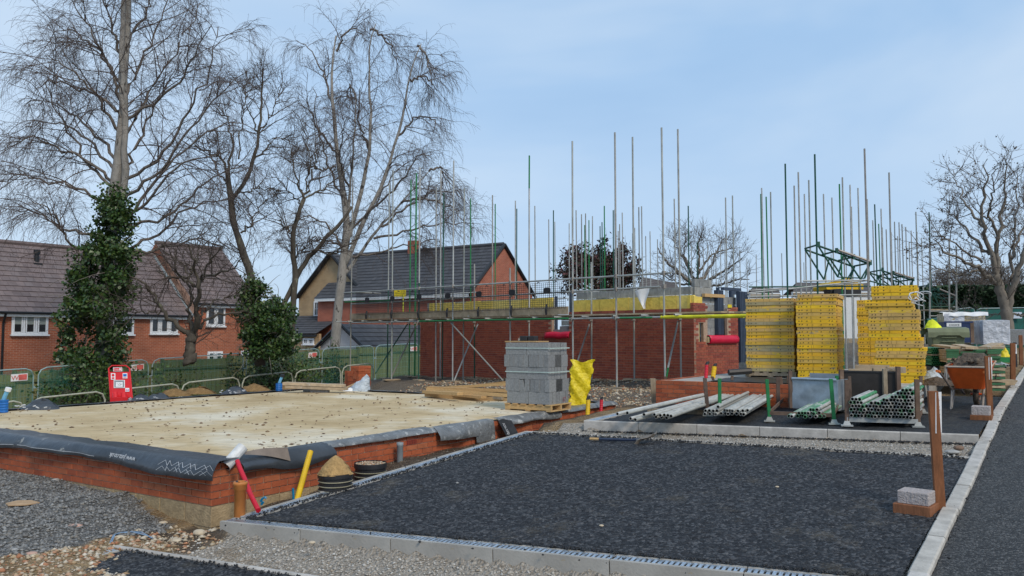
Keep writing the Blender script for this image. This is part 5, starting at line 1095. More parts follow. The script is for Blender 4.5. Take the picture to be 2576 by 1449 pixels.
# raised party wall and flashing where the second roof rises
p = hpt(476.5); outv = -LB
MB().prism([V(p[0], p[1], ZE2 - .05) + outv * .32, V(p[0], p[1], ZR2 - .05) + LB * RUN, V(p[0], p[1], ZR1 - .2) + LB * RUN, V(p[0], p[1], ZE1 - .2) + outv * .32], U * .1).build('party_wall_edge', m_hbrick, h2)
MB().prism([V(p[0], p[1], ZE1 + .03) + outv * .30, V(p[0], p[1], ZR1 + .10) + LB * RUN, V(p[0], p[1], ZR1 - .1) + LB * RUN, V(p[0], p[1], ZE1 - .1) + outv * .30], -U * .14).build('flashing', m_lead, h1)
def hwin(root, x0, x1, yt, yb, cols, blind=None, **k):
    a, b = hpt(x0), hpt(x1); zb_, zt = zat(yb, (a[1] + b[1]) / 2), zat(yt, (a[1] + b[1]) / 2); d = V(*(b - a)[:2], 0); return window(root, V(a[0], a[1], zb_) + outv * .01, norm(d), outv, np.linalg.norm(d), zt - zb_, cols, None, blind, **k)
w1 = hwin(h1, 27, 119, 789, 841, 3, .52); hwin(h1, 262, 335, 795, 841, 3, None); hwin(h1, 376, 446, 796, 839, 3); hwin(h2, 517, 564, 771, 820, 2); hwin(h2, 522, 560, 884, 920, 2, None, rails=.7); hwin(h2, 606, 640, 882, 925, 2)
q = hpt(5); MB().tube([V(q[0], q[1], -3) + outv * .08, V(q[0], q[1], ZE1 - .5) + outv * .08, V(q[0], q[1], ZE1 - .1) + outv * .28], .05, 7).build('downpipe', m_gutter, h1)
q = hpt(200); MB().par(V(q[0], q[1], zat(911, q[1])), U * .45, outv * .04, V(0, 0, .13)).build('vent_grille', m_gutter, h1)
# roof vent
f_ = .72; rv = hpt(150) ; vz = ZE1 + (ZR1 - ZE1) * f_ ; vp = V(rv[0], rv[1], vz) + LB * RUN * f_
vv_ = MB(); vv_.tube([vp - V(0, 0, .1), vp + V(0, 0, .5)], .1, 8); vv_.tube([vp + V(0, 0, .42), vp + V(0, 0, .62)], .14, 8); vv_.box(vp - V(0, 0, .12), .35, .4, .12, .9); vv_.build('roof_vent', m_gutter, h1)
# ---- tan house with dark roof and red gable in the centre
RDIR = LF.copy()                                      # ridge direction (to the left and away)
Gd = 53.0; apx = aty(1267, 616, Gd); zr = apx[2]; hw = 3.45
gl = apx - U * hw; gr_ = apx + U * hw; zeg = zat(727, gl[1]); gl[2] = gr_[2] = zeg
th = empty('tan_house', V(apx[0], apx[1], -1.5), 'tan brick house with dark tiled roof and a red brick gable behind the scaffold', 'house')
RL = 13.6
tiles_plane(th, 'roof_tiles', gl - U * .35 - V(0, 0, .28), gl - U * .35 + RDIR * RL - V(0, 0, .28), apx, apx + RDIR * RL, m_roof_dk, .36)
MB().quad(apx, apx + RDIR * RL, gr_ + RDIR * RL, gr_).build('rear_roof', m_roof_dk, th)
wallquad(th, 'gable_wall', [V(gl[0], gl[1], -2), V(gr_[0], gr_[1], -2), gr_, apx - V(0, 0, .02), gl], m_rbrick, U, inward=RDIR)
wallquad(th, 'front_wall', [V(gl[0], gl[1], -2), gl + V(0, 0, -.2), gl + RDIR * RL + V(0, 0, -.2), V(gl[0], gl[1], -2) + RDIR * RL], m_rbrick, RDIR, inward=U)
for s_, e_ in ((gl - U * .35 - V(0, 0, .28), apx), (gr_ + U * .3 - V(0, 0, .26), apx)): MB().tube([s_ - RDIR * .08, e_ + V(0, 0, .02) - RDIR * .08], .12, 6).build('verge', m_gutter, th)
MB().tube([apx + V(0, 0, .06), apx + RDIR * RL + V(0, 0, .06)], .13, 8).build('ridge_tiles', m_roof_dk, th)
MB().par(gl - U * .33 - V(0, 0, .5), RDIR * RL, U * .03, V(0, 0, .22)).build('fascia', m_fascia, th)
cp_ = apx + RDIR * 8.9 ; cz = zat(605, cp_[1]); cpx = online(1040, apx, RDIR)
mb = MB(); mb.box(V(cpx[0], cpx[1], zr - .5), .55, .75, zat(606, cpx[1]) - zr + .5, A55); me = mb.mesh('chimney', m_rbrick); uvwall(me, RDIR); co_ = bpy.data.objects.new('chimney', me); link(co_, th, (0, 0, 0))
# cross wing with tan gable
tg = aty(838, 638, 58.0); tl = tg + LF * 3.5; tr_ = tg - LF * 3.5; ztl = zat(751, tl[1]); tl[2] = tr_[2] = ztl
wallquad(th, 'gable_wall', [V(tl[0], tl[1], -2), V(tr_[0], tr_[1], -2), tr_, tg - V(0, 0, .02), tl], m_tbrick, LF, inward=U)
wl = 7.0
tiles_plane(th, 'roof_tiles', tr_ - LF * .3 - V(0, 0, .28) - U * .3, tr_ - LF * .3 - V(0, 0, .28) + U * wl, tg - U * .3, tg + U * wl, m_roof_dk, .36)
MB().quad(tg - U * .3, tg + U * wl, tl + U * wl, tl - U * .3).build('rear_roof', m_roof_dk, th)
for s_ in (tl + LF * .3 - V(0, 0, .28), tr_ - LF * .3 - V(0, 0, .28)): MB().tube([s_ - U * .32, tg + V(0, 0, .03) - U * .32], .12, 6).build('verge', m_gutter, th)
def tan_win(x0, x1, yt, yb, cols=2, bars=(2, 2)):
    a, b = online(x0, tg, LF), online(x1, tg, LF); zb_, zt = zat(yb, a[1]), zat(yt, a[1]); d = V(*(b - a)[:2], 0); return window(th, V(a[0], a[1], zb_) - U * .03, norm(d), -U, np.linalg.norm(d), zt - zb_, cols, bars)
tan_win(790, 817, 758, 796); tan_win(862, 882, 755, 790)
# lower lean-to
p0, p1 = online(748, tg, LF), online(866, tg, LF); z1 = zat(795, p0[1]); e0 = p0 - U * 2.6; e1 = p1 - U * 2.6; z0 = zat(840, e0[1])
tiles_plane(th, 'lean_to_tiles', V(e0[0], e0[1], z0), V(e1[0], e1[1], z0), V(p0[0], p0[1], z1), V(p1[0], p1[1], z1), m_roof_dk, .36)
wallquad(th, 'lean_to_wall', [V(e0[0], e0[1], -2) + U * .25, V(e1[0], e1[1], -2) + U * .25, V(e1[0], e1[1], z0) + U * .25, V(e0[0], e0[1], z0) + U * .25], m_tbrick, LF, inward=U)
MB().par(V(e1[0], e1[1], z0 - .2) - U * .01, V(*(e0 - e1)[:2], 0), U * .03, V(0, 0, .16)).build('fascia', m_gutter, th)
q0_, q1_ = online(757, e0, LF), online(785, e0, LF); window(th, V(q0_[0], q0_[1], zat(866, q0_[1])) + U * .21, norm(V(*(q1_ - q0_)[:2], 0)), -U, np.linalg.norm((q1_ - q0_)[:2]), .42, 2, (2, 2))
# ---- garage with white clad gable
ga = aty(864, 815, 44.0); gl2 = ga + LF * 1.75; gr2 = ga - LF * 1.75; zg = zat(872, gr2[1]); gl2[2] = gr2[2] = zg; gg = empty('garage', V(ga[0], ga[1], -1.4), 'small garage with white clad gable and dark tiled roof by the birch', 'garage')
wallquad(gg, 'gable_backing', [V(gl2[0], gl2[1], -2), V(gr2[0], gr2[1], -2), gr2, ga - V(0, 0, .03), gl2], m_fascia, LF, inward=U)
nc_ = 9; zc0 = zg - .25
for k in range(nc_):                                  # weatherboards
    z = zc0 + (ga[2] - zc0) * k / nc_; z2 = zc0 + (ga[2] - zc0) * (k + 1) / nc_; f = lambda zz: min(1, max(0, (ga[2] - zz) / (ga[2] - zg)))
    w_ = lambda zz: 1.75 * f(zz) - .03; b0, b1 = max(.04, w_(z)), max(.02, w_(z2)); o = V(ga[0], ga[1], 0) - U * .02
    MB().prism([o - LF * b0 + V(0, 0, z), o + LF * b0 + V(0, 0, z), o + LF * b1 + V(0, 0, z2 - .02), o - LF * b1 + V(0, 0, z2 - .02)], -U * (.02 + .003 * (k % 2))).build('weatherboard', m_fascia, gg)
tiles_plane(gg, 'roof_tiles', gr2 - LF * .25 - V(0, 0, .2) - U * .25, gr2 - LF * .25 - V(0, 0, .2) + U * 8.6, ga - U * .25, ga + U * 8.6, m_roof_dk, .36)
MB().quad(ga - U * .25, ga + U * 8.6, gl2 + U * 8.6, gl2 - U * .25).build('rear_roof', m_roof_dk, gg)
for s_ in (gl2 + LF * .25 - V(0, 0, .2), gr2 - LF * .25 - V(0, 0, .2)): MB().tube([s_ - U * .28, ga + V(0, 0, .03) - U * .28], .10, 6).build('verge', m_gutter, gg)
wallquad(gg, 'side_wall', [V(gr2[0], gr2[1], -2), V(gr2[0], gr2[1], -2) + U * 8.4, gr2 + U * 8.4, gr2], m_rbrick, U, inward=LF); MB().par(gr2 - LF * .22 - V(0, 0, .42), U * 8.4, LF * .03, V(0, 0, .2)).build('fascia', m_fascia, gg)
# ---- far roofs above the site on the right
def far_roof(x0, y0, x1, y1, yb, Y, mat, label, drop=2.6, dip=2.5):
    a, b = aty(x0, y0, Y + dip), aty(x1, y1, Y + dip); e0, e1 = aty(x0 - 8, yb, Y), aty(x1 + 8, yb, Y); root = empty('far_house', V(e0[0], e0[1], e0[2] - drop), label, 'house', 'far houses beyond the site')
    tiles_plane(root, 'roof_tiles', e0, e1, a, b, mat, .42, .6); MB().par(e0 - V(0, 0, drop), e1 - e0, V(0, .3, 0), V(0, 0, drop - .02)).build('wall', m_tbrick if False else m_fascia, root); MB().quad(a, b, b + V(0, dip, a[2] * 0 - (a[2] - e0[2])), a + V(0, dip, -(a[2] - e0[2]))).build('rear_roof', mat, root)
    MB().par(e0 - V(0, .05, .28), e1 - e0, V(0, .04, 0), V(0, 0, .2)).build('fascia', m_oldwood, root)
m_roof_g = M('grey_brown_tiles', [(.12, .105, .10), (.14, .125, .12)], .8, rand='isl')
far_roof(2003, 711, 2186, 712, 733, 44, m_roof_g, 'far brown roof behind the scaffold and yellow machine'); far_roof(1615, 697, 1700, 712, 726, 52, m_roof_g, 'far dark roof slope behind the bare round tree')
far_roof(1895, 722, 1955, 726, 737, 50, m_roof_g, 'small far roof left of the yellow stacks'); far_roof(2334, 738, 2463, 735, 748, 60, M('pale_roof', [(.22, .22, .22), (.26, .26, .25)], .8, rand='isl'), 'pale grey far roof above the dark hedge')
# ------------------------------------------------------------------ right-hand green fence
RF = aty(2400, 776, 34.0)
for k, (x0, x1) in enumerate(((2396, 2452), (2455, 2602))):
    a, b = aty(x0, 778 - k * 2, 34), aty(x1, 774, 34); root = empty('fence_panel', a - V(0, 0, 2), ['green sheeted fence panel left of the tree at the right', 'green sheeted fence panel behind the bare tree trunk with a pale sign'][k], 'fence panel', 'green sheeted fence panels on the right')
    MB().tube([a - V(0, 0, 2), a - V(0, 0, .2), a + V(.06, 0, -.06), a + V(.2, 0, 0), b - V(.2, 0, 0), b - V(.06, 0, .06), b - V(0, 0, .2), b - V(0, 0, 2)], .022, 7).build('frame', m_fgalv, root); MB().tube([a - V(0, 0, 1.05), b - V(0, 0, 1.05)], .02, 6).build('rail', m_fgalv, root)
    mb = MB(); mb.grid(np.array([[a + (b - a) * i / 16 + V(0, -.03 + .03 * math.sin(i * 1.7 + j), -.05 - 1.9 * j / 6) for i in range(17)] for j in range(7)])); mb.build('sheeting', m_netd, root, smooth=True)
    if k: sg = MB().par(aty(2544, 801, 33.8), V(.46, 0, 0), V(0, .02, 0), V(0, 0, .27)).build('sign', M('pale_blue_sign', (.55, .62, .72), .6, namt=.15, nscale=30), root)
# ------------------------------------------------------------------ trees: limbs follow the photograph, twigs grow from them
def vnorm(a): return a / (np.linalg.norm(a, axis=-1, keepdims=True) + 1e-9)
def grow(P, D, Ln, r0, r1, nseg, wander, grav, rg, up=0.0):
    n = len(P); nodes = np.zeros((n, nseg + 1, 3)); nodes[:, 0] = P; d = vnorm(D); st = (Ln / nseg)[:, None]
    for k in range(nseg):
        d = vnorm(d + wander * rg.standard_normal((n, 3)) + np.array([0, 0, -1.0]) * (grav * (k + 1) / nseg) + np.array([0, 0, up])); nodes[:, k + 1] = nodes[:, k] + d * st
    t = np.linspace(0, 1, nseg + 1)[None]; return nodes, np.asarray(r0)[:, None] * (1 - t) + np.asarray(r1)[:, None] * t
def spawn(nodes, k, t0, t1, amin, amax, rg, flat=0.0):
    n, m = nodes.shape[:2]; t = (t0 + (t1 - t0) * rg.random((n, k))) * (m - 1); i = np.clip(t.astype(int), 0, m - 2); f = (t - i)[..., None]; b = np.arange(n)[:, None]
    P = nodes[b, i] * (1 - f) + nodes[b, i + 1] * f; T = vnorm(nodes[b, i + 1] - nodes[b, i]); q = rg.standard_normal((n, k, 3)); q[..., 2] *= (1 - flat); q = vnorm(q - (q * T).sum(-1, keepdims=True) * T)
    a = np.radians(amin + (amax - amin) * rg.random((n, k)))[..., None]; return P.reshape(-1, 3), (T * np.cos(a) + q * np.sin(a)).reshape(-1, 3), (t / (m - 1)).reshape(-1), np.repeat(np.arange(n), k)
def tubes(sets, sides):
    Vs, Fs, o = [], [], 0
    for nodes, rad in sets:
        n, m = nodes.shape[:2]; T = np.zeros_like(nodes); T[:, 1:-1] = nodes[:, 2:] - nodes[:, :-2]; T[:, 0] = nodes[:, 1] - nodes[:, 0]; T[:, -1] = nodes[:, -1] - nodes[:, -2]; T = vnorm(T)
        ref = np.where(np.abs(T[..., 2:3]) < .9, np.array([0, 0, 1.0]), np.array([1.0, 0, 0])); A = vnorm(np.cross(T, ref)); B = np.cross(T, A)
        th = np.arange(sides) * 2 * np.pi / sides; v = nodes[:, :, None] + rad[:, :, None, None] * (np.cos(th)[None, None, :, None] * A[:, :, None] + np.sin(th)[None, None, :, None] * B[:, :, None])
        Vs.append(v.reshape(-1, 3)); i = o + np.arange(n * m * sides).reshape(n, m, sides); j = np.roll(i, -1, 2)
        Fs.append(np.stack([i[:, :-1], j[:, :-1], j[:, 1:], i[:, 1:]], -1).reshape(-1, 4)); o += n * m * sides
    return np.concatenate(Vs), np.concatenate(Fs)
def resample(pts, n):
    pts = np.array(pts, float); s = np.concatenate([[0], np.cumsum(np.linalg.norm(np.diff(pts, axis=0), axis=1))]); t = np.linspace(0, s[-1], n + 1)
    out = np.stack([np.interp(t, s, pts[:, k]) for k in range(pts.shape[1])], -1)
    for _ in range(2): out[1:-1] = .25 * out[:-2] + .5 * out[1:-1] + .25 * out[2:]
    return out
def limb3d(pts, Y, bend, n=16): 
    p = resample(pts, n); return np.array([aty(x, y, Y + bend * (k / n) ** 1.2) for k, (x, y) in enumerate(p)])
def bark(name, cols, spot=None, nsc=5): return M(name, cols, .9, nscale=nsc, namt=.4, spot=spot, stretch=(1, 1, .45), bump=(18, .6, .03))
m_birch = bark('birch_bark', (.30, .28, .25), (4, .56, (.05, .045, .04)), 4)
m_birch_t = M('birch_twigs', (.11, .085, .075), .9, namt=.3); m_bark_d = bark('dark_bark', (.085, .072, .055), (5, .6, (.16, .16, .11)))
m_bark_g = bark('grey_bark', (.19, .165, .135), (5, .6, (.10, .085, .07))); m_twig_d = M('dark_twigs', (.085, .066, .054), .9, namt=.3); m_twig_g = M('grey_twigs', (.12, .10, .085), .9, namt=.3)
m_limb_b = M('birch_limbs', (.17, .145, .125), .9, nscale=7, namt=.5, spot=(6, .55, (.06, .05, .045)))
def make_tree(label, base, Y, trunks, limbs, mt, ml, mw, seed, n2, n3, n4, len2, len3, len4, droop, tw=.006, cat='tree', up2=.0, group=None, ang=(28, 60), name='tree', wand=.12, l_r=.05, bendr=2.6):
    """trunks / limbs: lists of (points in the picture, start radius, end radius); n2..n4 children per branch of the three finer orders"""
    rg = np.random.default_rng(seed); bx = aty(*base, Y); root = empty(name, bx, label, cat, group); mains = []; tsets = []
    tb = MB()
    for k, (pts, r0, r1) in enumerate(trunks):
        nd = limb3d(pts, Y, (rg.random() - .5) * 1.2 * (k > 0)); nd[1:-1] += .02 * rg.standard_normal((len(nd) - 2, 3)); rr = np.linspace(r0, r1, len(nd)) * (1 + .06 * rg.standard_normal(len(nd))); tb.tube(list(nd), list(rr), 10); mains.append((nd, r1))
    tb.build('trunk', mt, root, smooth=True, at=bx)
    L1 = []
    for pts, r0, r1 in limbs:
        b = bendr * (rg.random() - .5) * 2; nd = limb3d(pts, Y, b); nd[1:] += .05 * rg.standard_normal((len(nd) - 1, 3)); L1.append((nd, np.linspace(r0, r1, len(nd))))
    for nd, r1 in mains:                              # the upper half of each trunk bears branches as well
        L1.append((nd[len(nd) // 3 * 1:][:], None))
    m = 17; N1 = np.array([resample(nd, m - 1) for nd, _ in L1]); lens = np.linalg.norm(np.diff(N1, axis=1), axis=2).sum(1)
    lm = [(nd[None], rr[None]) for nd, rr in L1 if rr is not None]
    lsets = lm[:]
    P, D, t, par = spawn(N1, n2, .15, .98, *ang, rg); Ln = len2 * (.5 + .8 * rg.random(len(P))) * (1.15 - .6 * t); N2, R2 = grow(P, D, Ln, np.full(len(P), .020) * (1.2 - .6 * t), np.full(len(P), .007), 8, wand, droop * .25, rg, up2); lsets2 = [(N2, R2)]
    P, D, t, par = spawn(N2, n3, .15, 1.0, 25, 65, rg); Ln = len3 * (.4 + .9 * rg.random(len(P))); N3, R3 = grow(P, D, Ln, np.full(len(P), tw * 1.5), np.full(len(P), tw * .9), 6, wand * 1.1, droop * .7, rg, up2)
    P, D, t, par = spawn(N3, n4, .1, 1.0, 20, 60, rg); Ln = len4 * (.4 + .9 * rg.random(len(P))); N4, R4 = grow(P, D, Ln, np.full(len(P), tw), np.full(len(P), tw * .55), 4, wand, droop, rg, up2)
    if lsets:
        v, f = tubes(lsets, 7); mesh_obj('limbs', np_mesh('limbs', v - bx, f, ml, True), root, at=bx)
    v, f = tubes(lsets2, 4); v2, f2 = tubes([(N3, R3), (N4, R4)], 3); me = np_mesh('crown', np.concatenate([v, v2]) - bx, np.concatenate([f, f2 + len(v)]), mw); mesh_obj('crown', me, root, at=bx)
    return root, bx, N2, N3
def leaves(name, C, size, mat, parent, at, seed, up=.3):
    rg = np.random.default_rng(seed); n = len(C); s = size[0] + (size[1] - size[0]) * rg.random(n); nrm = vnorm(rg.standard_normal((n, 3)) + np.array([0, -.35, up])); a = vnorm(np.cross(nrm, rg.standard_normal((n, 3)))); b = np.cross(nrm, a)
    sh = np.array([(-.5, 0), (-.12, .42), (.5, 0), (-.12, -.42)]); fold = np.array([0, .12, -.05, .12]); v = C[:, None] + s[:, None, None] * (sh[None, :, :1] * a[:, None] + sh[None, :, 1:] * b[:, None] + fold[None, :, None] * nrm[:, None])
    return mesh_obj(name, np_mesh(name, v.reshape(-1, 3) - at, np.arange(n * 4).reshape(n, 4), mat), parent, at=at)
m_ivy = M('ivy_leaves', [(.018, .045, .012), (.030, .075, .016), (.055, .105, .020), (.022, .055, .014), (.085, .125, .025), (.014, .034, .010)], .45, rand='isl', namt=.15, spec=.5)
m_leaf_sc = M('scrub_leaves', [(.07, .13, .03), (.04, .085, .02), (.14, .17, .05)], .6, rand='isl', namt=.15)
def ivy(root, at, prof, Y, n, seed, size=(.07, .13), clump=90, dep=.8):
    """prof: rows of (y, x left, x right) in the picture outlining the ivy mass; leaves gather in clumps through its volume"""
    rg = np.random.default_rng(seed); prof = np.array(prof, float); ys = prof[:, 0]; wts = (prof[:, 2] - prof[:, 1]); yy = np.linspace(ys[0], ys[-1], 400); ww = np.interp(yy, ys, wts); cdf = np.cumsum(ww) / ww.sum()
    cy = np.interp(rg.random(clump), cdf, yy); xl, xr = np.interp(cy, ys, prof[:, 1]), np.interp(cy, ys, prof[:, 2]); ph = rg.random(clump) * 2 * np.pi; rr = np.sqrt(rg.random(clump)) * .5 + .40; rr = np.minimum(rr, .88)
    cx = (xl + xr) / 2 + (xr - xl) / 2 * rr * np.cos(ph); hwm = (xr - xl) / 2 / F * Y; cyd = Y + hwm * rr * np.sin(ph) * dep
    C = np.array([aty(a, b, c) for a, b, c in zip(cx, cy, cyd)]); rad = .22 + .26 * rg.random(clump); k = rg.integers(0, clump, n); q = vnorm(rg.standard_normal((n, 3))) * (rg.random(n) ** .4)[:, None] * rad[k][:, None] * [1, 1, .8]
    leaves('ivy', C[k] + q, size, m_ivy, root, at, seed + 1)
    nst = 60; kk = rg.integers(0, clump, nst); Nn, Rr = grow(C[kk], rg.standard_normal((nst, 3)) + [0, -.3, .4], .6 + .9 * rg.random(nst), np.full(nst, .012), np.full(nst, .005), 6, .25, .3, rg); v, f = tubes([(Nn, Rr)], 4); mesh_obj('ivy_stems', np_mesh('ivy_stems', v - at, f, m_bark_g), root, at=at)
# --- the big birch with ivy
T = [([(255, 960), (262, 850), (270, 700), (283, 560), (292, 450), (303, 380), (310, 250), (315, 120), (322, 0), (330, -150)], .24, .09),
     ([(280, 600), (308, 500), (316, 440), (318, 330), (306, 200), (309, 60), (318, -120)], .12, .06)]
Lb = [[(318, 450), (380, 420), (430, 360), (500, 240), (540, 130), (548, 60)], [(320, 490), (400, 440), (470, 330), (560, 230), (612, 190)], [(325, 545), (420, 420), (520, 330), (600, 300), (640, 330)], [(315, 340), (370, 240), (430, 150), (480, 60), (505, 0)],
      [(312, 250), (350, 160), (400, 70), (430, -30)], [(310, 560), (400, 560), (500, 480), (570, 420), (612, 410)], [(305, 640), (400, 590), (480, 520), (560, 500), (620, 520)], [(290, 400), (260, 360), (200, 300), (120, 250), (62, 262)], [(300, 330), (250, 250), (180, 170), (120, 135)],
      [(285, 460), (220, 400), (140, 370), (60, 345), (15, 365)], [(280, 520), (200, 470), (100, 450), (30, 440), (-10, 470)], [(270, 600), (200, 590), (160, 580), (90, 530), (30, 530)], [(262, 650), (200, 640), (170, 600), (130, 530), (80, 500)], [(305, 250), (270, 150), (220, 60), (175, -10)], [(308, 150), (280, 60), (250, -40)],
      [(315, 120), (360, 40), (400, -60)], [(312, 420), (350, 360), (390, 260), (430, 200), (470, 170)], [(295, 470), (230, 430), (170, 330), (110, 200)], [(318, 300), (400, 250), (470, 190), (530, 60)], [(300, 560), (380, 500), (450, 400), (520, 400), (580, 380)], [(290, 430), (210, 340), (140, 300), (70, 320)], [(305, 210), (240, 120), (170, 70), (130, 90)], [(325, 640), (420, 620), (500, 600), (560, 620)], [(300, 280), (220, 230), (140, 200), (90, 220)]]
t1, at1, _, _ = make_tree('tall bare silver birch with drooping twigs and ivy clad trunk, left of the photo', (262, 915), 25.5, T, [(p, .055, .012) for p in Lb], m_birch, m_limb_b, m_birch_t, 101, 11, 9, 5, 2.2, 1.05, .55, .42, .0038)
ivy(t1, at1, [(480, 268, 312), (540, 250, 330), (590, 220, 345), (640, 185, 345), (700, 172, 335), (760, 160, 330), (820, 148, 330), (870, 135, 325), (905, 150, 310), (925, 175, 300)], 24.6, 15000, 201, (.07, .14), 150)
# --- leaning tree with ivy foot
t2, at2, _, _ = make_tree('slim leaning bare tree with an ivy mound at its foot', (660, 890), 27.0, [([(655, 920), (648, 790), (636, 700), (612, 640), (598, 600), (583, 545), (577, 470), (572, 430)], .17, .085), ([(585, 500), (620, 455), (640, 400), (652, 330), (660, 230), (661, 170)], .075, .02)],
    [([(575, 440), (560, 400), (520, 380), (480, 370), (450, 345)], .05, .012), ([(575, 440), (590, 350), (570, 300), (540, 270)], .05, .012), ([(605, 586), (625, 570), (640, 540), (668, 505)], .035, .015), ([(640, 400), (690, 350), (735, 340)], .035, .01), ([(652, 330), (690, 270), (715, 210)], .03, .01), ([(650, 340), (620, 260), (600, 200)], .03, .01), ([(590, 490), (650, 470), (700, 480)], .03, .01), ([(577, 470), (540, 420), (520, 350)], .03, .01), ([(600, 400), (600, 330), (620, 240), (612, 190)], .03, .01)],
    m_bark_d, m_bark_d, m_twig_d, 103, 10, 6, 3, 1.3, .6, .35, .02, .0045, up2=.06)
ivy(t2, at2, [(705, 625, 650), (740, 615, 675), (780, 600, 740), (830, 590, 750), (870, 600, 745), (895, 620, 720)], 26.3, 9000, 203, (.07, .13), 90)
# --- twin-stemmed tree
t3, at3, _, _ = make_tree('twin-stemmed dark bare tree between the ivy mound and the birch clump', (735, 880), 29.0, [([(728, 890), (735, 790), (742, 740), (745, 690), (735, 640), (735, 590), (752, 530), (765, 500)], .13, .075), ([(705, 790), (722, 745), (760, 670), (790, 630), (830, 590), (870, 545), (885, 520)], .11, .05)],
    [([(765, 500), (740, 430), (730, 370)], .05, .01), ([(765, 500), (790, 430), (800, 370), (790, 320)], .05, .01), ([(735, 590), (715, 570), (700, 548)], .03, .02), ([(765, 500), (820, 470), (860, 440), (890, 400)], .04, .01), ([(742, 650), (770, 620), (800, 600)], .03, .01), ([(790, 630), (840, 640), (900, 600), (940, 560)], .035, .01), ([(760, 520), (720, 470), (690, 440)], .03, .01), ([(770, 480), (780, 400), (770, 330), (760, 300)], .03, .01)],
    m_bark_d, m_bark_d, m_twig_d, 105, 9, 6, 3, 1.3, .7, .4, .1, .0045, up2=.02)
# --- small spreading tree in front of the house
t4, at4, _, _ = make_tree('small bare many-branched tree with dark trunk in front of the orange house', (480, 885), 25.0, [([(478, 915), (478, 880), (485, 840)], .19, .14)],
    [([(482, 850), (440, 810), (410, 785), (385, 735), (350, 700), (320, 690)], .09, .02), ([(485, 845), (497, 790), (500, 720), (488, 660), (480, 620)], .11, .02), ([(485, 840), (470, 800), (478, 740), (470, 680), (440, 640)], .07, .015), ([(490, 845), (520, 800), (570, 790), (620, 780), (660, 790)], .06, .012), ([(490, 720), (530, 690), (580, 680), (620, 650)], .05, .012), ([(500, 760), (505, 700), (540, 640), (560, 610)], .05, .012), ([(485, 720), (450, 690), (430, 640), (400, 610)], .05, .012), ([(410, 785), (370, 790), (330, 780)], .03, .01), ([(495, 800), (540, 760), (600, 740)], .04, .01), ([(480, 690), (500, 640), (500, 600)], .04, .01), ([(470, 700), (420, 700), (380, 660)], .04, .01)],
    m_bark_d, m_bark_d, m_twig_d, 107, 7, 4, 3, 1.4, .75, .4, .05, .0045, wand=.16)
# --- multi-stemmed birch behind the scaffold end
T5 = [([(838, 920), (843, 830), (858, 720), (866, 640), (876, 560), (862, 470), (846, 380), (836, 260), (830, 170), (845, 90)], .24, .03), ([(868, 640), (892, 540), (915, 460), (932, 380), (932, 250), (928, 140), (930, 75), (945, 60)], .12, .02), ([(862, 680), (900, 590), (955, 480), (1000, 350), (1025, 230), (1040, 150), (1060, 110)], .12, .02), ([(860, 700), (940, 590), (1010, 510), (1080, 430)], .09, .02), ([(870, 600), (880, 480), (890, 380), (895, 250)], .08, .02)]
L5 = [[(862, 500), (820, 400), (795, 300), (790, 220)], [(836, 260), (810, 170), (770, 110), (745, 105)], [(845, 380), (800, 330), (770, 240)], [(846, 130), (870, 80), (900, 70), (912, 110)], [(930, 75), (955, 80), (985, 120), (1000, 165)], [(1050, 115), (1075, 140), (1080, 190)], [(1030, 200), (1070, 190), (1100, 230)], [(1000, 350), (1050, 290), (1095, 300), (1092, 330)], [(1080, 430), (1110, 420), (1115, 470)], [(960, 570), (1050, 500), (1130, 470), (1180, 520)], [(940, 600), (1030, 580), (1120, 560), (1190, 560)], [(868, 640), (820, 560), (770, 540), (720, 580)], [(872, 580), (930, 540), (990, 430), (1040, 400)], [(870, 620), (800, 600), (740, 620)], [(895, 250), (880, 210), (870, 250)], [(880, 480), (850, 400), (870, 300)], [(900, 560), (990, 480), (1060, 380), (1090, 390)], [(865, 650), (930, 640), (1020, 620), (1100, 600)], [(932, 380), (900, 300), (905, 220)], [(1010, 510), (1080, 500), (1140, 520), (1170, 560)], [(845, 420), (800, 430), (760, 400)]]
t5, at5, _, _ = make_tree('bare many-stemmed birch with weeping twigs behind the left end of the scaffold', (840, 880), 36.0, T5, [(p, .06, .014) for p in L5], m_birch, m_limb_b, m_birch_t, 109, 10, 8, 4, 2.0, 1.1, .65, .5, .0046, bendr=3.5)
# --- far trees
t6, at6, _, _ = make_tree('round bare tree behind the poles in the middle distance', (1755, 760), 56.0, [([(1752, 790), (1752, 740), (1750, 715)], .3, .22)], [([(1750, 720), (1710, 690), (1670, 650), (1650, 620)], .14, .03), ([(1750, 720), (1730, 670), (1700, 620), (1690, 595)], .14, .03), ([(1752, 715), (1760, 660), (1755, 610), (1760, 590)], .14, .03), ([(1752, 715), (1790, 670), (1810, 620), (1820, 600)], .14, .03), ([(1755, 720), (1810, 690), (1850, 660), (1870, 650)], .14, .03), ([(1755, 728), (1820, 715), (1870, 700), (1885, 705)], .1, .03), ([(1750, 720), (1700, 710), (1660, 690)], .1, .03), ([(1760, 680), (1790, 640), (1840, 625)], .09, .03), ([(1740, 690), (1720, 640), (1725, 600)], .09, .03)],
    m_bark_g, m_bark_g, m_twig_g, 111, 9, 5, 3, 2.2, 1.0, .5, 0, .009, up2=.08)
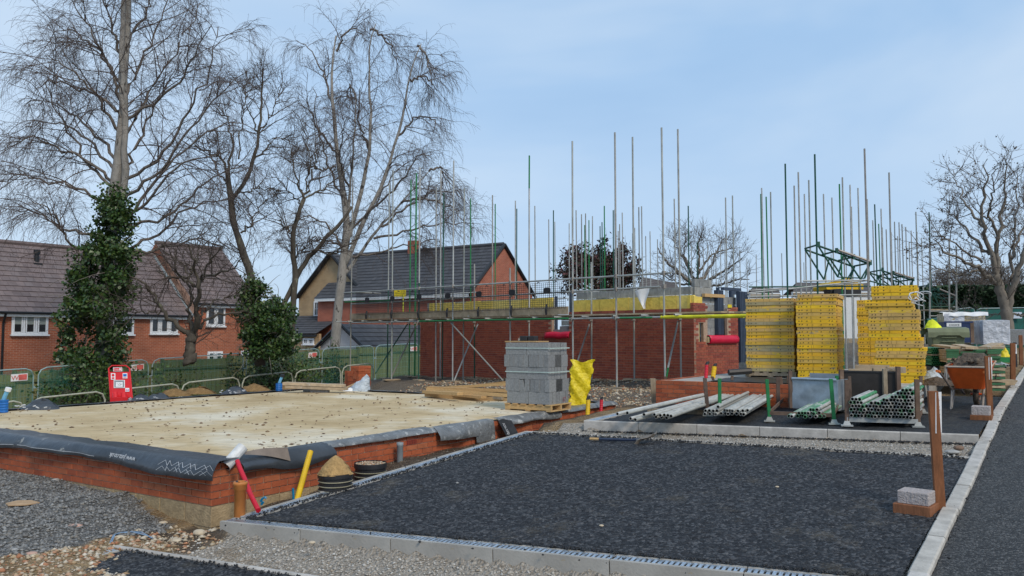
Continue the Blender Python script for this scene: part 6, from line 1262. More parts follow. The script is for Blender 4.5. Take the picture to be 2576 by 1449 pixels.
t7, at7, N2_, N3_ = make_tree('dark bush with reddish leaves beyond the scaffold', (1510, 750), 50.0, [([(1512, 790), (1512, 760), (1510, 745)], .2, .15)], [([(1510, 745), (1470, 720), (1430, 690)], .1, .03), ([(1510, 745), (1490, 700), (1460, 660), (1445, 645)], .1, .03), ([(1510, 745), (1520, 690), (1505, 650)], .1, .03), ([(1512, 745), (1550, 700), (1570, 650)], .1, .03), ([(1512, 748), (1570, 720), (1590, 690)], .1, .03), ([(1510, 740), (1490, 690), (1520, 660)], .1, .03)], m_bark_d, m_bark_d, m_twig_d, 113, 12, 6, 3, 1.5, .8, .5, 0, .010, up2=.05, name='bush', cat='bush')
rg_ = np.random.default_rng(7); pk = N3_.reshape(-1, 3); pk = pk[rg_.integers(0, len(pk), 9000)] + .12 * rg_.standard_normal((9000, 3)); leaves('leaves', pk, (.12, .22), M('dark_red_leaves', [(.035, .035, .02), (.05, .025, .022), (.10, .03, .035), (.03, .04, .02), (.06, .05, .03)], .7, rand='isl'), t7, at7, 8)
t8, at8, N2_, N3_ = make_tree('bare spreading tree with pale trunk at the right edge in front of the dark hedge', (2535, 835), 31.0, [([(2538, 850), (2533, 800), (2526, 760), (2512, 720), (2506, 690)], .24, .15), ([(2534, 800), (2540, 750), (2556, 700), (2575, 640), (2590, 580)], .14, .07)],
    [([(2508, 700), (2490, 620), (2470, 560), (2475, 480), (2480, 400)], .11, .015), ([(2510, 715), (2460, 670), (2420, 655), (2380, 640), (2345, 600)], .10, .012), ([(2506, 690), (2510, 600), (2530, 500), (2530, 400)], .10, .015), ([(2490, 640), (2440, 590), (2400, 540), (2365, 520)], .07, .012), ([(2475, 570), (2430, 520), (2405, 460), (2400, 430)], .06, .012), ([(2540, 760), (2545, 650), (2560, 540), (2560, 440)], .08, .015), ([(2575, 640), (2600, 560), (2620, 480)], .07, .012), ([(2512, 600), (2490, 540), (2500, 460), (2495, 420)], .06, .012), ([(2480, 680), (2420, 690), (2370, 680), (2340, 690)], .05, .01), ([(2530, 790), (2480, 790), (2440, 800), (2410, 780)], .035, .01), ([(2536, 800), (2575, 790), (2620, 780)], .06, .02), ([(2470, 660), (2420, 620), (2370, 600), (2340, 570)], .05, .01), ([(2545, 650), (2580, 560), (2576, 450)], .06, .01)],
    m_bark_g, m_bark_g, m_twig_g, 115, 9, 5, 3, 1.5, .75, .35, .0, .0058, up2=.05)
pk = N3_[:, -3:].reshape(-1, 3); pk = pk[rg_.integers(0, len(pk), 1500)] + .05 * rg_.standard_normal((1500, 3)); leaves('buds', pk, (.05, .10), m_twig_g, t8, at8, 9)
# --- conifer hedge on the right, one clipped mass of sprays
hb0, hb1 = aty(2345, 850, 42.0), aty(2700, 850, 42.0); hz0, hz1 = aty(2345, 724, 42)[2], aty(2580, 712, 42)[2]
hd = empty('hedge', (hb0 + hb1) / 2, 'tall dark evergreen conifer hedge along the right background', 'hedge'); rgH = np.random.default_rng(15); n = 26000
x = hb0[0] - .5 + (hb1[0] - hb0[0] + .5) * rgH.random(n); zt = np.interp(x, [hb0[0], hb1[0]], [hz0, hz1]); z = .2 + (zt - .2) * np.sqrt(rgH.random(n)); lay = np.sin(z * 4.2 + .5 * np.sin(x * .8)) ; y = 42 + .25 * lay + .25 * vnoise(x, z * 2, 1.4, 3) + .5 * rgH.random(n) ** 2 + 1.4 * np.clip((z - zt + .4), 0, 1) * rgH.random(n)
m_hedge = M('hedge_sprays', [(.012, .032, .014), (.020, .048, .018), (.035, .068, .022), (.010, .024, .012)], .7, rand='isl', namt=.2)
leaves('foliage', np.stack([x, y, z + .1 * (vnoise(x, x * 0, .9, 5) - .5)], -1), (.18, .36), m_hedge, hd, WO[hd.name], 16)
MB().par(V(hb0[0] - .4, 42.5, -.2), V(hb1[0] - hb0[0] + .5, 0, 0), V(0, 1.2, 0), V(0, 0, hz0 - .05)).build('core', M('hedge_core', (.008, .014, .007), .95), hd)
# --- scrub between the two fences
def scrub(px, y0, y1, Y, w, n, seed, label):
    b = aty(px, y1, Y); rg = np.random.default_rng(seed); root = empty('shrub', b, label, 'shrub', 'scrub behind the netted fence'); t = aty(px, y0, Y); H = t[2] - b[2]
    P = np.repeat(b[None], 14, 0) + .2 * rg.standard_normal((14, 3)) * [1, 1, 0]; N, Rr = grow(P, rg.standard_normal((14, 3)) * [.7, .5, .2] + [0, 0, 1], H * (.7 + .5 * rg.random(14)), np.full(14, .016), np.full(14, .005), 8, .18, .1, rg); P, D, _, _ = spawn(N, 6, .2, 1, 25, 60, rg); N2, R2 = grow(P, D, .3 + .5 * rg.random(len(P)), np.full(len(P), .008), np.full(len(P), .004), 4, .2, .1, rg); v, f = tubes([(N2, R2)], 3); v1, f1 = tubes([(N, Rr)], 4); mesh_obj('stems', np_mesh('stems', np.concatenate([v, v1]) - b, np.concatenate([f, f1 + len(v)]), m_twig_g), root, at=b)
    pk = N2.reshape(-1, 3); leaves('leaves', pk[rg.integers(0, len(pk), n)] + .12 * rg.standard_normal((n, 3)) * [w, .4, 1], (.06, .13), m_leaf_sc if n < 1500 else m_ivy, root, b, seed + 5)
scrub(210, 925, 1030, 24.0, 1.6, 1500, 31, 'leafy scrub behind the netting left of the fire point'); scrub(250, 915, 1030, 24.2, 1.5, 1400, 32, 'ivy scrub behind the netting at the foot of the big birch'); scrub(690, 885, 990, 28.2, 1.5, 1600, 33, 'leafy scrub behind the netting below the ivy mound'); scrub(650, 900, 990, 28.0, 1.2, 900, 34, 'thin scrub behind the netting by a panel joint'); scrub(760, 885, 980, 30.0, 1.4, 1000, 35, 'twiggy scrub behind the netting above the plank'); scrub(830, 890, 975, 34.5, 1.2, 1500, 36, 'ivy scrub behind the netting at the foot of the birch clump')
scrub(445, 930, 1020, 26.0, .8, 500, 37, 'sparse scrub behind the netting by the small tree')
# far misty trees
for px, Y, sd, lab in ((2385, 90, 41, 'faint far tree top above the pale roof'), (2530, 95, 42, 'faint far tree above the hedge'), (2455, 90, 43, 'faint far tree right of the pale roof')):
    make_tree(lab, (px, 760), Y, [([(px, 770), (px, 740), (px, 725)], .3, .2)], [([(px, 735), (px + dx, 718), (px + dx * 1.5, 705)], .12, .04) for dx in (-22, -10, 0, 12, 24)], m_bark_g, m_bark_g, m_twig_g, sd, 8, 6, 3, 2.2, 1.2, .8, 0, .02, group='faint far trees')
# ------------------------------------------------------------------ low wall of the next plot and its slab
WT = .80
LWd = norm(V(*(aty(2330, 976, 12.1)[:2] - LW0[:2]), 0)); LWn = V(-LWd[1], LWd[0], 0)       # along to the right; away from us
lw = empty('low_brick_wall', LW0, 'low new brick plinth wall behind the scaffold tube racks', 'wall')
LWL = 4.1; zlw = .795 - 8 * .075
zz2 = lambda p: float(zb2(p[0], p[1]))
brick_wall(lw, V(LW0[0], LW0[1], 0), LWd, LWn, LWL, zlw, 8, m_brick, lambda a, b, z: z + .06 < zz2(LW0 + LWd * b) - .03)
MB().par(V(LW0[0], LW0[1], -.3) + LWn * .012, LWd * LWL, LWn * .2, V(0, 0, .3 + .785)).build('mortar', m_mortar_r, lw)
brick_wall(lw, V(LW0[0], LW0[1], 0) + LWd * .003 - LWn * .0, LWn, LWd, 3.0, zlw, 8, m_brick, None) 
ps = MB().prism([V(LW0[0], LW0[1], .2) + LWd * .2 + LWn * .2, V(LW0[0], LW0[1], .2) + LWd * LWL + LWn * .2, V(LW0[0], LW0[1], .2) + LWd * LWL + LWn * 7, V(LW0[0], LW0[1], .2) + LWd * .2 + LWn * 7], V(0, 0, .585)).build('plot_slab', m_conc, kind='structure')
mb = MB(); mb.grid(np.array([[V(LW0[0], LW0[1], WT - .01 + .02 * R.random()) + LWd * (.9 + 1.75 * i / 10) + LWn * (.12 + 1.6 * j / 6) for i in range(11)] for j in range(7)])); mb.build('black_sheet', m_black, label='black plastic sheet lying on the plinth in front of the left yellow stack', cat='plastic sheet', smooth=True)
mb = MB(); a = aty(1833, 937, 15.6); mb.tube([a, a + V(.45, .05, .03)], .06, 8); mb.build('rolled_sheet', m_black, label='black roll of plastic on the slab left of the yellow stacks', cat='plastic roll')
for (px, pt, pb, dx, m, nm, lab) in ((1775, 918, 962, 3, m_red_duct, 'red_duct', 'red duct standing up behind the low brick wall'), (1792, 923, 962, 5, m_yel_duct, 'yellow_duct', 'yellow duct standing up behind the low brick wall')):
    mb = MB(); a, b = aty(px, pb, 15.3), aty(px + dx, pt, 15.4); rt = empty(nm, a, lab, 'duct'); ribbed(mb, [a, b], .036 if dx == 3 else .048, .025); mb.build('duct_body', m, rt); MB().tube([b, b + V(.01, 0, .04), b + V(.05, 0, .05)], [.04, .03, .02], 7).build('tape_end', m_black, rt)
# ------------------------------------------------------------------ yellow panel stacks
EF = norm(V(.88, -.47, 0)); EB = V(.47, .88, 0)
def panel_mesh(w, d, h, mat, seed):
    r = random.Random(seed); b = MB(); e = .006
    b.prism([(e, 0, 0), (w - e, 0, 0), (w, e, 0), (w, d - e, 0), (w - e, d, 0), (e, d, 0), (0, d - e, 0), (0, e, 0)], (0, 0, h))
    for x in (.06, .11, .20, w - .26, w - .11, w - .06):   # bolt heads on the front edge
        zc = h * (.55 + .12 * r.random()); n = 7; b.prism([(x + .010 * math.cos(q * 6.283 / n), -.001, zc + .010 * math.sin(q * 6.283 / n)) for q in range(n)], (0, -.004, 0), 1)
    for y in (.1, .16, d - .15): b.prism([(w + .001, y + .010 * math.cos(q * 6.283 / 7), h * .55 + .010 * math.sin(q * 6.283 / 7)) for q in range(7)], (.004, 0, 0), 1)
    for k in range(2): x = r.uniform(.25, w - .4); b.par((x, -.0012, .006), (.0035, 0, 0), (0, .002, 0), (0, 0, h - .012), 1)
    return b.mesh('decking_panel', [mat, m_bolt])
_pc = {}
def pmesh(w, d, h, k, v):
    key = (round(w, 2), round(d, 2), round(h, 4), k, v)
    if key not in _pc: _pc[key] = panel_mesh(w, d, h, m_yellow[k], hash(key) % 1000)
    return _pc[key]
def stack(name, where, p0, w, d, zbot, layers, picks, dx=None, seed=1):
    rg = random.Random(seed); n = len(layers); z = zbot; rzE = math.atan2(EF[1], EF[0]); objs = []
    for i, h in enumerate(layers):
        off = (dx[i] if dx else 0) + rg.uniform(-.012, .012); ww = w; k = picks[i % len(picks)]
        if isinstance(k, tuple): k, ww = k
        o = inst('decking_panel', pmesh(ww, d, h * .955, k, i % 3), V(p0[0], p0[1], 0) + EF * off + EB * rg.uniform(-.012, .012) + V(0, 0, z), None, rzE + rg.uniform(-.006, .006)); z += h; objs.append(o)
    for i, o in enumerate(reversed(objs)): tag(o, f'{ORD[i]} panel from the top of the {where}', 'panel', 'yellow panels of the ' + name)
    return z
def base_pt(pxl, y, Y): return aty(pxl, y, Y)
r_ = R
pR = aty(2000, 950, 15.3); pl = online(1876, pR, EF); w1_ = np.linalg.norm((pR - pl)[:2]); ztop = zat(752, pl[1])
zs1 = .80 + .10
stack('left stack', 'left yellow stack', pl, w1_, 1.2, zs1, [(ztop - zs1) / 22] * 22, [3, 2, 1, 3, 1, 2, 3, 3, 1, 2, 0, 1, 2, 1, 3, 2, 1, 0, 3, 2, 3, 2], seed=3)
def pallet(p, e, b, w, d, z, label, h=.10):
    root = empty('wooden_pallet', V(p[0], p[1], z), label, 'pallet', 'wooden pallets')
    for k in range(3): MB().par(V(p[0], p[1], z + .022) + b * (k * (d - .1) / 2), e * w, b * .1, V(0, 0, h - .045)).build('bearer', m_oldwood, root)
    for k in range(6): MB().par(V(p[0], p[1], z + h - .02) + e * (k * (w - .1) / 5), e * .1, b * d, V(0, 0, .02)).build('deck_board', m_oldwood, root)
    for k in range(3): MB().par(V(p[0], p[1], z) + e * (k * (w - .1) / 2), e * .1, b * d, V(0, 0, .02)).build('bottom_board', m_oldwood, root)
    return root
pallet(pl - EF * .02, EF, EB, w1_ + .04, 1.2, .795, 'dark pallet under the left yellow stack')
pR2 = aty(2108, 966, 14.6); pl2 = online(2004, pR2, EF); w2_ = np.linalg.norm((pR2 - pl2)[:2]); zt2 = zat(741, pl2[1]); zs2 = .82
stack('middle stack', 'middle yellow stack', pl2, w2_, 1.15, zs2, [(zt2 - zs2) / 23] * 23, [0, 0, 1, 0, 2, 1, 1, 2, 0, 1, 2, 0, 1, 2, 1, 0, 1, 2, 1, 0, 2, 1, 2], [0] * 22 + [.04], 5)
# right stack: panels set back and forward like the photograph
pR3 = aty(2300, 976, 13.6); 
def xoff(px): q = online(px, pR3, EF); return float((q - V(pR3[0], pR3[1], 0)) @ EF)
rows3 = [(2196, 2312, 720, 4, [0, 0, 0, 2]), (2176, 2300, 752, 3, [0, 1, 1]), (2185, 2314, 778, 6, [2, 2, 2, 1, 2, 2]), (2184, 2312, 831, 2, [0, 0]), (2201, 2322, 849, 3, [0, 2, 2]), (2200, 2330, 873, 1, [0]), (2202, 2328, 882, 2, [2, 2]), (2198, 2325, 898, 5, [1, 0, 0, 1, 0]), (2200, 2318, 940, 3, [0, 0, 0])]
z3 = .74; tot = sum(r[3] for r in rows3); zt3 = zat(717, pR3[1]); hl3 = (zt3 - z3) / tot
lay, pk_, dxs = [], [], []
for (xa, xb, y, n, c) in reversed(rows3):
    for k in range(n): lay.append(hl3); pk_.append((c[::-1][k % len(c)], round(xoff(xb) - xoff(xa), 2))); dxs.append(xoff(xa))
stack('right stack', 'right yellow stack', pR3, 1.0, 1.2, z3, lay, pk_, dxs, 7)
p4 = aty(2160, 950, 16.4); w4 = .62; zt4 = zat(755, p4[1]); zs4 = .80; stack('rear stack', 'half-hidden rear yellow stack', p4, w4, 1.1, zs4, [(zt4 - zs4) / 20] * 20, [1, 0, 2, 1, 1, 2, 0, 1], None, 9)
for nm, p, m_ in (('white_strap', aty(2296, 752, 13.3), m_white),):
    rt = empty('cut_strap', p, 'loops of cut white strapping hanging from the top of the right yellow stack', 'strap'); rg = random.Random(4)
    for k in range(5):
        c = p + V(rg.uniform(-.05, .22), rg.uniform(-.1, .02), rg.uniform(-.1, .08)); r0 = rg.uniform(.04, .09); MB().tube([c + V(r0 * math.cos(a) * 1.3, .06 * math.sin(a * 2 + k), r0 * math.sin(a)) for a in np.linspace(0, rg.uniform(4.5, 6.5), 16)], .007, 5).build('loop', m_white, rt)
# ------------------------------------------------------------------ scaffold tubes and racks
def tubemesh(L_, mats): return MB().pipe((0, 0, 0), (L_, 0, 0), .0242, .0195, 12, 0, 1).mesh('scaffold_tube', mats)
def put_tube(p, q, label, group, mats):
    d = np.asarray(q) - np.asarray(p); L_ = np.linalg.norm(d); o = bpy.data.objects.new('scaffold_tube', tubemesh(L_, mats)); link(o, None, p)
    rot, _ = frame_rot(d, np.cross(V(0, 0, 1), norm(d))); o.rotation_euler = rot; return tag(o, label, 'tube', group)
zs2_ = lambda x, y: zb2(x, y) + .10
pile = random.Random(21)
# bed A: long pale tubes running back to the right
gA, lA = 'tubes lying loose in front of the low wall', 'long pale scaffold tube lying loose in front of the low brick wall'
A = [((1553, 1041), (1795, 986), 1), ((1578, 1039), (1800, 987), 1), ((1586, 1053), (1815, 990), 0), ((1598, 1056), (1822, 990), 0), ((1646, 1043), (1830, 988), 1), ((1661, 1045), (1836, 989), 1), ((1671, 1044), (1842, 988), 1), ((1680, 1045), (1848, 989), 1), ((1688, 1047), (1856, 990), 1), ((1620, 1043), (1826, 992), 1), ((1635, 1046), (1832, 993), 0), ((1650, 1049), (1840, 994), 0), ((1664, 1050), (1846, 994), 0), ((1677, 1051), (1852, 994), 0)]
for (x0, y0), (x1, y1), l in A:
    p = onf(x0, y0, lambda x, y: zb2(x, y) + .12 + .05 * l); q = onf(x1, y1, lambda x, y: zb2(x, y) + .12 + .05 * l); d = norm(q - p); q = p + d * min(np.linalg.norm(q - p), 5.2); put_tube(p, q, lA, gA, [m_steel_w, m_dark])
dirB = norm(onf(1885, 993, zs2_) - onf(1790, 1040, zs2_))
def bundle(p0, side, d, rows, lab, grp, mats, L0, L1, jit=.0, seed=3, z0=.0):
    rg = random.Random(seed); s = .0505
    for r_i, xs_ in enumerate(rows):
        for x in xs_:
            p = np.array(p0) + side * (x * s) + V(0, 0, z0 + r_i * s * .88) - d * rg.uniform(0, jit); put_tube(p, p + d * rg.uniform(L0, L1) + V(0, 0, rg.uniform(-.01, .01)), lab, grp, mats(rg))
# bed B
gB, lB = 'tubes in the low left rack', 'grey scaffold tube in the low pile left of the green rack post'
pB = onf(1776, 1040, lambda x, y: zb2(x, y) + .13); sB = norm(onf(1905, 1040, lambda x, y: zb2(x, y) + .13) - pB); sB[2] *= 1
bundle(pB, sB, dirB, [[0, 1.4, 2.5, 3.1, 4.2, 5.4, 6.3, 7.3, 8.6, 9.9, 10.8], [.1, 1.1, 2.4, 3.3, 5.3, 6.0, 6.8, 7.6, 9.2, 10.4, 11.5]], lB, gB, lambda rg: [rg.choice([m_steel_w, m_steel_w, m_steel]), m_dark], 2.6, 3.4, .12, 5)
bundle(pB + sB * .17, sB, dirB, [[0], ], lB, gB, lambda rg: [m_steel_w, m_dark], 2.9, 3.0, 0, 6, .095)
# bed C: green ended tubes
gC, lC = 'green-ended tubes between the racks', 'green painted scaffold tube in the small pile left of the full rack'
pC = onf(1986, 1046, lambda x, y: zb2(x, y) + .11); sC = norm(onf(2080, 1047, lambda x, y: zb2(x, y) + .11) - pC); dirC = norm(onf(2110, 1005, zs2_) - onf(2040, 1046, zs2_))
bundle(pC, sC, dirC, [[0, .9, 2.2, 3.6, 4.4, 5.6, 7.0, 8.0, 9.0], [2.7, 3.5, 4.3, 5.1, 5.9, 6.6, 7.8], [5.6, 6.3, 7.2]], lC, gC, lambda rg: [rg.choice([m_tubeg, m_tubeg, m_steel_w]), m_dark], 1.7, 2.2, .10, 7)
# full rack
gD, lD = 'tubes packed in the full rack', 'grey scaffold tube packed in the full steel rack at the right'
fl = onf(2131, 1072, zb2); fr = onf(2310, 1075, zb2); sD = fr - fl; sD[2] = 0; wD = np.linalg.norm(sD); sD /= wD; dD = norm(V(-sD[1], sD[0], 0) * .95 + sD * .25)
zD = max(fl[2], fr[2]); s_ = (wD - .12) / 17.5; rgD = random.Random(8); prof = [3.3, 3.6, 4.3, 5.0, 6.6, 7.3]
heights = [6, 6, 6, 5, 4, 4, 5, 5, 5, 6, 6, 6, 7, 8, 8, 9, 9, 9]
zb_tube = zat(1045, fl[1]) ; zrow = .0445
for c in range(18):
    for r_i in range(heights[c]):
        x = .06 + (c + .5 * (r_i % 2)) * s_
        if x > wD - .03: continue
        p = fl + sD * x - dD * rgD.uniform(.0, .10); p = V(p[0], p[1], zb_tube + r_i * zrow + rgD.uniform(-.003, .003)); put_tube(p, p + dD * rgD.uniform(1.55, 1.7), lD, gD, [rgD.choice([m_steel_w, m_steel_w, m_steel, m_tubeg]), m_dark])
def angle_post(px, pt, pb, f, mat, root, w=.05, lean=0.0, foot=True, dy=0.0):
    p = onf(px, pb, f); top = aty(px + lean, pt, p[1]); mb = MB(); u = norm(V(.9, -.3, 0)); v = V(.3, .9, 0)
    a, b = p + V(0, 0, .03), top
    mb.par(a - u * w / 2, u * w, v * .007, b - a); mb.par(a - u * w / 2, u * .007, v * w, b - a); mb.build('rack_post', mat, root)
    if foot: mb = MB(); q = p + V(0, 0, .0); mb.par(q - u * .075 - v * .05, u * .15, v * .12, V(0, 0, .018)); mb.prism([q - u * .05 - v * .03 + V(0, 0, .018), q + u * .05 - v * .03 + V(0, 0, .018), q + u * .028 - v * .01 + V(0, 0, .07), q - u * .028 - v * .01 + V(0, 0, .07)], v * .07); mb.build('foot_plate', m_conc if False else m_steel, root)
    return p, top
fz = zb2
rack3 = empty('tube_rack', fl, 'full steel rack packed with scaffold tubes, beside the stake with a white sign', 'rack', 'steel racks for scaffold tubes')
pts = [angle_post(2131, 955, 1072, fz, m_post, rack3, .055, -1), angle_post(2310, 954, 1075, fz, m_post, rack3, .06, -3), angle_post(2321, 946, 1040, fz, m_post, rack3, .045, -4), angle_post(2141, 946, 1042, fz, m_post, rack3, .045, -4)]
a, b = pts[0][0], pts[1][0]; 
for q0, q1, h in ((a, b, .16), (pts[3][0], pts[2][0], .16), (a, pts[3][0], .15), (b, pts[2][0], .15)):
    z = zb_tube - .03 - .055; MB().par(V(q0[0], q0[1], z), V(q1[0] - q0[0], q1[1] - q0[1], 0), V(0, .035, 0) if abs(q1[0] - q0[0]) > .3 else V(.035, 0, 0), V(0, 0, .06)).build('rail', m_steel if q0 is a else m_post, rack3)
rack2 = empty('tube_rack', onf(2095, 1070, fz), 'green posted steel rack behind the green-ended tubes', 'rack', 'steel racks for scaffold tubes')
p2s = [angle_post(2099, 953, 1068, fz, m_green, rack2, .05, -9), angle_post(2114, 945, 1035, fz, m_green, rack2, .05, -9), angle_post(1936, 954, 1061, fz, m_green, rack2, .05, -7), angle_post(1958, 948, 1030, fz, m_post, rack2, .06, -1, False), angle_post(1972, 948, 1024, fz, m_post, rack2, .045, -8, False), angle_post(1984, 945, 1022, fz, m_post, rack2, .045, -1, False)]
for i, j in ((2, 0), (2, 4), (4, 1), (0, 1)):
    q0, q1 = p2s[i][0], p2s[j][0]; MB().par(q0 + V(0, 0, .10), q1 - q0, V(0, .035, 0) if abs(q1[0] - q0[0]) > .3 else V(.035, 0, 0), V(0, 0, .05)).build('rail', m_post, rack2)
rack1 = empty('tube_rack', onf(1810, 1050, fz), 'brown posted steel rack holding the loose pale tubes', 'rack', 'steel racks for scaffold tubes')
p1s = [angle_post(1781, 951, 1047, fz, m_post, rack1, .06, -8), angle_post(1811, 952, 1046, fz, m_green, rack1, .055, -1), angle_post(1841, 945, 1010, fz, m_post, rack1, .05, 1, False), angle_post(1806, 947, 1008, fz, m_post, rack1, .05, -14, False), angle_post(1682, 947, 1007, fz, m_post, rack1, .06, -9, False)]
for i, j in ((0, 1), (0, 3), (3, 2), (1, 2)):
    q0, q1 = p1s[i][0], p1s[j][0]; MB().par(q0 + V(0, 0, .09), q1 - q0, V(0, .035, 0) if abs(q1[0] - q0[0]) > .3 else V(.035, 0, 0), V(0, 0, .05)).build('rail', m_post, rack1)
a = onf(1640, 1013, lambda x, y: .33); tp = aty(1636, 952, a[1]); MB().par(a, V(.10, 0, 0), V(0, .05, 0), tp - a).build('timber_stake', m_oldwood, label='rough weathered timber stake at the left end of the low brick wall', cat='stake')
# bearers under the tubes
for x, y in ((1700, 1040), (1790, 1012)): p = onf(x, y, fz); MB().box(p, .9, .08, .07, -.4).build('bearer', m_oldwood, label='timber bearer under the loose tubes ' + ('at their front ends' if x == 1700 else 'near the wall'), cat='bearer')
# galvanised tank and black skip behind the racks
tk = empty('galvanised_tank', onf(2050, 1022, lambda x, y: zb2(x, y)), 'dented galvanised steel bin between the racks', 'steel bin'); Yt = 12.6
a, b = aty(1994, 1017, Yt), aty(2106, 1022, Yt - .45); zt = aty(1994, 952, Yt)[2]; e = norm(V(*(b - a)[:2], 0)); n_ = V(-e[1], e[0], 0); w_ = np.linalg.norm((b - a)[:2]); z0 = a[2] - .06
g = MB(); gp = np.array([[a + e * (w_ * i / 14) + n_ * (.012 * (vnoise(np.array([i * .6]), np.array([j * .8]), 1, 3)[0] - .5) * 2) + V(0, 0, z0 - a[2] + (zt - z0) * j / 8) for i in range(15)] for j in range(9)]); g.grid(gp); g.build('front_sheet', m_sheet, tk, smooth=True)
for o_, q in ((a, n_), (a + e * w_, n_)): MB().par(V(o_[0], o_[1], z0), q * .75, e * .02, V(0, 0, zt - z0)).build('side_sheet', m_sheet, tk)
MB().par(V(a[0], a[1], z0) + n_ * .74, e * w_, n_ * .02, V(0, 0, zt - z0 + .06)).build('back_sheet', m_sheet, tk); MB().tube([V(a[0], a[1], zt) - n_ * .01, V(*(a + e * w_)[:2], zt) - n_ * .01], .022, 8).build('rolled_rim', m_sheet, tk)
MB().box(V(*(a - e * .03)[:2], z0), .05, .05, zt - z0 + .12).build('corner_post', m_post, tk)
sk_ = empty('black_skip', aty(2190, 1000, 12.4), 'rusty black steel bin of timber offcuts behind the full rack', 'steel bin'); a, b = aty(2120, 1010, 12.5), aty(2264, 1010, 12.2); zt = aty(2150, 936, 12.5)[2]; e = norm(V(*(b - a)[:2], 0)); n_ = V(-e[1], e[0], 0); w_ = np.linalg.norm((b - a)[:2]); z0 = zb2(a[0], a[1]) + .05; m_skip = M('black_rusty_steel', (.028, .024, .022), .75, nscale=5, namt=.4, spot=(6, .66, (.10, .06, .04)))
for o_, q, l_ in ((a, e, w_), (a + n_ * .8, e, w_)): MB().par(V(o_[0], o_[1], z0), q * l_, n_ * .015, V(0, 0, zt - z0)).build('sheet', m_skip, sk_)
for o_ in (a, a + e * (w_ - .015)): MB().par(V(o_[0], o_[1], z0), e * .015, n_ * .8, V(0, 0, zt - z0)).build('sheet', m_skip, sk_)
for px, pt in ((2118, 930), (2228, 928), (2261, 922)): f = (px - 2120) / 144; o_ = a + e * (w_ * f) - n_ * .02; MB().box(V(o_[0], o_[1], z0), .06, .05, zat(pt, o_[1]) - z0).build('post', m_post if px != 2228 else m_oldwood, sk_)
MB().par(V(a[0], a[1], zt) - n_ * .012, e * w_, n_ * .03, V(0, 0, .025)).build('rim', m_black, sk_)
offs_ = random.Random(2)
for k, (x, l_, lab) in enumerate(((.10, .34, 'leftmost timber offcut stacked on the black steel bin'), (.46, .30, 'middle pale timber offcut on the black steel bin'), (.66, .26, 'right-hand pale timber offcut on the black steel bin'), (.20, .5, 'long timber offcut at the back of the black steel bin'))):
    p = a + e * x + n_ * (.25 + .12 * (k == 3)); MB().par(V(p[0], p[1], zt - .05 + .02 * k), e * l_, n_ * .12, V(0, 0, .09)).build('timber_offcut', m_board, label=lab, cat='timber', group='offcuts in the black bin')
MB().par(V(a[0], a[1], zt - .06) + e * .03 + n_ * .03, e * (w_ - .06), n_ * .74, V(0, 0, .012)).build('load', m_oldwood, sk_)
# ------------------------------------------------------------------ block pack on the slab
PC = atz(1386, 1037, ZT + .03); BLv = LF; BUv = U; pz = ZT + .03
pal = empty('wooden_pallet', V(PC[0], PC[1], pz), 'pale wooden pallet carrying the grey concrete blocks on the slab', 'pallet', 'wooden pallets'); PWl, PDl, phh = .95, .68, .125
for k in range(3): MB().par(V(PC[0], PC[1], pz + .02) + BUv * (k * (PDl - .05) / 2), BLv * PWl, BUv * .05, V(0, 0, .08)).build('bearer', m_timber, pal)
for k in range(6): MB().par(V(PC[0], PC[1], pz + .103) + BLv * (k * (PWl - .1) / 5) - BUv * .02, BLv * .1, BUv * (PDl + .04), V(0, 0, .02)).build('deck_board', m_timber, pal)
for k in range(3): MB().par(V(PC[0], PC[1], pz) + BLv * (k * (PWl - .1) / 2), BLv * .1, BUv * PDl, V(0, 0, .018)).build('bottom_board', m_timber, pal)
gb = brick_mesh(.438, .213, .098, m_gblock, 'concrete_block'); zP = pz + phh; rzL = math.atan2(LF[1], LF[0]); rgB = random.Random(6); lname = ['bottom', 'second from bottom', 'middle', 'second from top', 'top']; shift = [(0, 0), (.02, .01), (.09, .03), (.10, .0), (.10, .02)]
def blk(p, rz, lab): o = inst('concrete_block', gb, p, None, rz); tag(o, lab, 'block', 'grey blocks strapped on the pallet')
for L_ in range(5):
    z = zP + L_ * .216; ox, oy = shift[L_]
    # local frame: along LF (left), depth along U; mesh x axis along rz
    if L_ % 2 == 0:
        for row in range(6):
            for k in range(2):
                if 0 < row < 5 and k == 1 and L_ < 4: continue
                p = PC + LF * (ox * .3 + .02 + k * .445 + .44) + U * (.005 + row * .105); jj = rgB.uniform(-.006, .006)
                # block lies with its length along LF: rotate so mesh x -> -LF, mesh y -> U
                q = V(p[0], p[1], z) + LF * jj; blk(q, rzL + math.pi, f'long {ORD[row]} row block {"at right" if k == 0 else "at left"}, {lname[L_]} layer of the grey pack')
    else:
        slots = list(range(9))
        for row in range(2):
            for k in slots:
                if row == 1 and 0 < k < 8: continue
                if L_ == 1 and row == 0 and k == 5: continue
                p = PC + LF * (ox * .3 + .02 + k * .1005 + (.0 if k < 4 else .012)) + U * (.0 + row * .44 * .5 + rgB.uniform(-.012, .006)); q = V(p[0], p[1], z)
                # length along U: mesh x -> U, mesh y -> LF
                blk(q, math.atan2(U[1], U[0]), f'{ORD[k]} upright {"front" if row == 0 else "rear"} block from the right, {lname[L_]} layer of grey pack')
tl_ = inst('concrete_block', gb, V(*(PC + LF * .53 + U * .0)[:2], zP + .216) + LF * .0, None, rot=(0, 0, 0)); tl_.rotation_euler = Matrix((U, norm(LF * .95 + V(0, 0, -.2)), norm(np.cross(U, norm(LF * .95 + V(0, 0, -.2)))))).transposed().to_euler(); tag(tl_, 'tilted block end leaning in the second layer from the bottom of the grey pack', 'block', 'grey blocks strapped on the pallet')
m_strap = M('pale_green_strap', (.42, .52, .48), .4)
